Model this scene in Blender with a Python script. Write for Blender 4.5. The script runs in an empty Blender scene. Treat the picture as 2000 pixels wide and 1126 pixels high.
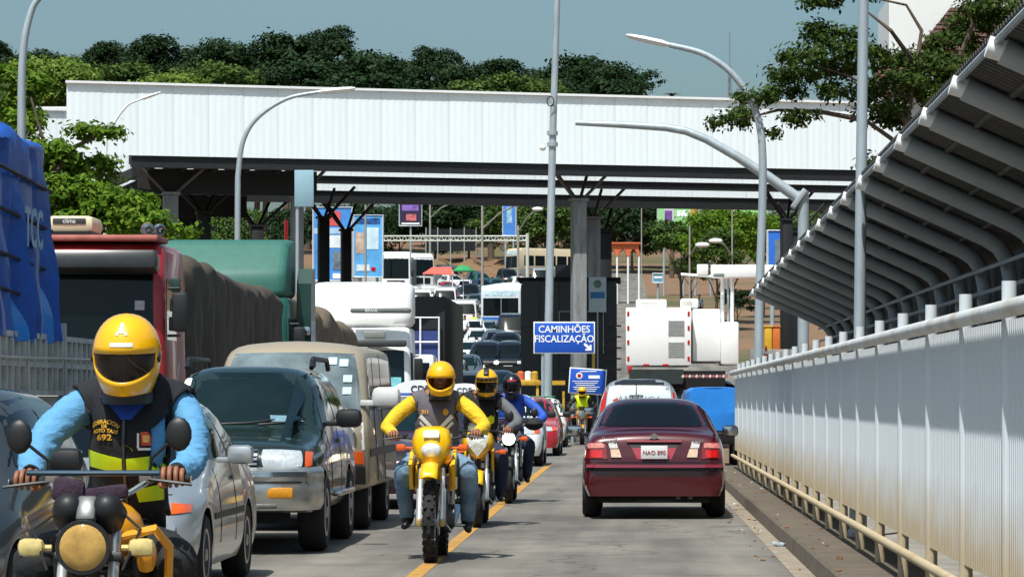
import bpy, bmesh, math, random
import numpy as np
from mathutils import Vector, Matrix
from mathutils.bvhtree import BVHTree

random.seed(7)
RNG = np.random.default_rng(7)
sc = bpy.context.scene
COL = sc.collection
PI = math.pi
R = math.radians

# ------------------------------------------------------------------ camera, sky, sun, exposure
cam_d = bpy.data.cameras.new('camera')
cam = bpy.data.objects.new('camera', cam_d)
COL.objects.link(cam)
cam.location = (0, 0, 1.42)
cam.rotation_euler = (R(90), 0, 0)
cam_d.sensor_width = 36
cam_d.lens = 117.0
cam_d.shift_x = -0.115
cam_d.shift_y = 0.106
cam_d.clip_start = 0.5
cam_d.clip_end = 6000
sc.camera = cam
F, HX, HY, CH = 6500.0, 1230.0, 775.0, 1.42      # focal length in photo pixels, vanishing point, eye height

SUN = Vector((-0.17, -0.46, 1.0)).normalized()
world = bpy.data.worlds.new('World')
sc.world = world
world.use_nodes = True
wn = world.node_tree
bg = wn.nodes['Background']
sky = wn.nodes.new('ShaderNodeTexSky')
sky.sky_type = 'NISHITA'
sky.sun_disc = False
sky.sun_elevation = math.asin(SUN.z)
sky.sun_rotation = math.atan2(SUN.x, SUN.y)
sky.altitude = 200
sky.air_density = 1.0
sky.dust_density = 4.0
sky.ozone_density = 2.0
tint = wn.nodes.new('ShaderNodeMix')
tint.data_type = 'RGBA'
tint.blend_type = 'MULTIPLY'
tint.inputs[0].default_value = 1.0
tint.inputs[7].default_value = (0.83, 0.98, 0.95, 1)
wn.links.new(sky.outputs[0], tint.inputs[6])
wn.links.new(tint.outputs[2], bg.inputs[0])
bg.inputs[1].default_value = 0.085
sun_d = bpy.data.lights.new('sun', 'SUN')
sun_d.energy = 3.6
sun_d.angle = R(0.53)
sun_d.color = (1.0, 0.975, 0.93)
sun = bpy.data.objects.new('sun', sun_d)
COL.objects.link(sun)
sun.rotation_euler = SUN.to_track_quat('Z', 'Y').to_euler()
vs = sc.view_settings
vs.view_transform = 'Standard'
vs.look = 'None'
vs.gamma = 1
vs.use_curve_mapping = False
vs.exposure = 0.6
sc.cycles.max_bounces = 6
sc.cycles.transparent_max_bounces = 16

# ------------------------------------------------------------------ helpers
def at(px, py, Y):
    return Vector(((px - HX) * Y / F, Y, CH - (py - HY) * Y / F))
def xat(px, Y):
    return (px - HX) * Y / F
def zat(py, Y):
    return CH - (py - HY) * Y / F

GP = [(-200, 0), (100, 0), (118, .35), (208, 5.3), (325, 12.8), (360, 15.8), (430, 22), (600, 30), (5000, 34)]
def gz(y):
    return float(np.interp(y, [p[0] for p in GP], [p[1] for p in GP]))

def lin(c):
    return tuple(((v / 255) / 12.92 if v / 255 <= .04045 else ((v / 255 + .055) / 1.055) ** 2.4) for v in c)

MATS = {}
def M(name, col, rough=.6, metal=0, var=.12, scale=6, bump=0, bscale=None, coat=0, emit=0, spec=.5,
      dirt=None, alpha=1, stretch=None, obj=True):
    """procedural Principled material; col is an sRGB triple of the thing's own colour"""
    if name in MATS:
        return MATS[name]
    m = bpy.data.materials.new(name)
    m.use_nodes = True
    nt = m.node_tree
    b = nt.nodes['Principled BSDF']
    c = lin(col)
    b.inputs['Roughness'].default_value = rough
    b.inputs['Metallic'].default_value = metal
    b.inputs['Coat Weight'].default_value = coat
    b.inputs['Coat Roughness'].default_value = .06
    b.inputs['Specular IOR Level'].default_value = spec
    b.inputs['Alpha'].default_value = alpha
    b.inputs['Base Color'].default_value = (*c, 1)
    tc = nt.nodes.new('ShaderNodeTexCoord')
    src = tc.outputs['Object']
    if stretch:
        mp = nt.nodes.new('ShaderNodeMapping')
        mp.inputs['Scale'].default_value = stretch
        nt.links.new(src, mp.inputs['Vector'])
        src = mp.outputs[0]
    last = None
    if var > 0:
        nz = nt.nodes.new('ShaderNodeTexNoise')
        nz.inputs['Scale'].default_value = scale
        nz.inputs['Detail'].default_value = 6
        nz.inputs['Roughness'].default_value = .65
        nt.links.new(src, nz.inputs['Vector'])
        rp = nt.nodes.new('ShaderNodeValToRGB')
        rp.color_ramp.elements[0].position = .3
        rp.color_ramp.elements[1].position = .72
        rp.color_ramp.elements[0].color = (*[v * (1 - var) for v in c], 1)
        rp.color_ramp.elements[1].color = (*[min(1, v * (1 + var)) for v in c], 1)
        nt.links.new(nz.outputs[0], rp.inputs[0])
        last = rp.outputs[0]
    if dirt:
        dc, amt, dscale = dirt
        nz = nt.nodes.new('ShaderNodeTexNoise')
        nz.inputs['Scale'].default_value = dscale
        nz.inputs['Detail'].default_value = 8
        nz.inputs['Roughness'].default_value = .7
        nt.links.new(src, nz.inputs['Vector'])
        rp = nt.nodes.new('ShaderNodeValToRGB')
        rp.color_ramp.elements[0].position = .45
        rp.color_ramp.elements[1].position = .75
        rp.color_ramp.elements[0].color = (0, 0, 0, 1)
        rp.color_ramp.elements[1].color = (amt, amt, amt, 1)
        nt.links.new(nz.outputs[0], rp.inputs[0])
        mx = nt.nodes.new('ShaderNodeMix')
        mx.data_type = 'RGBA'
        nt.links.new(rp.outputs[0], mx.inputs[0])
        if last:
            nt.links.new(last, mx.inputs[6])
        else:
            mx.inputs[6].default_value = (*c, 1)
        mx.inputs[7].default_value = (*lin(dc), 1)
        last = mx.outputs[2]
    if last:
        nt.links.new(last, b.inputs['Base Color'])
    if bump:
        nb = nt.nodes.new('ShaderNodeTexNoise')
        nb.inputs['Scale'].default_value = bscale or scale * 4
        nb.inputs['Detail'].default_value = 5
        nt.links.new(src, nb.inputs['Vector'])
        bp = nt.nodes.new('ShaderNodeBump')
        bp.inputs['Strength'].default_value = bump
        bp.inputs['Distance'].default_value = .02
        nt.links.new(nb.outputs[0], bp.inputs['Height'])
        nt.links.new(bp.outputs[0], b.inputs['Normal'])
    if emit:
        b.inputs['Emission Color'].default_value = (*c, 1)
        b.inputs['Emission Strength'].default_value = emit
    MATS[name] = m
    return m

class MB:
    """collects simple shapes into one mesh"""
    def __init__(s):
        s.v, s.f, s.m = [], [], []
    def add(s, vs, fs, mi=0):
        o = len(s.v)
        s.v.extend([tuple(p) for p in vs])
        s.f.extend([tuple(i + o for i in f) for f in fs])
        s.m.extend([mi] * len(fs))
        return s
    def box(s, c, d, rz=0, rx=0, ry=0, b=0, mi=0):
        hx, hy, hz = d[0] / 2, d[1] / 2, d[2] / 2
        b = min(b, hx * .9, hy * .9, hz * .9)
        m = Matrix.Translation(c) @ Matrix.Rotation(rz, 4, 'Z') @ Matrix.Rotation(ry, 4, 'Y') @ Matrix.Rotation(rx, 4, 'X')
        if b <= 0:
            vs = [m @ Vector((x * hx, y * hy, z * hz)) for x in (-1, 1) for y in (-1, 1) for z in (-1, 1)]
            fs = [(0, 1, 3, 2), (4, 6, 7, 5), (0, 4, 5, 1), (2, 3, 7, 6), (0, 2, 6, 4), (1, 5, 7, 3)]
            return s.add(vs, fs, mi)
        bm = bmesh.new()
        bmesh.ops.create_cube(bm, size=1)
        for v in bm.verts:
            v.co = Vector((v.co.x * 2 * hx, v.co.y * 2 * hy, v.co.z * 2 * hz))
        bmesh.ops.bevel(bm, geom=bm.edges[:], offset=b, segments=2, affect='EDGES', profile=.5)
        bm.verts.ensure_lookup_table()
        vs = [m @ v.co for v in bm.verts]
        fs = [[v.index for v in f.verts] for f in bm.faces]
        bm.free()
        return s.add(vs, fs, mi)
    def tube(s, pts, r, n=8, cap=True, mi=0):
        pts = [Vector(p) for p in pts]
        rs = r if isinstance(r, (list, tuple)) else [r] * len(pts)
        vs, fs = [], []
        up = Vector((0, 0, 1))
        prev = None
        for i, p in enumerate(pts):
            t = (pts[min(i + 1, len(pts) - 1)] - pts[max(i - 1, 0)])
            if t.length < 1e-9:
                t = Vector((0, 0, 1))
            t.normalize()
            if prev is None:
                a = t.cross(up)
                if a.length < .05:
                    a = t.cross(Vector((1, 0, 0)))
            else:
                a = prev - t * prev.dot(t)
                if a.length < .05:
                    a = t.cross(Vector((1, 0, 0)))
            a.normalize()
            prev = a
            bb = t.cross(a)
            for k in range(n):
                an = 2 * PI * k / n
                vs.append(p + (a * math.cos(an) + bb * math.sin(an)) * rs[i])
        for i in range(len(pts) - 1):
            for k in range(n):
                k2 = (k + 1) % n
                fs.append((i * n + k, i * n + k2, (i + 1) * n + k2, (i + 1) * n + k))
        if cap:
            fs.append(tuple(range(n))[::-1])
            fs.append(tuple((len(pts) - 1) * n + k for k in range(n)))
        return s.add(vs, fs, mi)
    def lathe(s, prof, c=(0, 0, 0), axis='z', n=20, cap=True, mi=0):
        vs, fs = [], []
        c = Vector(c)
        for (r, h) in prof:
            for k in range(n):
                a = 2 * PI * k / n
                x, y = r * math.cos(a), r * math.sin(a)
                if axis == 'z':
                    vs.append(c + Vector((x, y, h)))
                elif axis == 'x':
                    vs.append(c + Vector((h, x, y)))
                else:
                    vs.append(c + Vector((x, h, y)))
        for i in range(len(prof) - 1):
            for k in range(n):
                k2 = (k + 1) % n
                fs.append((i * n + k, i * n + k2, (i + 1) * n + k2, (i + 1) * n + k))
        if cap:
            fs.append(tuple(range(n)))
            fs.append(tuple((len(prof) - 1) * n + k for k in range(n)))
        return s.add(vs, fs, mi)
    def ball(s, c, r, n=12, mi=0):
        r = r if isinstance(r, (list, tuple)) else (r, r, r)
        vs, fs = [], []
        h = n // 2
        for i in range(h + 1):
            t = PI * i / h
            for k in range(n):
                a = 2 * PI * k / n
                vs.append((c[0] + r[0] * math.sin(t) * math.cos(a), c[1] + r[1] * math.sin(t) * math.sin(a), c[2] + r[2] * math.cos(t)))
        for i in range(h):
            for k in range(n):
                k2 = (k + 1) % n
                fs.append((i * n + k, (i + 1) * n + k, (i + 1) * n + k2, i * n + k2))
        return s.add(vs, fs, mi)
    def prism(s, poly, axis, a, b, mi=0):
        """polygon in the two other axes, extruded along axis from a to b"""
        n = len(poly)
        def mk(p, h):
            return {'x': (h, p[0], p[1]), 'y': (p[0], h, p[1]), 'z': (p[0], p[1], h)}[axis]
        vs = [mk(p, a) for p in poly] + [mk(p, b) for p in poly]
        fs = [tuple(range(n))[::-1], tuple(range(n, 2 * n))]
        for i in range(n):
            j = (i + 1) % n
            fs.append((i, j, n + j, n + i))
        return s.add(vs, fs, mi)
    def mesh(s, name):
        me = bpy.data.meshes.new(name)
        me.from_pydata(s.v, [], s.f)
        if any(s.m):
            me.polygons.foreach_set('material_index', s.m)
        return me

def fix(me):
    bm = bmesh.new()
    bm.from_mesh(me)
    bmesh.ops.recalc_face_normals(bm, faces=bm.faces)
    bm.to_mesh(me)
    bm.free()

def obj(name, mb, mat=None, parent=None, smooth=True, ang=38, loc=None, fixn=True):
    me = mb.mesh(name) if isinstance(mb, MB) else mb
    if fixn:
        fix(me)
    if mat is not None:
        for m in (mat if isinstance(mat, (list, tuple)) else [mat]):
            me.materials.append(m)
    if smooth:
        me.shade_smooth()
        if ang < 180:
            me.set_sharp_from_angle(angle=R(ang))
    o = bpy.data.objects.new(name, me)
    COL.objects.link(o)
    if parent is not None:
        o.parent = parent
    if loc is not None:
        o.location = loc
    return o

def tag(o, label=None, cat=None, group=None, kind=None):
    if label: o['label'] = label
    if cat: o['category'] = cat
    if group: o['group'] = group
    if kind: o['kind'] = kind
    return o
def thing(name, label, cat, loc=(0, 0, 0), rz=0, group=None):
    o = bpy.data.objects.new(name, None)
    o.empty_display_size = .2
    COL.objects.link(o)
    o.location = loc
    o.rotation_euler = (0, 0, rz)
    return tag(o, label, cat, group)
def struct(name, mb, mat, label=None, smooth=False, parent=None):
    o = obj(name, mb, mat, parent, smooth)
    if parent is None:
        o['kind'] = 'structure'
        if label: o['label'] = label
    return o
def copy_tree(o, parent=None):
    c = o.copy()
    COL.objects.link(c)
    c.parent = parent
    for ch in list(o.children):
        copy_tree(ch, c)
    return c
def clone(o, label, loc, rz=0, group=None):
    c = copy_tree(o)
    c.location = loc
    c.rotation_euler = (0, 0, rz)
    c['label'] = label
    if group: c['group'] = group
    return c
def evalmesh(ob, name):
    dg = bpy.context.evaluated_depsgraph_get()
    me = bpy.data.meshes.new_from_object(ob.evaluated_get(dg))
    me.name = name
    return me
def drop(ob):
    d = ob.data
    bpy.data.objects.remove(ob)
    if isinstance(d, bpy.types.Mesh):
        bpy.data.meshes.remove(d)
    else:
        bpy.data.curves.remove(d)
def subsurf(me, lv=2):
    ob = bpy.data.objects.new('tmp', me)
    COL.objects.link(ob)
    md = ob.modifiers.new('s', 'SUBSURF')
    md.levels = lv
    md.render_levels = lv
    r = evalmesh(ob, 'tmp')
    drop(ob)
    return r
def bvh_of(me):
    me.calc_loop_triangles()
    return BVHTree.FromPolygons([v.co.copy() for v in me.vertices], [tuple(p.vertices) for p in me.polygons])

DIRS = {'F': (Vector((0, 1, 0)), 1), 'R': (Vector((0, -1, 0)), 1), 'L': (Vector((1, 0, 0)), 0), 'S': (Vector((-1, 0, 0)), 0), 'T': (Vector((0, 0, -1)), 2)}
def cast(bv, d, a, b):
    dv, ax = DIRS[d]
    if ax == 1: p = Vector((a, 0, b))
    elif ax == 0: p = Vector((0, a, b))
    else: p = Vector((a, b, 0))
    h, nn, _, _ = bv.ray_cast(p - dv * 40, dv)
    if h is None:
        h, nn, _, _ = bv.find_nearest(p - dv * 1.5)
        if nn is None: nn = -dv
    if nn.dot(dv) > 0: nn = -nn
    return h, nn
def patch(bv, d, quad, n=(6, 4), off=.005, thick=.03, rnd=0.0):
    """a plate laid on a body: quad corners TL,TR,BR,BL in the plane seen from direction d"""
    dv, ax = DIRS[d]
    nu, nv = n
    mb = MB()
    front, back = [], []
    for j in range(nv + 1):
        for i in range(nu + 1):
            u, v = i / nu, j / nv
            if rnd:
                uu, vv = 2 * u - 1, 2 * v - 1
                u2, v2 = uu * math.sqrt(1 - vv * vv / 2), vv * math.sqrt(1 - uu * uu / 2)
                u, v = ((1 - rnd) * uu + rnd * u2 + 1) / 2, ((1 - rnd) * vv + rnd * v2 + 1) / 2
            a = (quad[0][0] * (1 - u) + quad[1][0] * u) * (1 - v) + (quad[3][0] * (1 - u) + quad[2][0] * u) * v
            b = (quad[0][1] * (1 - u) + quad[1][1] * u) * (1 - v) + (quad[3][1] * (1 - u) + quad[2][1] * u) * v
            h, nn = cast(bv, d, a, b)
            front.append(h - dv * off + nn * off * .3)
            back.append(h + dv * thick)
    w = nu + 1
    N = len(front)
    fs = []
    for j in range(nv):
        for i in range(nu):
            q = (j * w + i, j * w + i + 1, (j + 1) * w + i + 1, (j + 1) * w + i)
            fs.append(q)
            fs.append(tuple(N + k for k in q[::-1]))
    ring = [i for i in range(w)] + [j * w + nu for j in range(1, nv + 1)] + [nv * w + i for i in range(nu - 1, -1, -1)] + [j * w for j in range(nv - 1, 0, -1)]
    for k in range(len(ring)):
        p, q = ring[k], ring[(k + 1) % len(ring)]
        fs.append((p, q, N + q, N + p))
    return mb.add(front + back, fs)
def mir(quad):
    return [(-quad[1][0], quad[1][1]), (-quad[0][0], quad[0][1]), (-quad[3][0], quad[3][1]), (-quad[2][0], quad[2][1])]
def rect(x0, x1, z0, z1):
    return [(x0, z1), (x1, z1), (x1, z0), (x0, z0)]

TXT = {}
def text_mb(s, size, bold=.0, extr=.003, bend=0):
    cu = bpy.data.curves.new('t', 'FONT')
    cu.body = s
    cu.size = size
    cu.align_x = 'CENTER'
    cu.align_y = 'CENTER'
    cu.extrude = extr
    cu.offset = bold
    cu.resolution_u = 3
    ob = bpy.data.objects.new('t', cu)
    COL.objects.link(ob)
    me = evalmesh(ob, 't')
    drop(ob)
    mb = MB()
    vs = [v.co.copy() for v in me.vertices]
    if bend:
        vs = [Vector(((bend + v.y) * math.sin(v.x / bend), (bend + v.y) * math.cos(v.x / bend) - bend, v.z)) for v in vs]
    # text lies in XY facing +Z; stand it up facing -Y
    mb.add([Vector((v.x, -v.z, v.y)) for v in vs], [tuple(p.vertices) for p in me.polygons])
    bpy.data.meshes.remove(me)
    return mb
def text(name, s, size, mat, parent, loc, rz=0, bold=0, rx=0, bend=0, sx=1, extr=.003):
    mb = text_mb(s, size, bold, extr, bend)
    if sx != 1:
        mb.v = [(v[0] * sx, v[1], v[2]) for v in mb.v]
    o = obj(name, mb, mat, parent, smooth=False)
    o.location = loc
    o.rotation_euler = (rx, 0, rz)
    return o
def stick(mb, bv, d, off=.004, at_=(0, 0)):
    """drape a flat text mesh (x,z) on a body seen from the front"""
    dv, ax = DIRS[d]
    out = []
    for (x, y, z) in mb.v:
        h, nn = cast(bv, d, at_[0] + x, at_[1] + z)
        out.append(h - dv * (off - y * 1.0 if d == 'F' else off))
    mb.v = out
    return mb

# ------------------------------------------------------------------ shared materials
rubber = M('rubber', (30, 30, 31), .85, var=.25, scale=20)
blackp = M('black_plastic', (24, 25, 27), .5, var=.15, scale=8)
dark = M('underside', (14, 14, 15), .9, var=.2)
chrome = M('chrome', (200, 203, 205), .16, 1, var=.05)
alu = M('aluminium', (172, 176, 178), .35, .9, var=.1)
glass = M('tinted_glass', (8, 15, 18), .05, var=0, spec=.3)
glassg = M('green_glass', (14, 32, 34), .05, var=.3, scale=2, spec=.32)
lens = M('headlamp_lens', (196, 202, 205), .1, .25, var=.25, scale=30, coat=1)
amber = M('amber_lens', (226, 92, 16), .2, var=.2, scale=40, coat=.6)
redl = M('tail_lens', (190, 16, 14), .2, var=.25, scale=30, coat=.8)
lit = M('lit_headlamp', (255, 240, 205), .2, var=0, emit=5)
litam = M('lit_amber_lamp', (255, 170, 60), .2, var=0, emit=3)
whitep = M('white_paint', (236, 238, 238), .4, var=.04, scale=3)
whitet = M('white_lettering', (240, 242, 242), .5, var=.02)
platew = M('plate_white', (214, 216, 216), .45, var=.06, scale=20)
platey = M('plate_red_letter', (150, 70, 70), .5, var=0)
skin = M('skin_brown', (140, 92, 66), .55, var=.12, scale=25)
galv = M('galvanised_steel', (166, 178, 184), .5, .3, var=.16, scale=4, stretch=(1, 1, .3))
conc = M('concrete', (150, 146, 138), .85, var=.2, scale=3, bump=.3, dirt=((70, 66, 60), .7, 1.2))
# ------------------------------------------------------------------ ground, road, kerb
def ground_material():
    m = bpy.data.materials.new('ground_dirt_and_grass')
    m.use_nodes = True
    nt = m.node_tree
    b = nt.nodes['Principled BSDF']
    b.inputs['Roughness'].default_value = .95
    tc = nt.nodes.new('ShaderNodeTexCoord')
    n1 = nt.nodes.new('ShaderNodeTexNoise'); n1.inputs['Scale'].default_value = .045; n1.inputs['Detail'].default_value = 8
    n2 = nt.nodes.new('ShaderNodeTexNoise'); n2.inputs['Scale'].default_value = .6; n2.inputs['Detail'].default_value = 8
    r1 = nt.nodes.new('ShaderNodeValToRGB')
    r1.color_ramp.elements[0].position = .53; r1.color_ramp.elements[1].position = .66
    r1.color_ramp.elements[0].color = (*lin((128, 98, 72)), 1); r1.color_ramp.elements[1].color = (*lin((74, 84, 44)), 1)
    r2 = nt.nodes.new('ShaderNodeValToRGB')
    r2.color_ramp.elements[0].color = (.55, .55, .55, 1); r2.color_ramp.elements[1].color = (1.1, 1.1, 1.1, 1)
    mx = nt.nodes.new('ShaderNodeMix'); mx.data_type = 'RGBA'; mx.blend_type = 'MULTIPLY'; mx.inputs[0].default_value = 1
    nt.links.new(tc.outputs['Object'], n1.inputs['Vector']); nt.links.new(tc.outputs['Object'], n2.inputs['Vector'])
    nt.links.new(n1.outputs[0], r1.inputs[0]); nt.links.new(n2.outputs[0], r2.inputs[0])
    nt.links.new(r1.outputs[0], mx.inputs[6]); nt.links.new(r2.outputs[0], mx.inputs[7])
    nt.links.new(mx.outputs[2], b.inputs['Base Color'])
    return m
xs = [-3000, -600, -200, -80, -40, -20, 0, 20, 40, 80, 200, 600, 3000]
ys = [-100, -20, 50, 100, 106, 112, 118, 130, 150, 175, 208, 240, 280, 325, 340, 360, 390, 430, 500, 600, 900, 1600, 3000, 5000]
mb = MB()
vs_ = [(x, y, gz(y) - .004) for y in ys for x in xs]
w = len(xs)
mb.add(vs_, [(j * w + i, j * w + i + 1, (j + 1) * w + i + 1, (j + 1) * w + i) for j in range(len(ys) - 1) for i in range(w - 1)])
struct('ground', mb, ground_material(), 'red dirt and grassy ground rising to the wooded ridge')

def asphalt():
    m = bpy.data.materials.new('asphalt')
    m.use_nodes = True
    nt = m.node_tree
    b = nt.nodes['Principled BSDF']
    b.inputs['Roughness'].default_value = .82
    tc = nt.nodes.new('ShaderNodeTexCoord')
    mp = nt.nodes.new('ShaderNodeMapping'); mp.inputs['Scale'].default_value = (1.6, .12, 1)
    n1 = nt.nodes.new('ShaderNodeTexNoise'); n1.inputs['Scale'].default_value = 1.0; n1.inputs['Detail'].default_value = 6
    n2 = nt.nodes.new('ShaderNodeTexNoise'); n2.inputs['Scale'].default_value = 45; n2.inputs['Detail'].default_value = 4
    n3 = nt.nodes.new('ShaderNodeTexNoise'); n3.inputs['Scale'].default_value = .5; n3.inputs['Detail'].default_value = 9; n3.inputs['Roughness'].default_value = .7
    r1 = nt.nodes.new('ShaderNodeValToRGB')
    r1.color_ramp.elements[0].position = .3; r1.color_ramp.elements[1].position = .7
    r1.color_ramp.elements[0].color = (*lin((92, 90, 86)), 1); r1.color_ramp.elements[1].color = (*lin((132, 127, 118)), 1)
    r3 = nt.nodes.new('ShaderNodeValToRGB')
    r3.color_ramp.elements[0].position = .33; r3.color_ramp.elements[1].position = .6
    r3.color_ramp.elements[0].color = (.62, .62, .64, 1); r3.color_ramp.elements[1].color = (1.05, 1.04, 1.02, 1)
    r2 = nt.nodes.new('ShaderNodeValToRGB')
    r2.color_ramp.elements[0].position = .25; r2.color_ramp.elements[1].position = .75
    r2.color_ramp.elements[0].color = (.72, .72, .72, 1); r2.color_ramp.elements[1].color = (1.22, 1.22, 1.2, 1)
    L = nt.links.new
    L(tc.outputs['Object'], mp.inputs['Vector']); L(mp.outputs[0], n1.inputs['Vector'])
    L(tc.outputs['Object'], n2.inputs['Vector']); L(tc.outputs['Object'], n3.inputs['Vector'])
    L(n1.outputs[0], r1.inputs[0]); L(n2.outputs[0], r2.inputs[0]); L(n3.outputs[0], r3.inputs[0])
    a = nt.nodes.new('ShaderNodeMix'); a.data_type = 'RGBA'; a.blend_type = 'MULTIPLY'; a.inputs[0].default_value = 1
    c = nt.nodes.new('ShaderNodeMix'); c.data_type = 'RGBA'; c.blend_type = 'MULTIPLY'; c.inputs[0].default_value = 1
    L(r1.outputs[0], a.inputs[6]); L(r2.outputs[0], a.inputs[7]); L(a.outputs[2], c.inputs[6]); L(r3.outputs[0], c.inputs[7])
    # cracks
    vo = nt.nodes.new('ShaderNodeTexVoronoi'); vo.feature = 'DISTANCE_TO_EDGE'; vo.inputs['Scale'].default_value = .35
    nw = nt.nodes.new('ShaderNodeTexNoise'); nw.inputs['Scale'].default_value = 1.3
    va = nt.nodes.new('ShaderNodeVectorMath'); va.operation = 'ADD'
    L(tc.outputs['Object'], nw.inputs['Vector']); L(tc.outputs['Object'], va.inputs[0]); L(nw.outputs[1], va.inputs[1]); L(va.outputs[0], vo.inputs['Vector'])
    rc = nt.nodes.new('ShaderNodeValToRGB')
    rc.color_ramp.elements[0].position = .0; rc.color_ramp.elements[1].position = .012
    rc.color_ramp.elements[0].color = (.3, .3, .3, 1); rc.color_ramp.elements[1].color = (1, 1, 1, 1)
    L(vo.outputs[0], rc.inputs[0])
    d = nt.nodes.new('ShaderNodeMix'); d.data_type = 'RGBA'; d.blend_type = 'MULTIPLY'; d.inputs[0].default_value = .7
    L(c.outputs[2], d.inputs[6]); L(rc.outputs[0], d.inputs[7])
    L(d.outputs[2], b.inputs['Base Color'])
    bp = nt.nodes.new('ShaderNodeBump'); bp.inputs['Strength'].default_value = .35; bp.inputs['Distance'].default_value = .01
    L(n2.outputs[0], bp.inputs['Height']); L(bp.outputs[0], b.inputs['Normal'])
    return m
asp = asphalt()
def strip(x0, x1, y0, y1, dz, step=8):
    mb = MB()
    yy = [y0]
    while yy[-1] < y1 - 1e-6:
        yy.append(min(y1, yy[-1] + step))
    vv = [(x, y, gz(y) + dz) for y in yy for x in (x0, x1)]
    return mb.add(vv, [(2 * i, 2 * i + 1, 2 * i + 3, 2 * i + 2) for i in range(len(yy) - 1)])
struct('road', strip(-14, 1.47, -40, 100, .0), asp, 'grey worn asphalt of the bridge road')
mb = MB(); yy = list(np.arange(100, 346, 4.0)); vv = []
for y in yy:
    xr_ = float(np.interp(y, [100, 140, 165, 205, 400], [10.5, 10, 6, 1.6, 1.2]))
    vv += [(-34, y, gz(y)), (xr_, y, gz(y))]
mb.add(vv, [(2 * i, 2 * i + 1, 2 * i + 3, 2 * i + 2) for i in range(len(yy) - 1)])
struct('plaza_road', mb, asp, 'grey asphalt of the customs yard climbing uphill')
yel = M('yellow_road_paint', (184, 134, 46), .8, var=.2, scale=9, dirt=((104, 98, 88), 1.0, 5))
struct('centre_line', strip(-1.77, -1.64, -20, 70, .004), yel, 'worn yellow centre line on the asphalt')
gut = M('sandy_gutter', (140, 129, 112), .95, var=.22, scale=5, dirt=((112, 100, 86), .9, 3), bump=.4)
struct('gutter', strip(1.3, 1.47, -20, 96, .004), gut, 'pale sandy gutter strip along the kerb')
kerbm = M('kerb_concrete', (96, 86, 72), .9, var=.2, scale=4, bump=.5, dirt=((70, 64, 56), .8, 2.2))
mb = MB()
mb.prism([(1.47, -.02), (1.49, .13), (1.515, .15), (2.2, .15), (2.2, -.02)], 'y', -20, 62)
struct('kerb', mb, kerbm, 'dirty concrete kerb carrying the white fence')
mb = MB(); mb.prism([(2.2, -.02), (2.2, .135), (4.2, .135), (4.2, -.02)], 'y', -20, 62)
struct('walkway_floor', mb, conc, 'concrete footway behind the white fence')

# litter and dry leaves along the kerb (nobody could count it)
mb = MB()
for i in range(120):
    y = random.uniform(14, 60); x = random.choice([random.uniform(1.1, 1.46), random.uniform(1.52, 1.85)])
    z = .004 if x < 1.47 else .152
    s = random.uniform(.015, .045); a = random.uniform(0, PI)
    mb.box((x, y, z + .006), (s, s * random.uniform(.4, 1), .008), rz=a, rx=random.uniform(-.3, .3), mi=random.choice([0, 0, 0, 1]))
o = obj('litter', mb, [M('dry_leaf', (128, 84, 46), .9), M('paper_scrap', (205, 205, 200), .8)], smooth=False)
tag(o, 'dry leaves and paper scraps scattered along the kerb', 'litter', kind='stuff')
plastic = M('crushed_plastic', (170, 190, 200), .3, var=.2)
mb = MB(); mb.box((0, 0, .02), (.10, .06, .035), b=.012, ry=.3, rz=.5); mb.box((.05, .04, .02), (.06, .05, .03), b=.01, rz=1.2, rx=.4)
tag(obj('plastic_wrapper', mb, plastic, loc=at(1537, 1062, 32.0)), 'crushed pale plastic wrapper lying in the gutter', 'litter')
bpy.data.objects['plastic_wrapper'].location = (1.40, 31.6, .004)

# ------------------------------------------------------------------ white fence on the kerb
def fence_paint():
    m = M('fence_panel_paint', (198, 206, 212), .5, var=.05, scale=2)
    nt = m.node_tree
    b = nt.nodes['Principled BSDF']
    tc = nt.nodes.new('ShaderNodeTexCoord')
    sp = nt.nodes.new('ShaderNodeSeparateXYZ')
    nz = nt.nodes.new('ShaderNodeTexNoise'); nz.inputs['Scale'].default_value = 2.5; nz.inputs['Detail'].default_value = 5
    ma = nt.nodes.new('ShaderNodeMath'); ma.operation = 'MULTIPLY_ADD'; ma.inputs[1].default_value = .35
    rp = nt.nodes.new('ShaderNodeValToRGB')
    rp.color_ramp.elements[0].position = .55; rp.color_ramp.elements[1].position = .98
    rp.color_ramp.elements[0].color = (1, 1, 1, 1); rp.color_ramp.elements[1].color = (0, 0, 0, 1)
    mx = nt.nodes.new('ShaderNodeMix'); mx.data_type = 'RGBA'
    mx.inputs[6].default_value = (*lin((202, 209, 214)), 1); mx.inputs[7].default_value = (*lin((170, 150, 112)), 1)
    L = nt.links.new
    L(tc.outputs['Object'], sp.inputs[0]); L(tc.outputs['Object'], nz.inputs['Vector'])
    L(nz.outputs[0], ma.inputs[0]); L(sp.outputs[2], ma.inputs[2]); L(ma.outputs[0], rp.inputs[0])
    mn = nt.nodes.new('ShaderNodeMath'); mn.operation = 'MULTIPLY'; mn.inputs[1].default_value = .85
    L(rp.outputs[0], mn.inputs[0]); L(mn.outputs[0], mx.inputs[0]); L(mx.outputs[2], b.inputs['Base Color'])
    return m
fpaint = fence_paint()
fpost = M('fence_post_paint', (206, 210, 210), .5, var=.08, scale=4, dirt=((160, 140, 104), .8, 2.5))
fence = thing('metal_fence', 'long white corrugated metal fence on the kerb beside the right lane', 'fence', (1.93, 16.92, .15))
SP = 2.19
pm = MB()
npit = 24; pit = SP / npit
prof = []
for k in range(npit):
    y = k * pit + .0
    prof += [(.012, y), (.012, y + pit * .34), (-.014, y + pit * .5), (-.014, y + pit * .84)]
prof.append((.012, SP))
z0, z1 = .31, 1.66
nn = len(prof)
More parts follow.
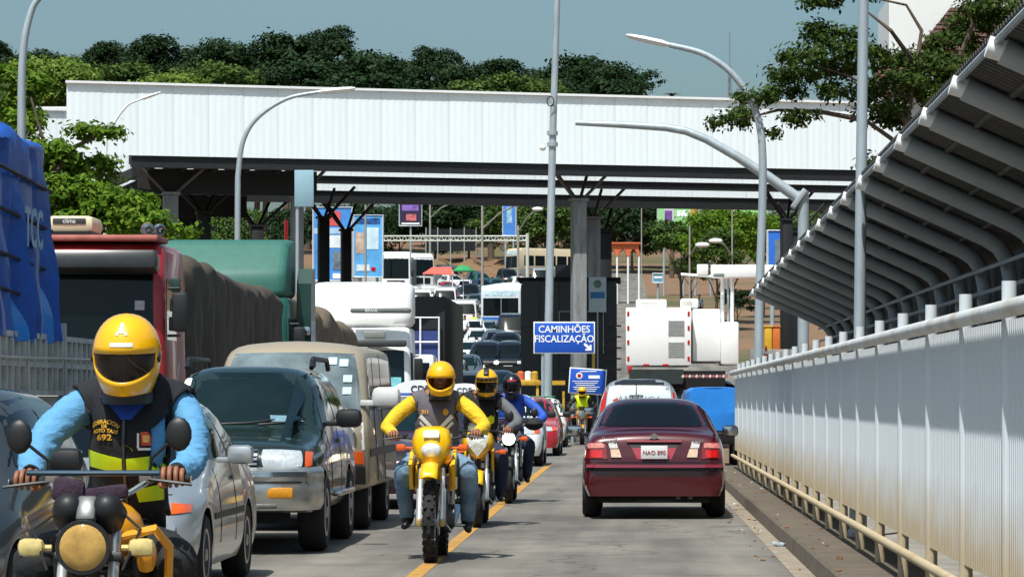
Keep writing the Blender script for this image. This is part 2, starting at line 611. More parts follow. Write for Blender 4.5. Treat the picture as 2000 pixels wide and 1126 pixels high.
pm.add([(p[0], p[1], z) for z in (z0, z1) for p in prof], [(i, i + 1, nn + i + 1, nn + i) for i in range(nn - 1)])
ppan = obj('panel', pm, fpaint, fence, smooth=False, fixn=False)
tu = MB(); tu.tube([(0, 0, 0), (0, 0, 1.86)], .04, 10)
ppost = obj('post', tu, fpaint, fence)
bs = MB(); bs.box((-.045, 0, .15), (.012, .05, 2.98 / 2 * 2 - 1.36), b=0)
first = True
for k in range(-3, 20):
    for (src, base) in ((ppan, 'panel'), (ppost, 'post')):
        o = src if first and src is ppan else (src if first else src.copy())
        if not first:
            COL.objects.link(o); o.parent = fence
        o.location = (0, k * SP, 0)
    first = False
mb = MB(); mb.tube([(-.075, -3 * SP, 1.705), (-.075, 20 * SP, 1.705)], .045, 10); obj('top_rail', mb, fpost, fence)
mb = MB(); mb.tube([(-.06, -3 * SP, .21), (-.06, 20 * SP, .21)], .032, 10); obj('bottom_rail', mb, M('rail_dusty', (186, 170, 136), .7, var=.15, scale=2, dirt=((150, 128, 94), .8, 2)), fence)

# ------------------------------------------------------------------ covered walkway behind the fence
walk = thing('covered_walkway', 'covered footway with grey ribbed lean-to roof behind the white fence', 'walkway', (0, 0, 0))
ribm = M('rib_grey_paint', (164, 170, 172), .5, var=.12, scale=3)
capm = M('rib_cap_white', (238, 238, 236), .5, var=.03)
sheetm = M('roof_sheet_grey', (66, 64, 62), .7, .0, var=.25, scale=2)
def roof_z(y): return 3.41 - (y - 19.2) * .0065
rb = MB()
pts = [(2.15, 0, 0), (2.7, 0, -.245), (3.22, 0, -.48), (3.34, 0, -.56), (3.42, 0, -.68), (3.45, 0, -.85), (3.45, 0, -3.3)]
rb.tube(pts, .078, 10)
cp = MB(); cp.tube([(2.06, 0, .028), (2.18, 0, -.009)], .064, 12)
cor = MB()
nc = 16; cw = SP / nc
cpr = []
for k in range(nc):
    y = k * cw - 0
    cpr += [(y, 0), (y + cw * .35, 0), (y + cw * .5, .028), (y + cw * .85, .028)]
cpr.append((SP, 0))
sl = [(2.11, .105), (2.5, -.07), (2.95, -.27), (3.3, -.425), (3.7, -.61)]
vv = [(p[0], y, p[1] + dz) for p in sl for (y, dz) in cpr]
nn = len(cpr)
cor.add(vv, [(j * nn + i, j * nn + i + 1, (j + 1) * nn + i + 1, (j + 1) * nn + i) for j in range(len(sl) - 1) for i in range(nn - 1)])
bk = MB(); bk.box((3.56, SP / 2, -1.85), (.02, SP - .03, 2.56))
eb = MB(); eb.tube([(2.11, 0, .055), (2.11, SP, .055)], .022, 6)
protos = None
for k in range(-3, 19):
    y = 16.98 + k * SP
    zr = roof_z(y)
    if protos is None:
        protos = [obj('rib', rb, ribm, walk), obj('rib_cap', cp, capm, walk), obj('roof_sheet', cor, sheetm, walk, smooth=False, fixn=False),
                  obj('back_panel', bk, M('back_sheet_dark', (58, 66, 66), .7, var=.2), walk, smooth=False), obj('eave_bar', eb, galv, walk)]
        cur = protos
    else:
        cur = []
        for p in protos:
            c = p.copy(); COL.objects.link(c); c.parent = walk; cur.append(c)
    for c in cur:
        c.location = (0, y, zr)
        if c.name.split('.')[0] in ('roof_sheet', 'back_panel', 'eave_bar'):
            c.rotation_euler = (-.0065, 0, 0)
ya, yb = 16.98 - 3 * SP, 16.98 + 19 * SP
for (x, dz) in ((2.45, -.05), (2.85, -.23), (3.2, -.385)):
    mb = MB(); mb.tube([(x, ya, roof_z(ya) + dz), (x, yb, roof_z(yb) + dz)], .025, 6); obj('purlin', mb, sheetm, walk)
for z in (2.62, 2.40, 2.17, 1.9):
    mb = MB(); mb.tube([(3.33, ya, z), (3.33, yb, z)], .02, 6); obj('rail', mb, galv, walk)

# ------------------------------------------------------------------ customs canopy over the road
A = Vector((xat(130, 97), 97, 0)); B = Vector((xat(1800, 104.5), 104.5, 0))
can_a = math.atan2(B.y - A.y, B.x - A.x); can_l = (B - A).length
canopy = thing('customs_canopy', 'large white corrugated steel canopy roof spanning all lanes', 'canopy', (A.x, A.y, 0), can_a)
fasm = M('white_corrugated_fascia', (238, 247, 250), .5, var=.02, scale=1.5, dirt=((212, 222, 222), .5, 1.6), stretch=(1, 1, .1))
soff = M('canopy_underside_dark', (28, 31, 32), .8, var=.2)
steel = M('dark_painted_steel', (34, 36, 38), .6, .2, var=.2)
sw = 1.04
def sheet(h):
    mb = MB(); n = 5; p = sw / n; pr = []
    for k in range(n):
        x = k * p
        pr += [(x, 0), (x + p * .30, 0), (x + p * .5, -.004), (x + p * .80, -.004)]
    pr.append((sw - .003, 0))
    q = len(pr)
    return mb.add([(a, b, z) for z in (0, h) for (a, b) in pr], [(i, i + 1, q + i + 1, q + i) for i in range(q - 1)])
nsh = int(can_l / sw)
for (v0, dep, zb, bh) in ((0, 4.4, 8.5, .33), (9.6, 4.4, 8.66, .24), (18.6, 4.5, 8.74, .42)):
    proto = None
    nsh = int(can_l / sw) + (0 if v0 == 0 else 4 if v0 < 10 else 7)
    for i in range(nsh):
        if proto is None:
            o = proto = obj('fascia_sheet', sheet(10.56 - zb), fasm, canopy, smooth=False, fixn=False)
        else:
            o = proto.copy(); COL.objects.link(o); o.parent = canopy
        o.location = (i * sw, v0 + random.uniform(-.004, .004), zb)
    L_ = nsh * sw
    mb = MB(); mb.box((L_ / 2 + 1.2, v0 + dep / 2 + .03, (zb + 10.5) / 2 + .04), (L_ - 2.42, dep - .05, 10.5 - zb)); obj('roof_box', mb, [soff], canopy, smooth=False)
    mb = MB(); mb.box((L_ / 2, v0 - .02, 10.60), (L_ + .06, .16, .07)); obj('ridge_trim', mb, whitep, canopy, smooth=False)
    mb = MB(); mb.box((L_ / 2 + .8, v0 + .22, zb - bh / 2 - .004), (L_ - 2.2, .3, bh)); obj('edge_beam', mb, steel, canopy, smooth=False)
# lattice girders running back under the roof, left bay screened by them
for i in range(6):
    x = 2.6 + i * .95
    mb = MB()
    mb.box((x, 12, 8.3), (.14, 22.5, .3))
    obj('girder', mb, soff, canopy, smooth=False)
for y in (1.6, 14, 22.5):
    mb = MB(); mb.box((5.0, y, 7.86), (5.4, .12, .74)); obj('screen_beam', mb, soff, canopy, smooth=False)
colm = M('column_concrete', (140, 142, 142), .85, var=.22, scale=2, stretch=(3, 3, .4), dirt=((60, 58, 56), .7, 1.5))
def loc_at(px, Y):
    p = Vector((xat(px, Y), Y, 0)) - A
    c, s = math.cos(-can_a), math.sin(-can_a)
    return Vector((p.x * c - p.y * s, p.x * s + p.y * c, 0))
for (px, Y, wd, mt, sp) in ((333, 99.4, .42, colm, 1.25), (398, 109.5, .42, steel, 1.2), (502, 118, .42, steel, 1.2), (580, 100.9, .36, colm, 1.0), (632, 112.5, .36, steel, 1.0),
                        (676, 121, .36, steel, 1.0), (1130, 102.6, .42, colm, 1.05), (1157, 113.0, .46, colm, 1.05), (1180, 122, .46, steel, 1.05),
                        (1536, 114, .36, steel, .9), (1558, 122.5, .42, steel, .9)):
    p = loc_at(px, Y)
    g = gz(Y)
    top = 7.45
    mb = MB(); mb.box((p.x, p.y, (g + top) / 2), (wd, wd, top - g), b=.03); c = obj('column', mb, mt, canopy)
    mb = MB(); mb.box((p.x, p.y, top + .04), (wd + .1, wd + .1, .08)); obj('capital', mb, mt, c, smooth=False)
    for (dx, dy) in ((-sp, -.4), (sp, -.4), (-sp * .55, .9), (sp * .55, .9)):
        mb = MB(); mb.tube([(p.x + dx * .12, p.y + dy * .1, top + .06), (p.x + dx, p.y + dy, 8.52)], .055, 6); obj('strut', mb, M('strut_steel', (96, 92, 90), .6, .3) if mt is colm else steel, c)
o = thing('annex_canopy', 'lower white corrugated roof end sticking out behind the left tree', 'canopy', (0, 0, 0))
mb = MB(); Yc = 128
a1, b1 = at(72, 215, Yc), at(300, 352, Yc)
mb.box(((a1.x + b1.x) / 2, Yc + 3, (a1.z + b1.z) / 2), (b1.x - a1.x, 6, a1.z - b1.z)); obj('roof_box', mb, fasm, o, smooth=False)
mb = MB(); mb.box(((a1.x + b1.x) / 2, Yc + 2.8, a1.z + .05), (b1.x - a1.x + .1, 6.6, .08)); obj('ridge_trim', mb, whitep, o, smooth=False)
for px in (110, 270):
    mb = MB(); mb.box((xat(px, Yc + 3), Yc + 3, b1.z / 2), (.5, .5, b1.z - .02)); obj('column', mb, colm, o, smooth=False)

# ------------------------------------------------------------------ booth between the lanes
booth = thing('control_booth', 'tall black panelled control booth under the canopy between the lanes', 'booth', (0, 0, 0))
black = M('booth_black_panel', (34, 42, 48), .35, var=.2, scale=2)
bx0, bx1, Yb = xat(1016, 107), xat(1206, 107), 107
zt = zat(548, Yb)
mb = MB(); mb.box(((bx0 + bx1) / 2, Yb + 1.6, zt / 2 + .1), (bx1 - bx0 - .1, 3.0, zt - .2)); obj('wall', mb, black, booth, smooth=False)
npn = 5
for i in range(npn):
    for j in range(3):
        w_ = (bx1 - bx0) / npn
        mb = MB(); mb.box((bx0 + w_ * (i + .5), Yb + .07, .9 + (j + .5) * (zt - 1.0) / 3), (w_ - .04, .05, (zt - 1.0) / 3 - .04)); obj('panel', mb, black, booth, smooth=False)
mb = MB(); mb.box(((bx0 + bx1) / 2, Yb + 1.6, zt + .06), (bx1 - bx0 + .2, 3.3, .1)); obj('roof', mb, dark, booth, smooth=False)
mb = MB(); mb.box((xat(1100, Yb), Yb + 1.2, zt + .33), (.55, .8, .42)); obj('roof_unit', mb, black, booth, smooth=False)
fr = MB(); z_a, z_b = zat(608, 106.7), zat(690, 106.7); xa_, xb_ = xat(1092, 106.7), xat(1178, 106.7)
fr.tube([(xa_, 106.7, z_b), (xa_, 106.7, z_a), (xb_, 106.7, z_a), (xb_, 106.7, z_b)], .025, 6)
obj('window_frame', fr, alu, booth)
mb = MB(); mb.box(((bx0 + bx1) / 2, Yb + .2, .45), (bx1 - bx0 + .4, 1.2, .86)); obj('plinth', mb, M('booth_plinth', (96, 104, 116), .8, var=.3, scale=1.5), booth, smooth=False)
for px in (1135, 1159):
    mb = MB(); mb.box((xat(px, 106.3), 106.3, zat(705, 106.3)), (.1, .1, 1.1), b=.02); obj('guard_post', mb, M('guard_yellow', (214, 172, 70), .6), booth)
for k in range(7):
    mb = MB(); mb.box((xat(1198, 106.5), 106.6, 1.6 + k * .35), (.5, .06, .05)); obj('ladder_rung', mb, M('rung_rust', (70, 48, 44), .7), booth, smooth=False)
# emblem board on the column
brd = thing('emblem_board', 'pale board with a round crest and blue band on the canopy column', 'sign', at(1167, 575, 106.4))
mb = MB(); mb.box((0, 0, 0), (.56, .04, 1.12), b=.01); obj('board', mb, M('board_pale', (176, 196, 204), .5), brd)
mb = MB(); mb.box((0, -.03, -.02), (.46, .012, .2)); obj('band', mb, M('board_blue', (40, 110, 170), .5), brd, smooth=False)
mb = MB(); mb.lathe([(.13, -.03), (.13, -.022)], n=16, axis='y', c=(0, 0, .34)); obj('crest', mb, M('crest_green', (90, 120, 100), .5, var=.6, scale=18), brd)
mb = MB(); mb.tube([(0, .03, -.55), (0, .03, -4.2)], .03, 6); obj('post', mb, galv, brd)

# ------------------------------------------------------------------ road signs
signb = M('sign_blue', (22, 84, 190), .45, var=.05)
def sign_board(name, label, px0, px1, py0, py1, Y, posts, tilt=0, ry=0):
    c = at((px0 + px1) / 2, (py0 + py1) / 2, Y)
    s = thing(name, label, 'sign', c, tilt)
    w_, h_ = (px1 - px0) * Y / F, (py1 - py0) * Y / F
    mb = MB(); mb.box((0, 0, 0), (w_, .03, h_), b=.008, ry=ry); obj('border', mb, whitet, s)
    mb = MB(); mb.box((0, -.012, 0), (w_ - .06, .03, h_ - .06), b=.006, ry=ry); obj('board', mb, signb, s)
    for px in posts:
        x = (px - (px0 + px1) / 2) * Y / F
        mb = MB(); mb.tube([(x, .06, -c.z), (x, .06, h_ * .4)], .045, 8); obj('post', mb, galv, s)
    return s, w_, h_
s, w_, h_ = sign_board('road_sign', 'blue sign reading CAMINHÕES FISCALIZAÇÃO with an arrow', 1042, 1162, 628, 690, 92, (1060,))
text('lettering', 'CAMINHÕES', .27, whitet, s, (.0, -.034, .225), bold=.004, sx=.93)
text('lettering', 'FISCALIZAÇÃO', .27, whitet, s, (.0, -.034, -.04), bold=.004, sx=.90)
mb = MB(); mb.add([(-.1, 0, .1), (-.05, 0, .1), (.06, 0, 0), (.06, 0, .06), (.11, 0, .06), (.11, 0, -.1), (-.06, 0, -.1), (-.06, 0, -.05), (.01, 0, -.05), (-.1, 0, .05)], [tuple(range(10))])
obj('arrow', mb, whitet, s, smooth=False, loc=(w_ * .38, -.036, -h_ * .29))
s, w_, h_ = sign_board('road_sign', 'smaller tilted blue notice board beside the far motorcyclist', 1111, 1184, 719, 769, 101, (1118,), ry=R(4))
mb = MB(); mb.lathe([(.1, -.036), (.1, -.03)], n=16, axis='y', c=(-.25, 0, .17)); obj('roundel', mb, whitet, s)
mb = MB(); mb.lathe([(.06, -.042), (.06, -.037)], n=12, axis='y', c=(-.25, 0, .17)); obj('roundel_centre', mb, redl, s)
mb = MB(); mb.box((.02, -.034, .3), (.5, .006, .03)); obj('text_line', mb, whitet, s, smooth=False)
mb = MB(); mb.box((.2, -.034, .13), (.34, .006, .1)); obj('plate', mb, whitet, s, smooth=False)
for k in range(6):
    mb = MB(); mb.box((-.06 + .02 * (k % 2), -.034, .0 - k * .06), (.8 - .12 * (k % 3), .006, .022)); obj('text_line', mb, whitet, s, smooth=False)

# ------------------------------------------------------------------ lamp posts and masts
lampw = M('lamp_white', (232, 234, 232), .4, var=.03)
def lamp(label, base, pts, r, head=None, hl=1.0, col=galv, group='street lamps', bent=None):
    """pts: path of the pole in world coordinates from the base; head: direction of the lamp head"""
    o = thing('street_lamp', label, 'street lamp', base, group=group)
    b = Vector(base)
    loc = [Vector(p) - b for p in pts]
    # smooth path
    out = []
    for i in range(len(loc) - 1):
        p0, p1, p2, p3 = loc[max(i - 1, 0)], loc[i], loc[i + 1], loc[min(i + 2, len(loc) - 1)]
        for k in range(5):
            t = k / 5
            out.append(.5 * ((2 * p1) + (-p0 + p2) * t + (2 * p0 - 5 * p1 + 4 * p2 - p3) * t * t + (-p0 + 3 * p1 - 3 * p2 + p3) * t ** 3))
    out.append(loc[-1])
    n = len(out)
    mb = MB(); mb.tube(out, [r * (1 - .45 * i / n) for i in range(n)], 10); obj('pole', mb, col, o)
    mb = MB(); mb.lathe([(r * 1.9, 0), (r * 1.9, .05), (r * 1.3, .08), (r * 1.3, .35)], n=12); obj('base_plate', mb, col, o)
    if head is not None:
        d = Vector(head).normalized(); e = loc[-1]
        mb = MB()
        up = Vector((0, 0, 1)); side = d.cross(up).normalized(); upn = side.cross(d)
        vs, fs = [], []
        for t, wd, hh in ((0, .5, .6), (.18, .95, 1), (.6, 1.0, 1), (.9, .8, .75), (1, .5, .4)):
            for k in range(8):
                a = 2 * PI * k / 8
                vs.append(e + d * (t * hl) + side * math.cos(a) * .15 * wd * hl + upn * math.sin(a) * .075 * hh * hl)
        for i in range(4):
            for k in range(8):
                fs.append((i * 8 + k, i * 8 + (k + 1) % 8, (i + 1) * 8 + (k + 1) % 8, (i + 1) * 8 + k))
        fs += [tuple(range(8))[::-1], tuple(range(32, 40))]
        mb.add(vs, fs); obj('lamp_head', mb, lampw, o)
    return o
Y = 30.4
lamp('tall thick grey lamp pole rising behind the white fence past the ribbed roof', (xat(1676, Y), Y, .14), [(xat(1676, Y), Y, .14), (xat(1681, Y), Y, 3), (xat(1690, Y), Y, 6.5), (xat(1692, Y), Y, 9)], .062)
Y = 71
lamp('grey street lamp curving left with white head above the mast arm', (xat(1480, Y), Y, 0), [at(1480, 905, Y), at(1483, 600, Y), at(1490, 340, Y), at(1480, 230, Y), at(1440, 155, Y), at(1380, 108, Y), at(1308, 88, Y)], .105, (-1, 0, .22), .95)
Y = 97
lamp('tall grey camera mast standing behind the blue truck sign', (xat(1068, Y), Y, 0), [at(1068, 868, Y), at(1072, 620, Y), at(1078, 330, Y), at(1088, 0, Y), at(1090, -60, Y)], .14, group='masts')
mast = bpy.data.objects['street_lamp.002'] if 'street_lamp.002' in bpy.data.objects else None
if mast:
    mast.name = 'camera_mast'; mast['category'] = 'mast'
    b = mast.location
    for py in (282, 260):
        mb = MB(); mb.lathe([(.16, -.06), (.16, .06)], n=12, c=at(1079, py, Y) - b); obj('collar', mb, galv, mast)
    mb = MB(); mb.tube([at(1079, 279, Y) - b, at(1062, 279, Y) - b], .02, 6); obj('camera_arm', mb, galv, mast)
    mb = MB(); mb.ball(at(1060, 288, Y) - b, .1, 10); obj('dome_camera', mb, lampw, mast)
    mb = MB(); cc = at(1075, 198, Y - .2) - b
    mb.tube([cc + Vector((.1 * math.cos(t * PI / 6), 0, .14 * math.sin(t * PI / 6))) for t in range(13)], .018, 6); obj('cable_loop', mb, rubber, mast)
Y = 90
lamp('slim grey lamp curving right in front of the canopy left half', (xat(462, Y), Y, 0), [at(462, 877, Y), at(464, 420, Y), at(466, 330, Y), at(477, 270, Y), at(505, 228, Y), at(560, 193, Y), at(622, 180, Y)], .085, (1, 0, .1), 1.0)
Y = 94
lamp('thin pale lamp with drooping head beside the left tree', (xat(203, Y), Y, 0), [at(203, 870, Y), at(206, 330, Y), at(212, 270, Y), at(226, 235, Y), at(250, 205, Y), at(275, 194, Y)], .05, (1, 0, .35), .6, col=lampw)
Y = 52
lamp('grey lamp pole at the left edge bending right above the blue tarp', (xat(41, Y), Y, 0), [at(41, 952, Y), at(42, 300, Y), at(44, 120, Y), at(56, 40, Y), at(78, -5, Y), at(140, -50, Y)], .075, (1, 0, .1), .8)
Y = 76
ma = thing('mast_arm', 'thick grey cantilever mast arm over the right lane without signal', 'mast', (xat(1569, Y), Y, 0))
b = ma.location
mb = MB(); mb.tube([(0, 0, 0), (0, 0, zat(373, Y))], [.135, .125], 12); obj('post', mb, galv, ma)
mb = MB(); mb.tube([at(px, py, Y) - b for px, py in ((1560, 388), (1500, 345), (1440, 306), (1380, 272), (1340, 256), (1300, 249), (1220, 244), (1124, 240))], [.13, .12, .11, .1, .095, .09, .08, .06], 10); obj('arm', mb, galv, ma)
mb = MB(); mb.box(at(1560, 388, Y) - b, (.12, .4, .5), ry=R(35), b=.02); obj('flange', mb, galv, ma)
mb = MB(); mb.box((0, 0, .03), (.5, .5, .06)); obj('base_plate', mb, galv, ma, smooth=False)
bs_ = thing('hanging_sign_back', 'plain blue-grey back of an overhead sign below the canopy edge', 'sign', at(594, 368, 95))
mb = MB(); mb.box((0, 0, 0), (.55, .05, 1.05), b=.02); obj('panel', mb, M('sign_back_blue_grey', (138, 172, 186), .6, var=.06), bs_)
mb = MB(); mb.tube([(-.2, .06, .4), (-.2, .06, -bs_.location.z)], .05, 8); obj('post', mb, galv, bs_)

# striped barrier and white blocks beside the booth
bar = thing('striped_barrier', 'yellow and black diagonal barrier frame below the blue signs', 'barrier', (xat(1075, 101.5), 101.5, 0))
yb = M('barrier_yellow', (206, 160, 40), .6, var=.2, dirt=((60, 50, 30), .8, 6))
mb = MB(); mb.box((0, 0, zat(747, 101.5)), (.9, .1, .13)); obj('beam', mb, yb, bar, smooth=False)
mb = MB(); mb.box((.02, -.06, zat(785, 101.5)), (.09, .06, 1.1), ry=R(-22)); obj('brace', mb, M('brace_dark', (60, 54, 30), .6), bar, smooth=False)
for x in (-.4, .4):
    mb = MB(); mb.box((x, .06, .8), (.07, .06, 1.6)); obj('upright', mb, yb, bar, smooth=False)
for i, (px, zz, h) in enumerate(((1066, 0, .7), (1082, 0, .7), (1098, 0, .7), (1074, .7, .55), (1094, .7, .5))):
    mb = MB(); mb.box((0, 0, h / 2), (.26 if i < 3 else .24, .5, h), b=.03)
    tag(obj('concrete_block', mb, M('block_white', (205, 204, 198), .8, var=.1, dirt=((150, 140, 120), .6, 3)), loc=(xat(px, 102.2), 102.2, zz)), ['first', 'second', 'third', 'upper nearer', 'upper farther'][i] + ' white block in the stack behind the striped barrier', 'block', 'white barrier blocks')
# ------------------------------------------------------------------ vehicle building blocks
def interp(keys, y, c):
    return float(np.interp(y, [k[0] for k in keys], [k[c] for k in keys]))
def loft_body(keys, wheels, zb, lv=2):
    ys = set(round(k[0], 3) for k in keys)
    for (yc, r) in wheels:
        for t in (-1.28, -1.12, -.98, -.6, 0, .6, .98, 1.12, 1.28):
            ys.add(round(yc + r * t, 3))
    y0, y1 = keys[0][0], keys[-1][0]
    ys = sorted(y for y in ys if y0 <= y <= y1)
    out = [ys[0]]
    for y in ys[1:]:
        if y - out[-1] > .03 or y == y1: out.append(y)
    ys = out
    V, Fc = [], []
    for y in ys:
        zs, zt, w, ws, wt = [interp(keys, y, c) for c in range(1, 6)]
        b = zb
        arch = 0
        for (yc, r) in wheels:
            d = abs(y - yc) / (r * 1.14)
            if d < 1: arch = max(arch, r + r * 1.16 * math.sqrt(max(0, 1 - d * d)))
        p0 = max(b, arch); p1 = max(b + .12, arch + .015)
        p2 = max(b + .55 * (zs - b), arch + .05)
        inn = .93 if not arch else .985
        half = [(w * inn, p0), (w * .995, p1), (w, p2), (ws, max(zs, p2 + .03)), (wt, zt - .035), (wt * .45, zt)]
        V += [(-x, y, z) for (x, z) in half] + [(x, y, z) for (x, z) in half[::-1]]
    n = 12
    for j in range(len(ys) - 1):
        for i in range(n - 1):
            Fc.append((j * n + i, j * n + i + 1, (j + 1) * n + i + 1, (j + 1) * n + i))
    for j in (0, len(ys) - 1):
        o = j * n
        for i in range(5):
            q = (o + i, o + i + 1, o + n - 2 - i, o + n - 1 - i)
            Fc.append(q if j else q[::-1])
    me = bpy.data.meshes.new('b')
    me.from_pydata(V, [], Fc)
    fix(me)
    return subsurf(me, lv)

def wheel_mesh(r, w, n=24):
    t = MB(); h = w / 2
    t.lathe([(r * .62, -h * .9), (r * .9, -h), (r * .985, -h * .7), (r, -h * .3), (r, h * .3), (r * .985, h * .7), (r * .9, h), (r * .62, h * .9)], axis='x', n=n)
    rm = MB()
    for s in (-1, 1):
        rm.lathe([(r * .63, s * h * .92), (r * .58, s * h * .98), (r * .5, s * h * .8), (r * .2, s * h * .75), (r * .12, s * h * 1.0), (.001, s * h * 1.0)], axis='x', n=n, cap=False)
    return t, rm
WH = {}
def add_wheels(t, wheels, hw, width=.19, rim=None, inset=.11):
    for (yc, r) in wheels:
        for s in (-1, 1):
            key = (r, width, rim.name if rim else '')
            if key not in WH:
                a, b = wheel_mesh(r, width)
                wo = obj('wheel', a, rubber, t); ro = obj('rim', b, rim or alu, wo)
                WH[key] = (wo.data, ro.data)
            else:
                wo = bpy.data.objects.new('wheel', WH[key][0]); COL.objects.link(wo); wo.parent = t
                ro = bpy.data.objects.new('rim', WH[key][1]); COL.objects.link(ro); ro.parent = wo
            wo.location = (s * (hw - inset), yc, r)

def dress(t, body_me, details):
    bv = bvh_of(body_me)
    for d in details:
        nm, dr, quad, mt, mirror = d[:5]
        kw = d[5] if len(d) > 5 else {}
        if dr in 'LS':
            obj(nm, patch(bv, 'L', quad, **kw), mt, t, ang=30)
            obj(nm, patch(bv, 'S', quad, **kw), mt, t, ang=30)
        else:
            obj(nm, patch(bv, dr, quad, **kw), mt, t, ang=30)
            if mirror: obj(nm, patch(bv, dr, mir(quad), **kw), mt, t, ang=30)
    return bv

def mirror_part(t, x, y, z, mat, s=1.0, sides=(-1, 1)):
    for sd in sides:
        mb = MB(); mb.box((sd * x, y, z), (.2 * s, .1 * s, .14 * s), b=.05 * s, rz=sd * -.12)
        mb.box((sd * (x - .12 * s), y + .02, z - .04 * s), (.12 * s, .04 * s, .04 * s), b=.01)
        o = obj('side_mirror', mb, mat, t)
        mb = MB(); mb.box((sd * x, y + .052 * s, z), (.17 * s, .006, .11 * s), b=.002); obj('mirror_glass', mb, chrome, o)

def carpaint(name, col, rough=.28, metal=.25, var=.05, dirt=None):
    return M('paint_' + name, col, rough, metal, var=var, scale=3, coat=.7, dirt=dirt)

def car(name, label, cat, keys, wheels, zb, paint, details, loc, rz=0, group=None, tyre=.19, rim=None, lv=2):
    t = thing(name, label, cat, loc, rz, group)
    me = loft_body(keys, wheels, zb, lv)
    hw = max(k[3] for k in keys)
    bv = dress(t, me, details)
    obj('body', me, paint, t, ang=50)
    L = keys[-1][0]
    mb = MB(); mb.box((0, L / 2, (zb + .62) / 2 + .02), (2 * hw - .34, L - .5, .62 - zb), b=.05); obj('underbody', mb, dark, t)
    add_wheels(t, wheels, hw, tyre, rim)
    return t, bv

SEDAN = [(0, .50, .58, .60, .52, .36), (.06, .60, .66, .74, .66, .50), (.28, .68, .765, .805, .74, .60), (.9, .79, .895, .83, .78, .62),
         (1.14, .86, .955, .83, .785, .645), (1.24, .885, .995, .83, .79, .645), (1.95, .92, 1.40, .83, .785, .56), (2.3, .92, 1.435, .83, .785, .57),
         (2.95, .93, 1.43, .83, .785, .57), (3.15, .94, 1.38, .83, .785, .57), (3.72, .95, 1.05, .83, .775, .61), (3.82, .95, 1.01, .83, .77, .61),
         (4.1, .93, .985, .80, .73, .57), (4.22, .8, .88, .74, .66, .5), (4.26, .55, .62, .66, .58, .4)]
SW = [(.78, .30), (3.30, .30)]
def sedan_details(gl, paint, front_extra=(), grille=blackp):
    return [('windshield', 'F', [(-.555, 1.375), (.555, 1.375), (.675, .985), (-.675, .985)], gl, False, dict(n=(10, 6))),
            ('rear_window', 'R', [(-.52, 1.36), (.52, 1.36), (.62, 1.05), (-.62, 1.05)], gl, False, dict(n=(10, 6))),
            ('side_window', 'S', [(1.92, 1.33), (2.42, 1.36), (2.42, .97), (1.42, .97)], gl, True),
            ('side_window', 'S', [(2.5, 1.36), (2.92, 1.34), (3.22, .98), (2.5, .97)], gl, True),
            ('door_seam', 'S', rect(2.452, 2.468, .34, .94), dark, True, dict(n=(1, 5), off=.003)), ('door_seam', 'S', rect(1.5, 1.514, .36, .90), dark, True, dict(n=(1, 5), off=.003)), ('door_handle', 'S', rect(2.3, 2.42, .80, .83), blackp, True, dict(off=.012)),
            ('side_moulding', 'S', rect(1.15, 2.9, .54, .585), blackp, True, dict(n=(8, 1), off=.008)), ('hood_seam', 'F', rect(-.62, .62, .735, .742), dark, False, dict(n=(12, 1), off=.003))] + list(front_extra)
def front_kit(x0, x1, z0, z1, bump_z, fog=True, lensm=None):
    k = [('headlight', 'F', [(x0, z1), (x1 - .02, z1 - .015), (x1, z0 + .01), (x0, z0)], lensm or lens, True, dict(off=.012)),
         ('indicator', 'F', [(x1 - .005, z1 - .02), (x1 + .11, z1 - .035), (x1 + .115, z0 + .02), (x1 + .005, z0 + .01)], amber, True, dict(off=.012)),
         ('grille', 'F', [(-x0 + .03, z1), (x0 - .03, z1), (x0 - .03, z0 + .03), (-x0 + .03, z0 + .03)], blackp, False, dict(off=.008)),
         ('air_intake', 'F', rect(-.42, .42, bump_z - .09, bump_z), blackp, False, dict(off=.004)),
         ('number_plate', 'F', rect(-.2, .2, bump_z + .02, bump_z + .13), platew, False, dict(off=.015))]
    return k

# ------------------------------------------------------------------ silver sedan
silver = carpaint('silver', (176, 182, 184), .32, .55, dirt=((130, 132, 128), .4, 2))
fx = front_kit(.40, .64, .60, .705, .36) + [('bumper_strip', 'F', rect(-.68, .68, .50, .535), silver, False, dict(off=.03, n=(14, 2)))] + \
     [('intake_slat', 'F', rect(-.56, .56, z, z + .025), silver, False, dict(off=.02, n=(12, 2))) for z in (.29, .36, .43)] + \
     [('bumper_intake', 'F', rect(.3, .62, .27, .47), blackp, True, dict(off=.006))]
t, bv = car('silver_sedan', 'silver sedan with orange indicators directly behind the foreground motorcyclist', 'car', SEDAN, SW, .2, silver, sedan_details(glass, silver, fx), (-3.82, 22.9, 0))
mirror_part(t, .96, 1.55, 1.0, silver)
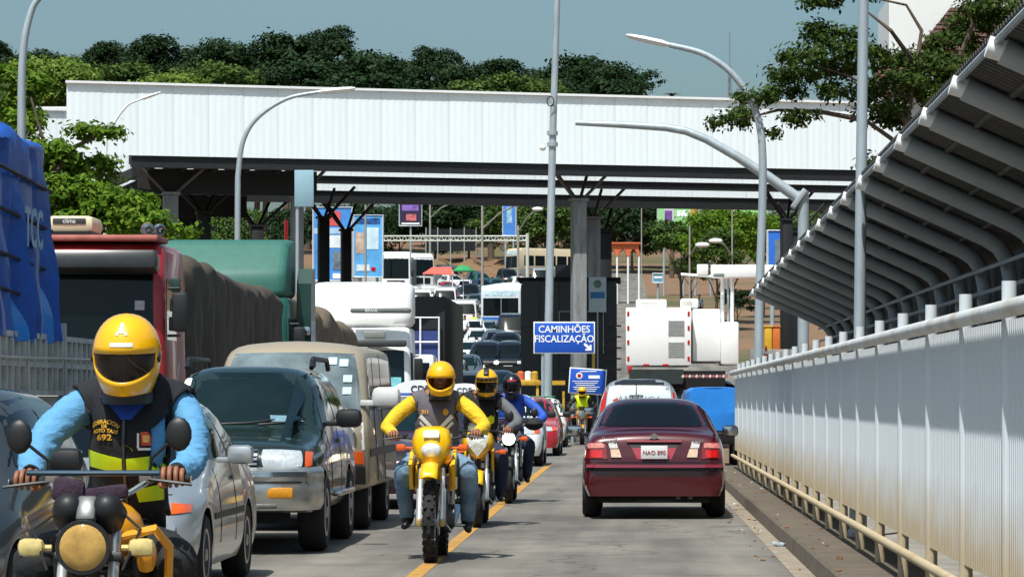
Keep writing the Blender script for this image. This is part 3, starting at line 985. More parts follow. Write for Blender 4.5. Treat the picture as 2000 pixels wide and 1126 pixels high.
# dark car at the frame edge
dgrey = carpaint('dark_grey_green', (40, 46, 46), .5, .1, dirt=((70, 74, 72), .5, 2.5))
HATCH = [(0, .52, .60, .62, .54, .4), (.06, .64, .72, .76, .68, .5), (.3, .74, .83, .82, .76, .6), (.8, .86, .97, .85, .80, .64), (1.0, .92, 1.04, .85, .80, .66),
         (1.75, .98, 1.46, .85, .80, .60), (2.2, .98, 1.50, .85, .80, .62), (3.2, .98, 1.48, .85, .80, .60), (3.45, .98, 1.40, .85, .79, .58), (3.8, .9, 1.0, .82, .74, .6), (3.88, .6, .7, .72, .62, .45)]
HW_ = [(.72, .30), (3.08, .30)]
def hatch_details(gl, lensm=None):
    return [('windshield', 'F', [(-.58, 1.44), (.58, 1.44), (.70, 1.03), (-.70, 1.03)], gl, False, dict(n=(10, 6))),
            ('rear_window', 'R', [(-.5, 1.42), (.5, 1.42), (.58, 1.08), (-.58, 1.08)], gl, False, dict(n=(8, 5))),
            ('side_window', 'S', [(1.75, 1.39), (2.25, 1.42), (2.25, 1.03), (1.25, 1.03)], gl, True),
            ('side_window', 'S', [(2.33, 1.42), (3.05, 1.40), (3.2, 1.04), (2.33, 1.03)], gl, True),
            ('tail_light', 'R', [(.52, .98), (.68, .95), (.7, .74), (.54, .76)], redl, True)] + front_kit(.42, .66, .66, .79, .38, lensm=lensm)
t, bv = car('dark_hatchback', 'dark grey hatchback half cut off at the left frame edge', 'car', HATCH, HW_, .22, dgrey, hatch_details(glass), (-4.2, 17.6, 0))
mirror_part(t, .98, 1.4, 1.06, blackp)

# ------------------------------------------------------------------ dark green SUV
gpaint = carpaint('dark_green', (26, 44, 36), .25, .15)
SUVK = [(0, .80, .86, .70, .62, .42), (.05, .88, .95, .80, .72, .52), (.25, .94, 1.02, .85, .79, .62), (1.0, 1.0, 1.10, .86, .82, .66), (1.2, 1.03, 1.13, .86, .82, .68), (1.28, 1.05, 1.17, .86, .82, .68),
        (1.85, 1.10, 1.68, .86, .81, .64), (2.2, 1.10, 1.73, .86, .81, .65), (3.9, 1.10, 1.72, .86, .81, .64), (4.15, 1.08, 1.62, .86, .80, .62), (4.32, 1.0, 1.15, .85, .79, .62), (4.38, .75, .85, .80, .72, .5)]
SUVW = [(.80, .36), (3.45, .36)]
mblk = M('suv_chrome_worn', (190, 192, 190), .3, .85, var=.15, scale=8)
det = [('windshield', 'F', [(-.60, 1.655), (.60, 1.655), (.71, 1.165), (-.71, 1.165)], glassg, False, dict(n=(10, 6))),
       ('side_window', 'S', [(1.95, 1.62), (2.5, 1.66), (2.5, 1.15), (1.5, 1.15)], glass, True),
       ('side_window', 'S', [(2.58, 1.66), (3.2, 1.66), (3.2, 1.15), (2.58, 1.15)], glass, True),
       ('side_window', 'S', [(3.3, 1.66), (3.85, 1.62), (3.95, 1.15), (3.3, 1.15)], glass, True),
       ('door_seam', 'S', rect(2.53, 2.546, .5, 1.12), dark, True, dict(n=(1, 5), off=.003)), ('door_seam', 'S', rect(1.5, 1.516, .55, 1.1), dark, True, dict(n=(1, 5), off=.003)), ('door_handle', 'S', rect(2.34, 2.48, .98, 1.02), blackp, True, dict(off=.014)), ('hood_seam', 'F', rect(-.7, .7, .962, .97), dark, False, dict(n=(12, 1), off=.003)),
       ('headlight', 'F', [(.34, .95), (.70, .935), (.72, .79), (.36, .775)], lens, True, dict(off=.02, n=(8, 5), rnd=.25)),
       ('indicator', 'F', [(.725, .93), (.78, .92), (.79, .80), (.735, .79)], amber, True, dict(off=.012)),
       ('grille', 'F', rect(-.32, .32, .79, .94), blackp, False, dict(off=.01)),
       ] + [('grille_bar', 'F', rect(-.31, .31, z, z + .02), chrome, False, dict(off=.025)) for z in (.81, .85, .89, .93)]
t, bv = car('green_suv', 'dark green off-road SUV with chrome bumper and roof rails', 'car', SUVK, SUVW, .38, gpaint, det, (-3.67, 30.0, 0), tyre=.25)
bm_ = MB()
bp = [(-.86, .45), (-.84, .2), (-.74, -.02), (-.4, -.12), (.4, -.12), (.74, -.02), (.84, .2), (.86, .45)]
vs_, fs_ = [], []
pz = [(.02, .40), (-.03, .47), (-.035, .62), (-.02, .66), (-.035, .70), (-.03, .76), (.04, .79)]
for (x, y) in bp:
    L_ = math.hypot(x, y - .3) or 1
    for (o_, z) in pz:
        vs_.append((x * (1 - o_ * .6), y + o_, z))
q = len(pz)
bm_.add(vs_, [(i * q + j, i * q + j + 1, (i + 1) * q + j + 1, (i + 1) * q + j) for i in range(len(bp) - 1) for j in range(q - 1)])
bo = obj('front_bumper', bm_, mblk, t, ang=60)
bvb_ = bvh_of(bo.data)
obj('bumper_strip', patch(bvb_, 'F', rect(-.76, .76, .705, .75), n=(16, 2), off=.012), chrome, bo, ang=60)
obj('bumper_groove', patch(bvb_, 'F', rect(-.76, .76, .645, .665), n=(16, 1), off=.006), blackp, bo, ang=60)
obj('bumper_lip', patch(bvb_, 'F', rect(-.5, .5, .425, .455), n=(12, 1), off=.012), chrome, bo, ang=60)
for s in (-1, 1):
    mb = MB(); mb.box((s * .5, -.125, .56), (.30, .05, .10), b=.02); obj('fog_lamp', mb, M('fog_amber', (206, 138, 20), .3, var=.2, scale=30, coat=.6), bo)
mb = MB(); mb.box((0, -.15, .58), (.42, .02, .13), b=.005); obj('number_plate', mb, platew, bo)
mb = MB(); mb.box((0, .1, .33), (1.2, .05, .1)); obj('skid_plate', mb, dark, t, smooth=False)
for s in (-1, 1):
    mb = MB(); mb.tube([(s * .60, 2.1, 1.70), (s * .60, 2.25, 1.79), (s * .60, 3.7, 1.79), (s * .60, 3.85, 1.70)], .025, 8)
    mb.box((s * .60, 2.25, 1.75), (.05, .12, .1), b=.02); obj('roof_rail', mb, blackp, t)
mirror_part(t, 1.0, 1.65, 1.22, blackp, 1.25)
mb = MB(); mb.tube([(-.3, 1.12, 1.165), (.1, 1.16, 1.18), (.35, 1.33, 1.21)], .012, 6); mb.tube([(.2, 1.12, 1.165), (.5, 1.18, 1.19), (.62, 1.3, 1.22)], .012, 6); obj('wiper', mb, blackp, t)
mb = MB(); mb.tube([(-.62, 1.05, 1.05), (-.55, 1.2, 1.75)], .006, 5); obj('antenna', mb, alu, t)
obj('windshield_sticker', patch(bv, 'F', rect(-.60, -.52, 1.53, 1.60), off=.012), whitep, t)
obj('dash_cloth', patch(bv, 'F', [(.28, 1.25), (.55, 1.24), (.6, 1.19), (.3, 1.19)], off=.012), M('dash_paper', (96, 134, 150), .7, var=.3, scale=15), t)
for s in (-1, 1):
    mb = MB(); mb.box((s * .87, 2.6, .5), (.1, 1.6, .05), b=.02); obj('side_step', mb, mblk, t)

# ------------------------------------------------------------------ pillow prism for vans, cabs and buses
def round_poly(poly, r):
    out = []
    n = len(poly)
    for i in range(n):
        p0, p, p2 = [Vector(q) for q in (poly[i - 1], poly[i], poly[(i + 1) % n])]
        a, b = (p0 - p), (p2 - p)
        ra = min(r, a.length * .45); rb = min(r, b.length * .45)
        A_, B_ = p + a.normalized() * ra, p + b.normalized() * rb
        for t in (0, .33, .67, 1):
            out.append(((1 - t) ** 2 * A_ + 2 * t * (1 - t) * p + t * t * B_))
    return [(v.x, v.y) for v in out]
def pill(profile, hw, b=.07, bow=0.0, r=.1, taper=None, bowlen=1.2, crown=0.0):
    pr = round_poly(profile, r)
    cx = sum(p[0] for p in pr) / len(pr); cz = sum(p[1] for p in pr) / len(pr)
    sl = [(-1, 1), (-1 + .25 * b / hw, .5), (-1 + .8 * b / hw, .12), (-1 + 1.6 * b / hw, 0), (-.6, 0), (-.3, 0), (0, 0)]
    sl = sl + [(-a, i) for (a, i) in sl[-2::-1]]
    n = len(pr); mb = MB(); vs, fs = [], []
    for (a, ins) in sl:
        for (y, z) in pr:
            d = Vector((y - cx, z - cz)); L = d.length or 1
            k = max(0, 1 - ins * b / L)
            yy, zz = cx + d.x * k, cz + d.y * k
            x = a * hw
            if bow: yy += bow * (abs(a) ** 2.4) * max(0, 1 - max(0, yy - min(p[0] for p in pr)) / bowlen)
            if crown and zz > cz: zz -= crown * a * a * (zz - cz) / (max(p[1] for p in pr) - cz)
            if taper and zz > taper[0]: x *= 1 - taper[2] * min(1, (zz - taper[0]) / (taper[1] - taper[0]))
            vs.append((x, yy, zz))
    for j in range(len(sl) - 1):
        for i in range(n):
            k = (i + 1) % n
            fs.append((j * n + i, j * n + k, (j + 1) * n + k, (j + 1) * n + i))
    fs.append(tuple(range(n))); fs.append(tuple((len(sl) - 1) * n + i for i in range(n)))
    mb.add(vs, fs)
    me = mb.mesh('b'); fix(me)
    return me
def prism_vehicle(name, label, cat, profile, hw, paint, details, wheels, loc, rz=0, group=None, tyre=.2, under=True, dual=1.0, **kw):
    t = thing(name, label, cat, loc, rz, group)
    me = pill(profile, hw, **kw)
    bv = dress(t, me, details)
    obj('body', me, paint, t, ang=45)
    L = max(p[0] for p in profile)
    zb = min(p[1] for p in profile)
    if under:
        mb = MB(); mb.box((0, L / 2, zb - .06), (2 * hw - .5, L - .5, .3), b=.03); obj('underbody', mb, dark, t)
    add_wheels(t, wheels, hw, tyre, None, inset=.13)
    return t, bv

# ------------------------------------------------------------------ beige and white van
vanp = M('van_beige', (158, 147, 126), .45, .1, var=.08, scale=2, coat=.3, dirt=((140, 128, 108), .5, 2))
vglass = M('van_glass_painted_reflection', (98, 112, 116), .06, var=.75, scale=1.3, spec=.6)  # whitish sky reflection painted into the windscreen colour as pale, blotchy noise
prof = [(0, .42), (-.02, .95), (.05, 1.12), (.62, 1.9), (.95, 2.03), (4.3, 2.03), (4.5, 1.9), (4.55, .42)]
det = [('windshield', 'F', [(-.665, 1.90), (.665, 1.90), (.775, 1.18), (-.775, 1.18)], vglass, False, dict(n=(14, 8), off=.008, rnd=.12)),
       ('front_panel', 'F', [(-.78, 1.15), (.78, 1.15), (.80, .86), (-.80, .86)], M('van_white', (214, 214, 208), .4, var=.06), False, dict(n=(12, 3), off=.006)),
       ('headlight', 'F', rect(.38, .62, .70, .84), lens, True, dict(off=.02)),
       ('indicator', 'F', rect(.62, .79, .71, .84), amber, True, dict(off=.02)),
       ('grille', 'F', rect(-.36, .36, .70, .84), blackp, False, dict(off=.012)),
       ('front_bumper', 'F', [(-.80, .68), (.80, .68), (.80, .42), (-.80, .42)], blackp, False, dict(n=(12, 3), off=.07)),
       ('side_window', 'S', [(.85, 1.83), (1.5, 1.86), (1.5, 1.28), (.55, 1.28)], glass, True),
       ('side_window', 'S', [(1.6, 1.86), (2.6, 1.86), (2.6, 1.28), (1.6, 1.28)], glass, True),
       ('side_window', 'S', [(2.7, 1.86), (4.1, 1.84), (4.15, 1.28), (2.7, 1.28)], glass, True),
       ('door_seam', 'S', rect(1.53, 1.555, .5, 1.9), dark, True), ('door_seam', 'S', rect(2.64, 2.66, .5, 1.9), dark, True), ('side_trim', 'S', rect(.5, 4.3, .78, .86), blackp, True, dict(n=(10, 2), off=.012))]
t, bv = prism_vehicle('beige_van', 'beige and white passenger van with big windscreen behind the green SUV', 'van', prof, .845, vanp, det, [(.75, .32), (3.35, .32)], (-3.62, 35.2, 0), b=.14, r=.2, taper=(1.1, 2.03, .13), bow=.2, crown=.07)
mirror_part(t, 1.02, .35, 1.42, M('van_mirror_white', (200, 202, 200), .4), 1.55)
for (x, z) in ((.38, 1.77), (.50, 1.75), (.55, 1.58), (.55, 1.45)):
    obj('windshield_sticker', patch(bv, 'F', rect(x, x + .09, z, z + .075), off=.016), M('sticker_blue_white', (186, 214, 224), .5), t)
mb = MB(); mb.ball((.62, .02, 1.24), .06, 10); obj('lamp', mb, M('van_yellow_lamp', (214, 180, 40), .4), t)
obj('dash_paper', patch(bv, 'F', rect(.25, .58, 1.215, 1.27), off=.014), M('dash_grey', (150, 150, 140), .7), t)
for sx in (-.35, .32):
    mb = MB(); mb.box((sx, 1.02, 1.35), (.46, .12, .6), b=.1); obj('seat', mb, dark, t)

# ------------------------------------------------------------------ maroon sedan seen from behind
maroon = carpaint('maroon', (72, 9, 20), .2, .2)
MK = [(0, .50, .58, .60, .52, .36), (.06, .60, .66, .74, .66, .50), (.3, .70, .79, .81, .74, .60), (1.0, .82, .93, .845, .79, .62), (1.25, .90, 1.0, .845, .80, .65),
      (1.95, .93, 1.38, .845, .80, .57), (2.3, .93, 1.415, .845, .80, .585), (2.95, .95, 1.41, .845, .80, .585), (3.15, .96, 1.365, .845, .80, .575), (3.75, .985, 1.07, .845, .795, .64), (3.85, .985, 1.045, .845, .79, .66),
      (4.18, .965, 1.025, .83, .76, .64), (4.26, .90, .965, .815, .75, .60), (4.31, .72, .80, .80, .74, .55), (4.36, .62, .68, .80, .74, .5), (4.37, .42, .48, .78, .72, .45)]
tl_d = M('tail_lens_dark', (120, 10, 12), .25, var=.25, scale=25, coat=.8)
pinkp = M('maroon_garnish', (150, 34, 52), .3, var=.08, coat=.5)
det = [('rear_window', 'R', [(-.53, 1.365), (.53, 1.365), (.655, 1.075), (-.655, 1.075)], glass, False, dict(n=(12, 6), off=.008)),
       ('side_window', 'S', [(1.92, 1.31), (2.42, 1.34), (2.42, .98), (1.42, .98)], glass, True),
       ('side_window', 'S', [(2.5, 1.34), (2.92, 1.32), (3.2, 1.0), (2.5, .98)], glass, True),
       ('windshield', 'F', [(-.55, 1.355), (.55, 1.355), (.67, 1.0), (-.67, 1.0)], glass, False, dict(n=(10, 5))),
       ('tail_light', 'R', [(.56, .90), (.785, .895), (.79, .705), (.55, .70)], tl_d, True, dict(off=.012)),
       ('tail_lens', 'R', [(.60, .80), (.735, .80), (.735, .72), (.60, .715)], redl, True, dict(off=.02)),
       ('tail_lens_top', 'R', [(.58, .885), (.77, .88), (.77, .825), (.58, .83)], M('tail_lens_pink', (196, 120, 112), .3, var=.4, scale=30, coat=.5), True, dict(off=.018)),
       ('boot_light', 'R', [(.44, .90), (.54, .90), (.52, .825), (.42, .825)], M('clear_lens', (196, 192, 190), .2, var=.2, scale=40, coat=.8), True, dict(off=.018)),
       ('reverse_light', 'R', [(.41, .815), (.51, .815), (.50, .72), (.38, .72)], M('clear_lens_warm', (206, 176, 150), .2, var=.4, scale=40, coat=.8), True, dict(off=.018)),
       ('plate_recess', 'R', [(-.33, .895), (.33, .895), (.26, .83), (-.26, .83)], M('recess_dark', (30, 6, 10), .5), False, dict(off=.004)),
       ('boot_panel', 'R', [(-.26, .83), (.26, .83), (.2, .70), (-.2, .70)], pinkp, False, dict(off=.004)),
       ('boot_lip', 'R', rect(-.32, .32, .895, .915), M('maroon_lip', (140, 30, 44), .25, coat=.6), False, dict(off=.025)),
       ('bumper_trim', 'R', rect(-.80, .80, .565, .60), blackp, False, dict(off=.02, n=(16, 2))),
       ('bumper_top', 'R', rect(-.78, .78, .60, .635), M('bumper_gloss', (128, 40, 52), .15, var=.05, coat=1), False, dict(off=.045, n=(16, 2))),
       ('seam', 'R', rect(-.75, .75, .66, .667), dark, False, dict(off=.006, n=(14, 1))), ('boot_seam', 'R', [(.665, 1.0), (.672, 1.0), (.552, .69), (.545, .69)], dark, True, dict(off=.003, n=(1, 6))),
       ('door_seam', 'S', rect(2.452, 2.468, .34, .95), dark, True, dict(n=(1, 5), off=.003))]
t, bv = car('maroon_sedan', 'dark maroon sedan driving away in the right lane', 'car', MK, [(.85, .31), (3.42, .31)], .27, maroon, det, (xat(1278, 38.5), 38.7 + 4.37, 0), PI, tyre=.22)
mirror_part(t, .97, 1.55, 1.0, blackp, 1.0)
mb = MB(); mb.box((0, 4.395, .78), (.31, .02, .155), b=.006); pl_ = obj('number_plate', mb, platew, t)
mb = text_mb('NAO 890', .066, .0005); o = obj('plate_lettering', mb, platey, pl_, smooth=False); o.rotation_euler = (0, 0, PI); o.location = (0, 4.408, .775)
mb = text_mb('Sunny', .075, .003); o = obj('badge_lettering', mb, chrome, t, smooth=False); o.rotation_euler = (0, 0, PI); o.location = (.52, 4.305, .93)
mb = text_mb('super', .06, .001); o = obj('badge_lettering', mb, chrome, t, smooth=False); o.rotation_euler = (0, 0, PI); o.location = (-.52, 4.305, .92)
em = MB(); em.lathe([(.035, -.006), (.035, .006)], axis='y', n=16); em.box((0, 0, 0), (.11, .014, .022)); o = obj('emblem', em, chrome, t); o.location = (0, 4.285, .965)
for x in (-.42, -.28):
    mb = MB(); mb.tube([(x, 3.9, .27), (x, 4.36, .265)], .032, 10); obj('exhaust_pipe', mb, M('exhaust', (70, 66, 64), .4, .7), t)
mb = MB(); mb.box((0, 4.15, .24), (1.3, .3, .1), b=.03); obj('rear_valance', mb, dark, t)

# ------------------------------------------------------------------ silver minivan ahead of it
mvk = [(0, .6, .66, .7, .6, .4), (.1, .78, .86, .8, .72, .55), (.9, .95, 1.06, .85, .80, .66), (1.6, 1.0, 1.66, .85, .81, .66), (2.0, 1.0, 1.76, .85, .81, .66), (3.8, 1.0, 1.76, .85, .81, .66), (4.02, 1.0, 1.66, .85, .81, .66), (4.14, .98, 1.25, .85, .80, .68), (4.2, .7, .8, .83, .76, .6)]
roofdark = M('minivan_roof_dark', (30, 36, 40), .3, var=.1)
det = [('rear_window', 'R', [(-.56, 1.62), (.56, 1.62), (.64, 1.1), (-.64, 1.1)], M('printed_film', (186, 196, 200), .3, var=.12, scale=3, coat=.4), False, dict(n=(10, 5), off=.01)),
       ('tail_light', 'R', [(.60, 1.62), (.70, 1.6), (.80, 1.0), (.67, .98)], redl, True, dict(off=.02, n=(3, 6))),
       ('side_window', 'S', [(1.7, 1.6), (2.4, 1.65), (2.4, 1.08), (1.3, 1.08)], glass, True), ('side_window', 'S', [(2.5, 1.65), (3.7, 1.64), (3.75, 1.08), (2.5, 1.08)], glass, True),
       ('roof_edge', 'R', [(-.6, 1.745), (.6, 1.745), (.62, 1.65), (-.62, 1.65)], roofdark, False, dict(off=.012, n=(8, 2))),
       ('roof_panel', 'T', [(-.6, 1.9), (.6, 1.9), (.6, 3.9), (-.6, 3.9)], roofdark, False, dict(off=.006, thick=.02)),
       ('number_plate', 'R', rect(-.2, .2, .78, .9), platew, False), ('windshield', 'F', [(-.6, 1.6), (.6, 1.6), (.68, 1.1), (-.68, 1.1)], glass, False, dict(n=(8, 4)))]
t, bv = car('silver_minivan', 'silver minivan with tall red tail lights and lettered rear window', 'car', mvk, [(.8, .31), (3.4, .31)], .28, silver, det, (xat(1249, 62), 62 + 4.2, 0), PI)
mb = text_mb('AMERICA', .2, .002); o = obj('window_lettering', mb, M('film_grey_letter', (150, 158, 162), .5), t, smooth=False); o.rotation_euler = (0, 0, PI); o.location = (0.0, 4.22, 1.36)
mb = MB(); mb.box((.06, 4.2, 1.36), (.26, .03, .2), b=.04); mb.box((.06, 4.18, 1.52), (.02, .03, .3)); obj('rear_wiper', mb, blackp, t)
o = M('film_red', (200, 90, 80), .5)
mb = MB(); mb.box((.42, 4.215, 1.32), (.1, .01, .16), ry=.5); obj('film_motif', mb, o, t, smooth=False)
mirror_part(t, .98, 1.2, 1.15, blackp)

# ------------------------------------------------------------------ oncoming queue along the centre line
protos_c = {}
def proto_car(kind):
    if kind in protos_c: return protos_c[kind]
    return None
def put_car(kind, name, label, loc, paint, rz=0, group=None, gl=None):
    k = kind
    if k not in protos_c:
        if kind == 'sedan':
            t, bv = car(name, label, 'car', SEDAN, SW, .2, paint, sedan_details(gl or glass, paint, front_kit(.42, .64, .60, .72, .38) + [('tail_light', 'R', rect(.45, .72, .72, .88), redl, True)]), loc, rz, group, lv=1)
            mirror_part(t, .96, 1.55, 1.0, blackp)
        elif kind == 'hatch':
            t, bv = car(name, label, 'car', HATCH, HW_, .22, paint, hatch_details(gl or glass), loc, rz, group, lv=1)
            mirror_part(t, .98, 1.4, 1.06, blackp)
        elif kind == 'suv':
            dd = [('windshield', 'F', [(-.60, 1.655), (.60, 1.655), (.71, 1.165), (-.71, 1.165)], gl or glass, False, dict(n=(8, 5))),
                  ('side_window', 'S', [(1.95, 1.62), (2.5, 1.66), (2.5, 1.15), (1.5, 1.15)], glass, True), ('side_window', 'S', [(2.58, 1.66), (3.85, 1.64), (3.95, 1.15), (2.58, 1.15)], glass, True),
                  ('front_bumper', 'F', rect(-.78, .78, .5, .7), blackp, False, dict(off=.06, n=(10, 2)))] + front_kit(.42, .68, .8, .94, .6)
            t, bv = car(name, label, 'car', SUVK, SUVW, .38, paint, dd, loc, rz, group, lv=1)
            mirror_part(t, .99, 1.65, 1.2, blackp)
        elif kind == 'van':
            dd = [('windshield', 'F', [(-.66, 1.86), (.66, 1.86), (.74, 1.20), (-.74, 1.20)], gl or glass, False, dict(n=(8, 5), off=.008)),
                  ('front_bumper', 'F', rect(-.8, .8, .44, .66), blackp, False, dict(off=.05, n=(8, 2))), ('headlight', 'F', rect(.42, .76, .72, .86), lens, True, dict(off=.02)), ('grille', 'F', rect(-.36, .36, .72, .84), blackp, False),
                  ('side_window', 'S', [(.85, 1.83), (1.5, 1.86), (1.5, 1.28), (.55, 1.28)], glass, True), ('side_window', 'S', [(1.6, 1.86), (4.1, 1.86), (4.15, 1.28), (1.6, 1.28)], glass, True)]
            t, bv = prism_vehicle(name, label, 'van', prof, .845, paint, dd, [(.75, .32), (3.35, .32)], loc, rz, group, b=.1, r=.12, taper=(1.1, 2.03, .13), bow=.12)
            mirror_part(t, 1.0, .4, 1.4, blackp, 1.2)
        protos_c[k] = t
        return t
    c = copy_tree(protos_c[k])
    c.name = name
    c.location = loc; c.rotation_euler = (0, 0, rz)
    c['label'] = label
    if group: c['group'] = group
    elif 'group' in c: del c['group']
    for ch in c.children:
        if ch.name.startswith('body'):
            ch.material_slots[0].link = 'OBJECT'; ch.material_slots[0].material = paint
    return c
Gq = 'oncoming cars queueing along the centre line'
plum = carpaint('plum', (58, 30, 46), .3, .3)
whitec = carpaint('white', (226, 228, 226), .35, .05)
redc = carpaint('red', (168, 24, 34), .3, .15)
def roof_sign(t, txt, z=1.44, y=2.45):
    mb = MB(); n = 12
    pr = [(.40 * math.cos(PI * k / n), .21 * math.sin(PI * k / n) ** .8) for k in range(n + 1)]
    mb.prism(pr, 'y', -.05, .05); o = obj('roof_sign', mb, whitet, t, loc=(0, y, z))
    mb = MB(); mb.box((0, -.052, .02), (.72, .006, .035)); obj('sign_stripe', mb, M('sign_stripe_blue', (70, 110, 190), .5), o, smooth=False)
    a = text_mb(txt, .13, .002); obj('sign_lettering', a, M('sign_ink', (50, 60, 80), .5), o, smooth=False, loc=(0, -.056, .085))
t = put_car('sedan', 'taxi_sedan', 'plum taxi sedan with white CDE roof sign beside the van', (xat(797, 42), 42, 0), plum, group=Gq, gl=glassg)
base_sedan = copy_tree(t); base_sedan.location = (xat(892, 53), 53, 0); base_sedan['label'] = 'silver taxi sedan with white roof sign behind the helmeted pair'
base_sedan['group'] = Gq; base_sedan.name = 'taxi_sedan'
for ch in base_sedan.children:
    if ch.name.startswith('body'):
        ch.material_slots[0].link = 'OBJECT'; ch.material_slots[0].material = silver
protos_c['sedan'] = base_sedan
clean_sedan = None
t2 = base_sedan
# a plain copy source without the roof sign is kept in protos_c before the signs are added
SRC = copy_tree(base_sedan)
protos_c['sedan'] = SRC
SRC.location = (xat(1086, 80), 80 - .0, 0); SRC['label'] = 'red car between two white cars in the centre queue'; SRC['group'] = Gq; SRC.name = 'red_sedan'
SRC.location.x = -2.5
for ch in SRC.children:
    if ch.name.startswith('body'): ch.material_slots[0].material = redc
roof_sign(t, 'CDE'); roof_sign(t2, 'CDE')
put_car('hatch', 'white_hatchback', 'white hatchback with dark windscreen behind the blue-jacket rider', (-2.62, 68, 0), whitec, group=Gq)
t = put_car('sedan', 'white_sedan', 'white sedan with green taxi stripe nearest the striped barrier', (-2.62, 94, 0), whitec, group=Gq)
mb = MB(); mb.box((0, 2.5, 1.44), (.9, .6, .03), b=.01); obj('roof_panel', mb, M('taxi_green', (40, 130, 80), .4), t)
mb = MB(); mb.box((.84, 3.9, .8), (.03, .2, .16)); obj('side_lamp', mb, redl, t, smooth=False)

# cars climbing the hill: (kind, px, Y, paint, label)
blackc = carpaint('black', (18, 20, 22), .25, .2)
greyc = carpaint('grey', (96, 104, 108), .3, .4)
bluec = carpaint('navy', (34, 48, 84), .3, .3)
tealc = carpaint('teal', (40, 96, 84), .3, .3)
Gh = 'vehicles climbing the hill beyond the canopy'
hill = [('suv', 868, 132, whitec, 'white SUV right behind the near yellow helmet', 0), ('sedan', 905, 143, greyc, 'grey sedan wedged between the white SUV and black SUV', 0), ('suv', 946, 150, blackc, 'black SUV with glowing headlights before the booth', 0),
        ('suv', 985, 162, blackc, 'black SUV half hidden by the booth edge', 0), ('hatch', 838, 150, greyc, 'grey hatchback beside the dark box truck', 0), ('sedan', 930, 176, whitec, 'white sedan just below the blue city bus', 0),
        ('hatch', 922, 190, whitec, 'white hatchback second below the blue city bus', 0), ('van', 1000, 182, blackc, 'black van in the shade of the booth below the bus', 0), ('sedan', 952, 190, silver, 'silver sedan touching the front of the blue city bus', 0),
        ('van', 820, 232, whitec, 'white van leading the group below the red awning', 0), ('van', 845, 240, whitec, 'second white van below the red awning', .1), ('van', 868, 236, whitec, 'white van with red flank below the red awning', 0),
        ('sedan', 895, 262, greyc, 'grey sedan left of the green umbrella', .3), ('suv', 915, 255, blackc, 'black SUV below the green umbrella', 0), ('sedan', 938, 262, silver, 'silver sedan right of the green umbrella', .2),
        ('hatch', 960, 258, greyc, 'grey hatchback in the middle of the uphill jam', 0), ('sedan', 985, 265, silver, 'silver sedan near the beige roadside bus', .2), ('hatch', 1008, 262, bluec, 'navy hatchback before the beige roadside bus', 0), ('suv', 1035, 268, silver, 'silver SUV at the right end of the uphill jam', .1),
        ('sedan', 900, 292, whitec, 'white sedan in the last row of the jam', .4), ('van', 880, 300, greyc, 'grey van parked high on the left of the jam', .2), ('hatch', 925, 302, greyc, 'grey hatchback in the last row beside the dirt bank', 0), ('sedan', 950, 298, tealc, 'teal sedan in the last row by the utility pole', .3), ('suv', 1000, 300, blackc, 'black SUV in the last row before the beige bus', .2),
        ('sedan', 812, 118, whitec, 'white sedan just right of the white lorry cab', 0), ('van', 905, 210, whitec, 'white van second left of the blue city bus', 0), ('sedan', 850, 120, silver, 'silver sedan behind the near yellow helmet', 0), ('sedan', 912, 160, whitec, 'white sedan between grey sedan and black SUV', 0),
        ('hatch', 965, 172, greyc, 'grey hatchback behind the black SUVs', 0), ('suv', 992, 150, blackc, 'black SUV nearest the booth wall', 0), ('sedan', 968, 128, blackc, 'black sedan lowest in the queue by the booth', 0), ('hatch', 912, 126, greyc, 'grey hatchback lowest in the queue by the peaked helmet', 0),
        ('sedan', 882, 270, redc, 'small red sedan behind the red awning', .2), ('hatch', 905, 274, whitec, 'white hatchback behind the green umbrella', 0), ('sedan', 972, 280, tealc, 'teal sedan in the third uphill row', .1), ('hatch', 1022, 284, whitec, 'white hatchback beside the beige bus nose', .2), ('sedan', 1048, 276, greyc, 'grey sedan partly behind the camera mast', .1),
        ('hatch', 948, 276, bluec, 'navy hatchback in the third uphill row', .2), ('van', 1058, 292, silver, 'silver van right of the camera mast uphill', .1), ('sedan', 925, 240, greyc, 'grey sedan leading below the green umbrella', 0), ('hatch', 950, 244, silver, 'silver hatchback leading the uphill jam', 0), ('sedan', 978, 246, blackc, 'black sedan leading the uphill jam near the bus roof', 0),
        ('suv', 1003, 244, greyc, 'grey SUV just above the booth corner', 0), ('van', 795, 238, whitec, 'white van leftmost below the far lorry', 0)]
for (kind, px, Y, pt, lab, rz) in hill:
    c = put_car(kind, {'suv': 'suv', 'sedan': 'sedan', 'hatch': 'hatchback', 'van': 'van'}[kind], lab, (xat(px, Y), Y, gz(Y) + .004), pt, rz, Gh)
    c.rotation_euler = (math.atan((gz(Y + 5) - gz(Y)) / 5), 0, rz)
    if 'glowing' in lab:
        for s in (-1, 1):
            mb = MB(); mb.ball((s * .55, -.03, .87), .09, 8); obj('lit_lamp', mb, litam if s < 0 else lit, c)
    if 'red flank' in lab:
        mb = MB(); mb.box((.86, 2.5, 1.1), (.04, 3.6, 1.2)); obj('side_panel', mb, redc, c, smooth=False)
    if 'half hidden' in lab:
        mb = MB(); mb.ball((-.1, -.05, .8), .08, 8); obj('lit_lamp', mb, litam, c)

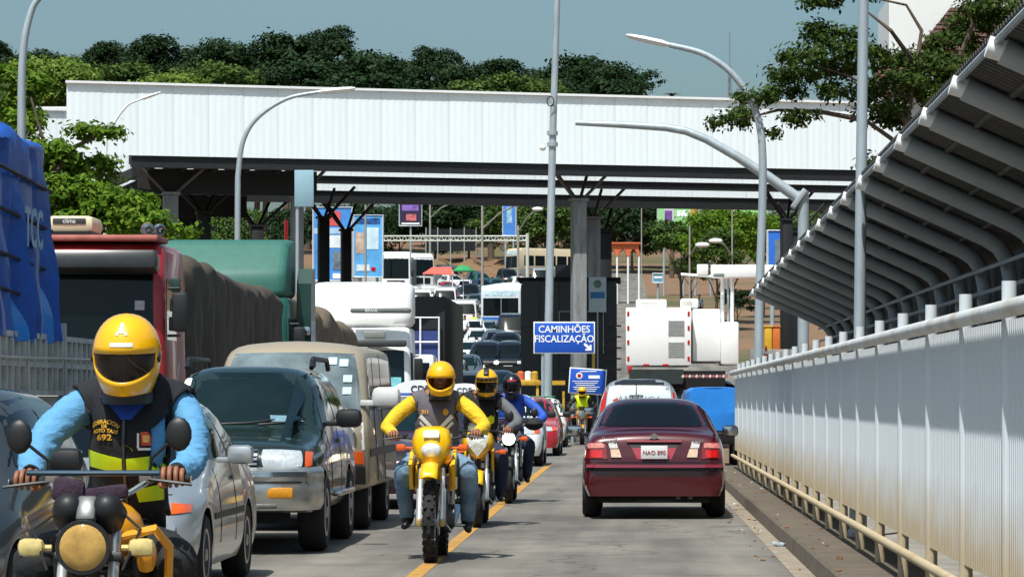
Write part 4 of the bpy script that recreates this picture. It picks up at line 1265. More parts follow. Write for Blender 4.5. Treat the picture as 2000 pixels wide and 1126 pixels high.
# ------------------------------------------------------------------ tarpaulins
def tarp(L, hw, z0, ztop, seed=0, fold=.035, bows=1.1, sag=.08, rnd=.3, endslope=.0, dz=.18, flare=0):
    """lumpy sheet over a load: length along y, open underneath"""
    rs = np.random.default_rng(seed)
    ny = max(8, int(L / .16)); sec = []
    ns = 9
    ph = rs.uniform(0, 6.28, 8)
    mb = MB(); vs, fs = [], []
    for j in range(ny + 1):
        y = L * j / ny
        yw = y + .45 * math.sin(y * .83 + ph[6]) + .2 * math.sin(y * 2.1 + ph[7])
        top = ztop(y / L) - sag * (math.sin(PI * ((yw / bows) % 1)) ** 2) * (.5 + .5 * math.sin(y * .7 + ph[0]))
        e = min(y, L - y)
        top -= endslope * max(0, 1 - e / .5) ** 2
        pts = []
        for k in range(ns + 1):
            u = k / ns
            z = z0 + (top - rnd - z0) * u
            f = fold * (math.sin(y * 9 + ph[1] + 2 * u) + .5 * math.sin(y * 29 + ph[6] + 3 * u) + .7 * math.sin(y * 17 + ph[2] - u) + .6 * math.sin(y * 4.1 + ph[3])) * (1.2 - .7 * u)
            f += .015 * math.sin(z * 9 + y * 3 + ph[4])
            pts.append((hw + flare * (1 - u) + f, z))
        for k in range(1, 5):
            a = PI / 2 * k / 5
            pts.append((hw - rnd * 1.2 * (1 - math.cos(a)), top - rnd + rnd * math.sin(a)))
        for k in range(4):
            x = (hw - rnd * 1.2) * (1 - k / 4)
            pts.append((x, top + .03 * math.sin(x * 5 + y * 2 + ph[5])))
        shr = 1 - .05 * max(0, 1 - e / .25) ** 2
        full = [(-x * shr, z) for (x, z) in pts] + [(0, pts[-1][1])] + [(x * shr, z) for (x, z) in pts[::-1]]
        sec.append(full)
        vs += [(x, y, z) for (x, z) in full]
    n = len(sec[0])
    for j in range(ny):
        for i in range(n - 1):
            fs.append((j * n + i, j * n + i + 1, (j + 1) * n + i + 1, (j + 1) * n + i))
    for j in (0, ny):
        for i in range(n // 2):
            if i < n - 2 - i:
                fs.append((j * n + i, j * n + i + 1, j * n + n - 2 - i, j * n + n - 1 - i))
    return mb.add(vs, fs)
def truck_chassis(t, L, axles, hw=1.2, r=.5, deck=1.25):
    mb = MB(); mb.box((0, L / 2, .85), (.9, L - .4, .3)); obj('chassis', mb, dark, t, smooth=False)
    add_wheels(t, [(a, r) for a in axles], hw, .32, None, inset=.2)

# grey dropside truck with blue tarp
bt = thing('blue_tarp_truck', 'grey dropside truck carrying a tall blue tarpaulin load', 'truck', (-6.72, 24.0, 0))
grey_s = M('dropside_grey', (196, 196, 190), .6, .15, var=.12, scale=2, dirt=((92, 88, 80), .6, 2.5))
truck_chassis(bt, 10, [1.2, 6.9, 8.2])
z_bot, z_top, xr, L = 1.42, 2.02, 1.24, 10.0
mb = MB(); mb.box((0, L / 2, 1.34), (2.46, L, .14)); obj('deck', mb, grey_s, bt, smooth=False)
for s in (-1, 1):
    for k in range(5):
        y0 = .05 + k * 2.0
        mb = MB(); mb.box((s * xr, y0 + .97, 1.72), (.03, 1.9, .56)); pn = obj('side_board', mb, grey_s, bt, smooth=False)
        for z in (1.46, 1.72, 1.98):
            mb = MB(); mb.box((s * (xr + .03), y0 + .97, z), (.03, 1.9, .05)); obj('board_rail', mb, grey_s, pn, smooth=False)
        for q in range(7):
            mb = MB(); mb.box((s * (xr + .033), y0 + .07 + q * .30, 1.72), (.032, .045, .46)); obj('board_rib', mb, grey_s, pn, smooth=False)
        mb = MB(); mb.box((s * (xr + .02), y0 - .02, 1.76), (.07, .06, .74)); obj('stake', mb, grey_s, bt, smooth=False)
    mb = MB(); mb.tube([(s * (xr + .06), 0, 1.80), (s * (xr + .08), 5, 1.77), (s * (xr + .06), 10, 1.80)], .012, 6); obj('rope', mb, M('rope_pale', (205, 200, 190), .8), bt)
mb = MB(); mb.box((0, L, 1.72), (2.46, .04, .58)); obj('tail_board', mb, grey_s, bt, smooth=False)
bluet = M('blue_tarp', (26, 84, 176), .42, var=.18, scale=1.5, bump=.9, bscale=7, dirt=((12, 36, 84), .5, 1.1))
to = obj('tarpaulin', tarp(7.6, 1.16, 1.95, lambda u: 3.98 - .12 * u + .10 * max(0, math.sin(u * 13)), 5, .06, 2.1, .2, .09, .04, flare=.06), bluet, bt, ang=60, loc=(0, .2, 0))
brt = M('bright_blue_tarp', (38, 128, 214), .4, var=.15, scale=2, bump=.3, bscale=6)
obj('tarp_skirt', tarp(7.9, 1.19, 1.92, lambda u: 2.62 - .5 * (1 - u), 9, .05, .9, .1, .12, .1, flare=.05), brt, bt, ang=60, loc=(0, .2, 0))
for z in (2.35, 2.66, 3.05, 3.42):
    mb = MB(); mb.tube([(1.21, .1, z + .04), (1.25, 2.5, z - .02), (1.24, 5, z + .02), (1.2, 7.78, z - .05), (0, 7.9, z - .05), (-1.2, 7.8, z)], .018, 6); obj('rope', mb, rubber, bt)
text('tarp_lettering', 'TCC', .5, M('lettering_pale', (150, 178, 200), .6, var=.3, scale=8), bt, (1.245, 6.6, 2.95), rz=PI / 2, bold=.01, sx=.9)
mb = MB(); mb.box((0, -1.2, 1.9), (2.4, 2.0, 2.2), b=.15); obj('cab', mb, M('truck_blue_cab', (40, 70, 120), .4), bt)

# red truck with brown tarp trailer
def cab(t, paint, W=2.45, H=3.3, depth=2.1, vis=None, gl=glass, base=.55, ws=(1.75, 2.75), slope=.12):
    pf = [(0, base), (0, ws[0] - .1), (slope, ws[1]), (slope + .25, H), (depth, H), (depth, base)]
    me = pill(pf, W / 2, b=.09, r=.14, bow=.1, taper=(1.6, H, .05))
    hw = W / 2
    det = [('windshield', 'F', [(-hw * .86, ws[1]), (hw * .86, ws[1]), (hw * .88, ws[0]), (-hw * .88, ws[0])], gl, False, dict(n=(10, 5), off=.008)),
           ('grille', 'F', rect(-hw * .6, hw * .6, 1.0, ws[0] - .15), blackp, False, dict(off=.012)), ('headlight', 'F', rect(hw * .62, hw * .88, .8, .98), lens, True, dict(off=.02)),
           ('front_bumper', 'F', rect(-hw * .95, hw * .95, base, .95), paint, False, dict(off=.1, n=(10, 2))),
           ('side_window', 'S', [(.5, ws[1] - .05), (1.3, ws[1] - .05), (1.3, ws[0] + .1), (.42, ws[0] + .1)], gl, True)]
    bv = dress(t, me, det)
    obj('cab', me, paint, t, ang=45)
    for s in (-1, 1):
        mb = MB(); mb.box((s * (hw + .16), .25, ws[0] + .45), (.2, .1, .5), b=.04); mb.tube([(s * hw, .3, ws[0] + .75), (s * (hw + .16), .25, ws[0] + .75)], .02, 6); mb.tube([(s * hw, .3, ws[0] + .15), (s * (hw + .16), .25, ws[0] + .15)], .02, 6)
        obj('side_mirror', mb, blackp, t)
    return bv
red = M('truck_red', (158, 26, 30), .4, .1, var=.1, scale=2, coat=.4, dirt=((150, 96, 84), .4, 2))
rt = thing('red_truck', 'red truck with black visor pulling a brown tarpaulin trailer', 'truck', (-7.12, 42.0, 0))
bv = cab(rt, red, 2.5, 3.38, 2.2, base=.6, ws=(2.05, 2.98), slope=.1)
mb = MB(); mb.box((0, -.06, 3.12), (2.36, .34, .26), b=.06, rx=-.25); obj('sun_visor', mb, M('visor_black', (44, 46, 48), .3, var=.3, scale=4), rt)
mb = MB(); mb.box((0, .75, 3.44), (2.25, 1.0, .08), b=.03); obj('roof_edge', mb, M('faded_red', (168, 96, 86), .7, var=.2), rt)
mb = MB(); mb.box((-.02, .8, 3.62), (.62, .8, .22), b=.08); ac = obj('roof_unit', mb, M('cream_plastic', (216, 204, 170), .6, var=.08), rt)
mb = MB(); mb.box((-.02, .795, 3.5), (.56, .8, .06)); obj('unit_base', mb, blackp, ac, smooth=False)
mb = MB(); mb.box((-.02, .392, 3.66), (.42, .012, .07), b=.004); obj('unit_badge', mb, M('badge_dark', (60, 62, 60), .5), ac)
text('unit_lettering', 'clima', .08, whitet, ac, (-.02, .382, 3.66))
mb = MB(); mb.lathe([(.02, .25), (.035, .1), (.09, 0), (.08, .01), (.03, .1)], axis='y', n=14, c=(.98, .35, 3.55), cap=False); mb.lathe([(.02, .25), (.035, .1), (.08, 0), (.07, .01), (.03, .1)], axis='y', n=14, c=(1.13, .38, 3.55), cap=False); mb.tube([(.98, .5, 3.58), (.98, .5, 3.42)], .015, 6); obj('air_horn', mb, chrome, rt)
for (z, h) in ((2.52, .12), (2.28, .1)):
    obj('windshield_sticker', patch(bv, 'F', rect(.86, .98, z, z + h), off=.014), M('sticker_grey', (170, 160, 170), .5, var=.3, scale=20), rt)
for k in range(3):
    mb = MB(); mb.box((1.32, .3 + .1 * k, 2.35 + .25 * k), (.12, .04, .18), b=.02); obj('mirror_bracket', mb, M('bracket_green', (30, 60, 54), .5), rt)
truck_chassis(rt, 15, [1.3, 4.6, 11.5, 12.7, 13.9])
brown = M('brown_tarp', (74, 64, 52), .85, var=.25, scale=1.6, bump=.4, bscale=5, stretch=(1, 2.5, .35), dirt=((52, 44, 36), .7, 1.5))
mb = MB(); mb.box((0, 8.8, 1.35), (2.44, 12.4, .2)); obj('trailer_deck', mb, grey_s, rt, smooth=False)
obj('tarpaulin', tarp(12.2, 1.22, 1.3, lambda u: 3.34 - .16 * u + .05 * math.sin(u * 9), 11, .03, 1.5, .1, .18, .1), brown, rt, ang=60, loc=(0, 2.6, 0))
for z in (1.75,):
    mb = MB(); mb.tube([(1.29, 2.7, z), (1.29, 14.7, z)], .015, 6); obj('rope', mb, rubber, rt)

# green truck behind it
gt = thing('green_truck', 'green truck with high roof fairing and brown tarpaulin trailer', 'truck', (-7.2, 58.0, 0))
grn = M('truck_green', (26, 84, 70), .4, .1, var=.1, coat=.4)
cab(gt, grn, 2.5, 3.2, 2.2, base=.6, ws=(1.95, 2.85))
mb = MB()
fm = pill([(.25, 3.18), (.32, 3.6), (1.0, 4.18), (2.1, 4.26), (2.1, 3.18)], 1.16, b=.1, r=.12, bow=.15)
obj('roof_fairing', fm, M('fairing_green', (46, 100, 88), .6, .0, var=.12), gt, ang=45)
for s in (-1, 1):
    mb = MB(); mb.prism([(1.5, 2.1), (1.55, 3.45), (1.85, 3.72), (2.35, 3.74), (2.35, 2.0)], 'x', s * 1.24, s * 1.5); obj('side_fairing', mb, M('fairing_dark_green', (16, 54, 46), .4, coat=.4), gt, smooth=False)
    mb = MB(); mb.box((s * 1.42, 1.45, 2.6), (.14, .06, .16), b=.03); obj('marker_mirror', mb, chrome, gt)
truck_chassis(gt, 14.5, [1.3, 4.6, 11, 12.2, 13.4])
mb = MB(); mb.box((0, 8.6, 1.35), (2.44, 11.6, .2)); obj('trailer_deck', mb, grey_s, gt, smooth=False)
brown2 = M('brown_tarp_lighter', (112, 98, 78), .85, var=.25, scale=1.6, bump=.4, bscale=5, stretch=(1, 2.5, .35), dirt=((66, 56, 44), .7, 1.5))
obj('tarpaulin', tarp(11.4, 1.3, 1.3, lambda u: 3.3 - .35 * u + .08 * math.sin(u * 16), 13, .04, 2.8, .2, .25, .2), brown2, gt, ang=60, loc=(0, 2.7, 0))

# white high-roof truck
wt = thing('white_truck', 'white high-roof lorry cab with a smooth tall white fairing', 'truck', (xat(697, 77), 77.0, 0))
wh = M('truck_white', (238, 238, 236), .4, var=.03, coat=.3)
bv = cab(wt, wh, 2.5, 3.05, 2.3, base=.5, ws=(1.62, 2.5), gl=glassg)
fm = pill([(.3, 3.02), (.42, 3.5), (.85, 4.1), (2.2, 4.16), (2.2, 3.02)], 1.22, b=.22, r=.35, bow=.35)
obj('roof_fairing', fm, wh, wt, ang=45)
mb = MB(); mb.box((.1, -.02, 2.66), (2.1, .25, .16), b=.05); obj('sun_visor', mb, M('visor_grey', (60, 62, 62), .4), wt)
mb = MB(); mb.box((.55, .02, 3.42), (1.4, .3, .12), b=.05); obj('name_board', mb, M('board_grey', (104, 108, 104), .5), wt)
text('name_lettering', 'BRASIL', .1, whitet, wt, (.35, -.14, 3.42))
mb = MB(); mb.box((.42, -.03, 2.86), (.5, .1, .18), b=.03); obj('badge', mb, M('badge_grey', (130, 132, 126), .4), wt)
obj('dash_board', patch(bv, 'F', rect(.1, 1.02, 1.62, 1.88), off=.02, n=(6, 2)), M('dash_banner', (120, 196, 206), .5, var=.35, scale=9), wt)
truck_chassis(wt, 14, [1.3, 4.6, 10.6, 11.8, 13])
mb = MB(); mb.box((0, 8.6, 1.45), (2.40, 10.6, .5), b=.04); obj('flat_bed', mb, grey_s, wt)

# dark box truck with blue load rack
dk = thing('dark_box_truck', 'dark box truck with a blue load behind white rack tubes', 'truck', (-6.95, 101, 0))
mb = MB(); mb.box((.05, 6.4, 2.85), (2.5, 11, 3.3), b=.03); obj('cargo_box', mb, M('box_dark', (12, 14, 18), .6), dk)
mb = MB(); mb.box((.1, .82, 2.55), (2.0, .1, 1.8)); obj('blue_tarp', mb, M('load_blue', (44, 60, 120), .6, var=.3, scale=4), dk, smooth=False)
mb = MB()
mb.tube([(-.9, .7, 1.6), (-.9, .7, 3.85), (1.12, .7, 3.85), (1.12, .7, 1.6)], .035, 6); mb.tube([(-.9, .7, 3.1), (1.12, .7, 3.1)], .03, 6); mb.tube([(.55, .7, 1.6), (.55, .7, 3.85)], .03, 6)
obj('rack', mb, whitep, dk)
truck_chassis(dk, 8, [.8, 5.8])
mb = MB(); mb.box((0, -.6, 1.75), (2.2, 1.5, 1.9), b=.12); c = obj('cab', mb, whitec, dk)
mb = MB(); mb.box((0, -1.36, 2.1), (1.9, .03, .7), b=.01); obj('windshield', mb, glass, c)

# buses and far lorries
def bus(label, loc, rz, L, col, band, dest=None, group=None):
    t = thing('bus', label, 'bus', loc, rz, group)
    pf = [(0, .45), (-.02, 1.2), (.1, 2.9), (.35, 3.1), (L, 3.1), (L, .45)]
    me = pill(pf, 1.25, b=.1, r=.12, bow=.1)
    det = [('windshield', 'F', rect(-1.1, .02, 1.25, 2.35), glass, False, dict(n=(4, 4))), ('windshield', 'F', rect(.04, 1.1, 1.25, 2.35), glass, False, dict(n=(4, 4))),
           ('destination_board', 'F', rect(-1.0, 1.0, 2.48, 2.82), M('destination_' + band.name, (190, 214, 226), .4, var=.4, scale=6), False, dict(off=.012)),
           ('front_band', 'F', rect(-1.15, 1.15, .75, 1.18), band, False, dict(n=(8, 2), off=.008)), ('headlight', 'F', rect(.7, 1.0, .6, .74), lens, True, dict(off=.014)), ('side_band', 'S', rect(.3, L - .3, .7, 1.15), band, True, dict(n=(4, 1)))]
    n = int((L - 1.2) / 1.2)
    for k in range(n):
        det.append(('side_window', 'S', rect(.7 + k * 1.2, .7 + k * 1.2 + 1.05, 1.45, 2.4), glass, True, dict(n=(2, 2))))
    dress(t, me, det); obj('body', me, col, t, ang=45)
    add_wheels(t, [(2.2, .48), (L - 2.6, .48)], 1.25, .3, None, inset=.16)
    return t
b1_ = bus('white and blue city bus coming downhill behind the dark booth', (xat(978, 206), 206, gz(206) + .004), -.1, 10, M('bus_white', (206, 214, 218), .45), M('bus_blue', (50, 110, 196), .45))
b1_.rotation_euler.x = .055
b2_ = bus('old beige bus parked sideways on the hill by the dirt bank', (xat(998, 312), 312, gz(312) + .3), -1.0, 9, M('bus_beige', (196, 180, 150), .6, var=.1), M('bus_grey', (128, 134, 136), .6, var=.2))
def lorry(label, px, Y, col, rz=0, boxc=None, H=3.0):
    t = thing('lorry', label, 'truck', (xat(px, Y), Y, gz(Y)), rz, 'lorries parked up the hill')
    cab(t, col, 2.4, H, 2.0, base=.6, ws=(1.7, H - .35)); truck_chassis(t, 9, [1.2, 6.4])
    mb = MB(); mb.box((0, 5.6, 2.3), (2.4, 6.6, 2.4), b=.04); obj('cargo_box', mb, boxc or whitep, t)
    return t
lorry('white lorry facing down the hill beside the tall blue billboard', 773, 272, wh, 0, M('box_grey', (120, 124, 120), .6), 3.9)
lorry('white lorry angled on the slope above the red awning', 826, 280, wh, .55, wh, 3.6)

# mobile scanner truck in the right lanes
st = thing('scanner_truck', 'white cargo scanner truck with side boxes and overhead boom', 'truck', (0, 0, 0))
Ys = 92
mb = MB(); a_, b_ = at(1222, 600, Ys), at(1350, 714, Ys); mb.box(((a_.x + b_.x) / 2, Ys + 2.2, (a_.z + b_.z) / 2), (b_.x - a_.x, 4.4, a_.z - b_.z), b=.04); ebx = obj('equipment_box', mb, wh, st)
for (py, h) in ((640, 30), (682, 28)):
    c_ = at(1321, py + 0, Ys - .012)
    mb = MB()
    for k in range(9):
        mb.box((c_.x, c_.y, c_.z + (k - 4) * .046), (.44, .02, .028))
    for k in range(3):
        mb.box((c_.x - .2 + k * .2, c_.y - .004, c_.z), (.016, .02, .42))
    obj('louvre', mb, M('louvre_grey', (150, 152, 150), .6), ebx, smooth=False)
for k in range(10):
    px, py = [(1227, 612), (1227, 640), (1227, 668), (1227, 700), (1345, 612), (1345, 640), (1345, 668), (1345, 700), (1262, 712), (1300, 712)][k]
    p = at(px, py, Ys - .01); mb = MB(); mb.box(p, (.06 if k < 8 else .16, .012, .12 if k < 8 else .05)); obj('reflector', mb, redl, ebx, smooth=False)
a_, b_ = at(1352, 603, Ys + .5), at(1408, 706, Ys + .5); mb = MB(); mb.box(((a_.x + b_.x) / 2, Ys + 3, (a_.z + b_.z) / 2), (b_.x - a_.x - .02, 5, a_.z - b_.z), b=.04); obj('side_cabinet', mb, wh, st)
a_, b_ = at(1404, 628, Ys + .2), at(1440, 712, Ys + .2); mb = MB(); mb.box(((a_.x + b_.x) / 2 + .05, Ys + 1.6, (a_.z + b_.z) / 2), (b_.x - a_.x, 2.6, a_.z - b_.z), b=.06); obj('boom_base', mb, wh, st)
for (px, wd, h) in ((1272, .86, .16), (1346, .5, .2)):
    p = at(px, 594, Ys + 1); mb = MB(); mb.box((p.x, p.y, p.z + .02), (wd, .8, h + .06), b=.05); ac = obj('cooler', mb, wh, st)
    mb = MB(); mb.box((p.x - .06, p.y - .405, p.z + .02), (wd * .5, .02, h * .5)); obj('cooler_grille', mb, M('cooler_grey', (190, 186, 176), .6), ac, smooth=False)
for px in (1411, 1422, 1430):
    p, q = at(px, 700, Ys + 1.4), at(px, 535, Ys + 1.4); mb = MB(); mb.tube([p, q], .055 if px != 1422 else .03, 8); obj('boom_column', mb, wh if px != 1422 else galv, st)
p, q = at(1388, 530, Ys + 1.4), at(1512, 533, Ys + 1.4); mb = MB(); mb.box(((p.x + q.x) / 2, p.y, p.z), (q.x - p.x, .5, .36), b=.04); bo = obj('boom_arm', mb, wh, st)
mb = MB(); p = at(1372, 526, Ys + 1.2); mb.box(p, (.31, .4, .28), b=.02); obj('detector_box', mb, wh, bo)
mb = MB(); mb.tube([at(1330, 535, Ys + 1.4), at(1395, 540, Ys + 1.4)], .04, 6); obj('boom_spar', mb, wh, bo)
mb = MB(); p = at(1404, 537, Ys + 1.0); mb.box(p, (.3, .2, .1), b=.03); obj('floodlight', mb, M('lamp_grey', (120, 130, 128), .5), bo)
mb = MB(); mb.box((xat(1325, Ys), Ys + 3.5, 1.9), (2.6, 7, .5)); obj('chassis', mb, dark, st, smooth=False)
mb = MB(); mb.box((xat(1282, Ys - .3), Ys - .1, zat(735, Ys)), (1.5, .2, .4)); obj('rear_frame', mb, M('frame_dark_green', (34, 44, 42), .6, var=.4, scale=5), st, smooth=False)
for i in range(14):
    p = at(1334 + i * 6.6, 734, Ys - .3); mb = MB(); mb.box(p, (.07, .03, .08), ry=.6); obj('stripe', mb, M('stripe_faded_red', (170, 84, 84), .6) if i % 2 else M('stripe_dull_white', (196, 192, 188), .6), st, smooth=False)
for (px, yy) in ((1250, 1.4), (1250, 5.2), (1400, 1.4), (1400, 5.2)):
    mb = MB(); mb.lathe([(.3, -.15), (.48, -.15), (.5, -.1), (.5, .1), (.48, .15), (.3, .15)], axis='x', n=20, c=(xat(px, Ys), Ys + yy, .5)); obj('wheel', mb, rubber, st)
p = at(1230, 722, Ys - .1); mb = MB(); mb.box(p, (.12, .05, .22), b=.01); obj('tail_light', mb, redl, st)

# blue tarped pickup at the fence end
bp = thing('tarped_pickup', 'small pickup covered by a bright blue tarpaulin at the fence end', 'truck', (1.70, 67, 0))
mb = tarp(3.0, .55, .75, lambda u: 1.6, 21, .03, 1.2, .05, .1, .02); obj('tarpaulin', mb, brt, bp, ang=60)
mb = MB(); mb.box((0, 2.2, .62), (1.1, 4.4, .3), b=.04); obj('chassis', mb, dark, bp)
mb = MB(); mb.box((0, 3.8, 1.15), (1.2, 1.3, .9), b=.15); obj('cab', mb, greyc, bp)
add_wheels(bp, [(.7, .31), (3.6, .31)], .6, .18, None, inset=.1)
# dark SUV seen past the fence end
put_car('suv', 'suv', 'dark SUV parked beyond the fence end by the yellow box', (xat(1465, 118), 118, gz(118)), bluec, .6, Gh)
from mathutils import noise as mnoise
# ------------------------------------------------------------------ skin figures
def skin_mesh(V, E, Rd, subs=2, root=0):
    me = bpy.data.meshes.new('sk')
    me.from_pydata([tuple(v) for v in V], E, [])
    ob = bpy.data.objects.new('sk', me)
    COL.objects.link(ob)
    md = ob.modifiers.new('skin', 'SKIN')
    md.use_smooth_shade = True
    for i, r in enumerate(Rd):
        sv = me.skin_vertices[0].data[i]
        sv.radius = r if isinstance(r, tuple) else (r, r)
        sv.use_root = (i == root)
    s = ob.modifiers.new('sub', 'SUBSURF')
    s.levels = subs; s.render_levels = subs
    r = evalmesh(ob, 'sk')
    drop(ob)
    return r
def seg_d(p, a, b):
    ab = b - a
    t = max(0, min(1, (p - a).dot(ab) / max(ab.length_squared, 1e-9)))
    return (p - (a + ab * t)).length
class Join:
    def __init__(s): s.v, s.f, s.m = [], [], []
    def mesh(s, me, mi):
        o = len(s.v)
        s.v += [tuple(v.co) for v in me.vertices]
        for i, p in enumerate(me.polygons):
            s.f.append(tuple(k + o for k in p.vertices)); s.m.append(mi[i] if isinstance(mi, list) else mi)
    def out(s):
        me = bpy.data.meshes.new('body'); me.from_pydata(s.v, [], s.f); me.polygons.foreach_set('material_index', s.m); me.update()
        return me

def hand_mesh(h, sd, tilt=0):
    """fist closed on a handlebar that runs along x at h"""
    V, E, Rd = [], [], []
    def pt(x, y, z, r):
        V.append(Vector((h[0] + x * sd, h[1] + y, h[2] + z))); Rd.append(r); return len(V) - 1
    w = pt(.0, .075, .02, .03); c = pt(0, .035, .028, .036); E.append((w, c))
    meshes = [skin_mesh(V, E, Rd, 2)]
    fing = []
    for k, (fx, ln) in enumerate(((-.036, .95), (-.012, 1.06), (.012, 1.0), (.034, .82))):
        V2, E2, R2 = [], [], []
        for i, (y, z, r) in enumerate(((.03, .036, .0115), (-.008, .042 , .0112), (-.034, .020, .0105), (-.034, -.012, .0098), (-.012, -.030, .009))):
            V2.append(Vector((h[0] + (fx + .004 * i * .3) * sd, h[1] + y * ln, h[2] + z * ln))); R2.append(r)
            if i: E2.append((i - 1, i))
        fing.append(skin_mesh(V2, E2, R2, 1))
    V2 = [Vector((h[0] - .035 * sd, h[1] + .045, h[2] + .012)), Vector((h[0] - .056 * sd, h[1] + .02, h[2] - .008)), Vector((h[0] - .045 * sd, h[1] - .012, h[2] - .024)), Vector((h[0] - .022 * sd, h[1] - .028, h[2] - .03))]
    fing.append(skin_mesh(V2, [(0, 1), (1, 2), (2, 3)], [.014, .0125, .0115, .010], 1))
    return meshes, fing

def helmet(t, c, mats, visor='dark', yaw=0, tilt=0, peak=False, scale=1.0):
    shellm, trim, vism = mats
    naz, azs = 48, []
    rt, rv, rb_ = 9, 4, 8
    def pos(az, el, k=1.0):
        ca = math.cos(az)
        ce, se = math.cos(el), math.sin(el)
        rx, ry, rz = .130, .155, .155
        ce = max(0, ce) ** .88
        y = -ry * ce * ca
        x = rx * ce * math.sin(az)
        z = rz * se * (1.36 if se < 0 else 1.0)
        if se < 0:
            f = -se
            if ca > 0: y *= 1 + .10 * f * ca
            x *= 1 - .10 * f
        return Vector((x, y, z)) * k * scale
    m = Matrix.Translation(c) @ Matrix.Rotation(yaw, 4, 'Z') @ Matrix.Rotation(tilt, 4, 'X')
    hi = R(3)
    def lo(az):
        a = abs((az + PI) % (2 * PI) - PI)
        return R(-9) - R(20) * max(0, math.cos(min(a * 1.25, PI / 2))) ** .8
    rings = []
    for i in range(rb_ + 1): rings.append(('b', i / rb_))
    for i in range(1, rv + 1): rings.append(('v', i / rv))
    for i in range(1, rt + 1): rings.append(('t', i / rt))
    def el(kind, t_, az):
        l = lo(az)
        if kind == 'b': return R(-62) * (1 - t_) + l * t_
        if kind == 'v': return l * (1 - t_) + hi * t_
        return hi + (PI / 2 - hi) * t_
    G = []
    for (kind, t_) in rings:
        G.append([(2 * PI * k / naz - PI, el(kind, t_, 2 * PI * k / naz - PI)) for k in range(naz)])
    def isv(j, k):
        az = 2 * PI * (k + .5) / naz - PI
        return rb_ <= j < rb_ + rv and abs(az) < R(66)
    sh, vi = MB(), MB()
    vs = [m @ pos(a, e) for row in G for (a, e) in row]
    fsh, fvi = [], []
    for j in range(len(rings) - 1):
        for k in range(naz):
            q = (j * naz + k, j * naz + (k + 1) % naz, (j + 1) * naz + (k + 1) % naz, (j + 1) * naz + k)
            (fvi if isv(j, k) else fsh).append(q)
    sh.add(vs, fsh)
    me = sh.mesh('helmet'); fix(me)
    bm = bmesh.new(); bm.from_mesh(me)
    bmesh.ops.delete(bm, geom=[v for v in bm.verts if not v.link_faces], context='VERTS')
    bm.to_mesh(me); bm.free()
    ho = obj('helmet', me, shellm, t, ang=60, fixn=False)
    so = ho.modifiers.new('solid', 'SOLIDIFY'); so.thickness = .014; so.offset = -1
    if visor != 'open':
        vi.add([m @ pos(a, e, .972) for row in G for (a, e) in row], fvi)
        vm = vi.mesh('visor')
        bm = bmesh.new(); bm.from_mesh(vm)
        bmesh.ops.delete(bm, geom=[v for v in bm.verts if not v.link_faces], context='VERTS')
        bm.to_mesh(vm); bm.free()
        obj('visor', vm, vism, ho, ang=80)
    # dark lining ring and chin vent
    mb = MB(); mb.lathe([(.095, 0), (.1, .03), (.085, .05)], n=20, c=(0, 0, 0)); mb.v = [tuple(m @ Vector((v[0] * scale, v[1] * 1.2 * scale, (v[2] - .185) * scale))) for v in mb.v]
    obj('lining', mb, blackp, ho)
    for s in (-1, 1):
        mb = MB(); mb.lathe([(.022, 0), (.018, .012)], axis='x', n=12)
        mb.v = [tuple(m @ (Vector((s * (.119 + v[0]), v[1] - .03, v[2] - .01)) * scale)) for v in mb.v]
        obj('visor_pivot', mb, trim, ho)
    if peak:
        mb = MB(); vs, fs = [], []
        for i in range(7):
            a = R(-60 + 20 * i)
            p = pos(a, R(24)) ; q = p + Vector((p.x * .12, -.11 * math.cos(a), -.012))
            vs += [m @ p, m @ q, m @ (q - Vector((0, 0, .008))), m @ (p - Vector((0, 0, .02)))]
        for i in range(6):
            for k in range(4):
                fs.append((i * 4 + k, i * 4 + (k + 1) % 4, (i + 1) * 4 + (k + 1) % 4, (i + 1) * 4 + k))
        mb.add(vs, fs); obj('peak', mb, trim, ho)
        mb = MB(); mb.box(m @ pos(0, R(52)), (.06, .1, .03), b=.01, rx=.7); obj('top_vent', mb, trim, ho)
    return ho, m, pos

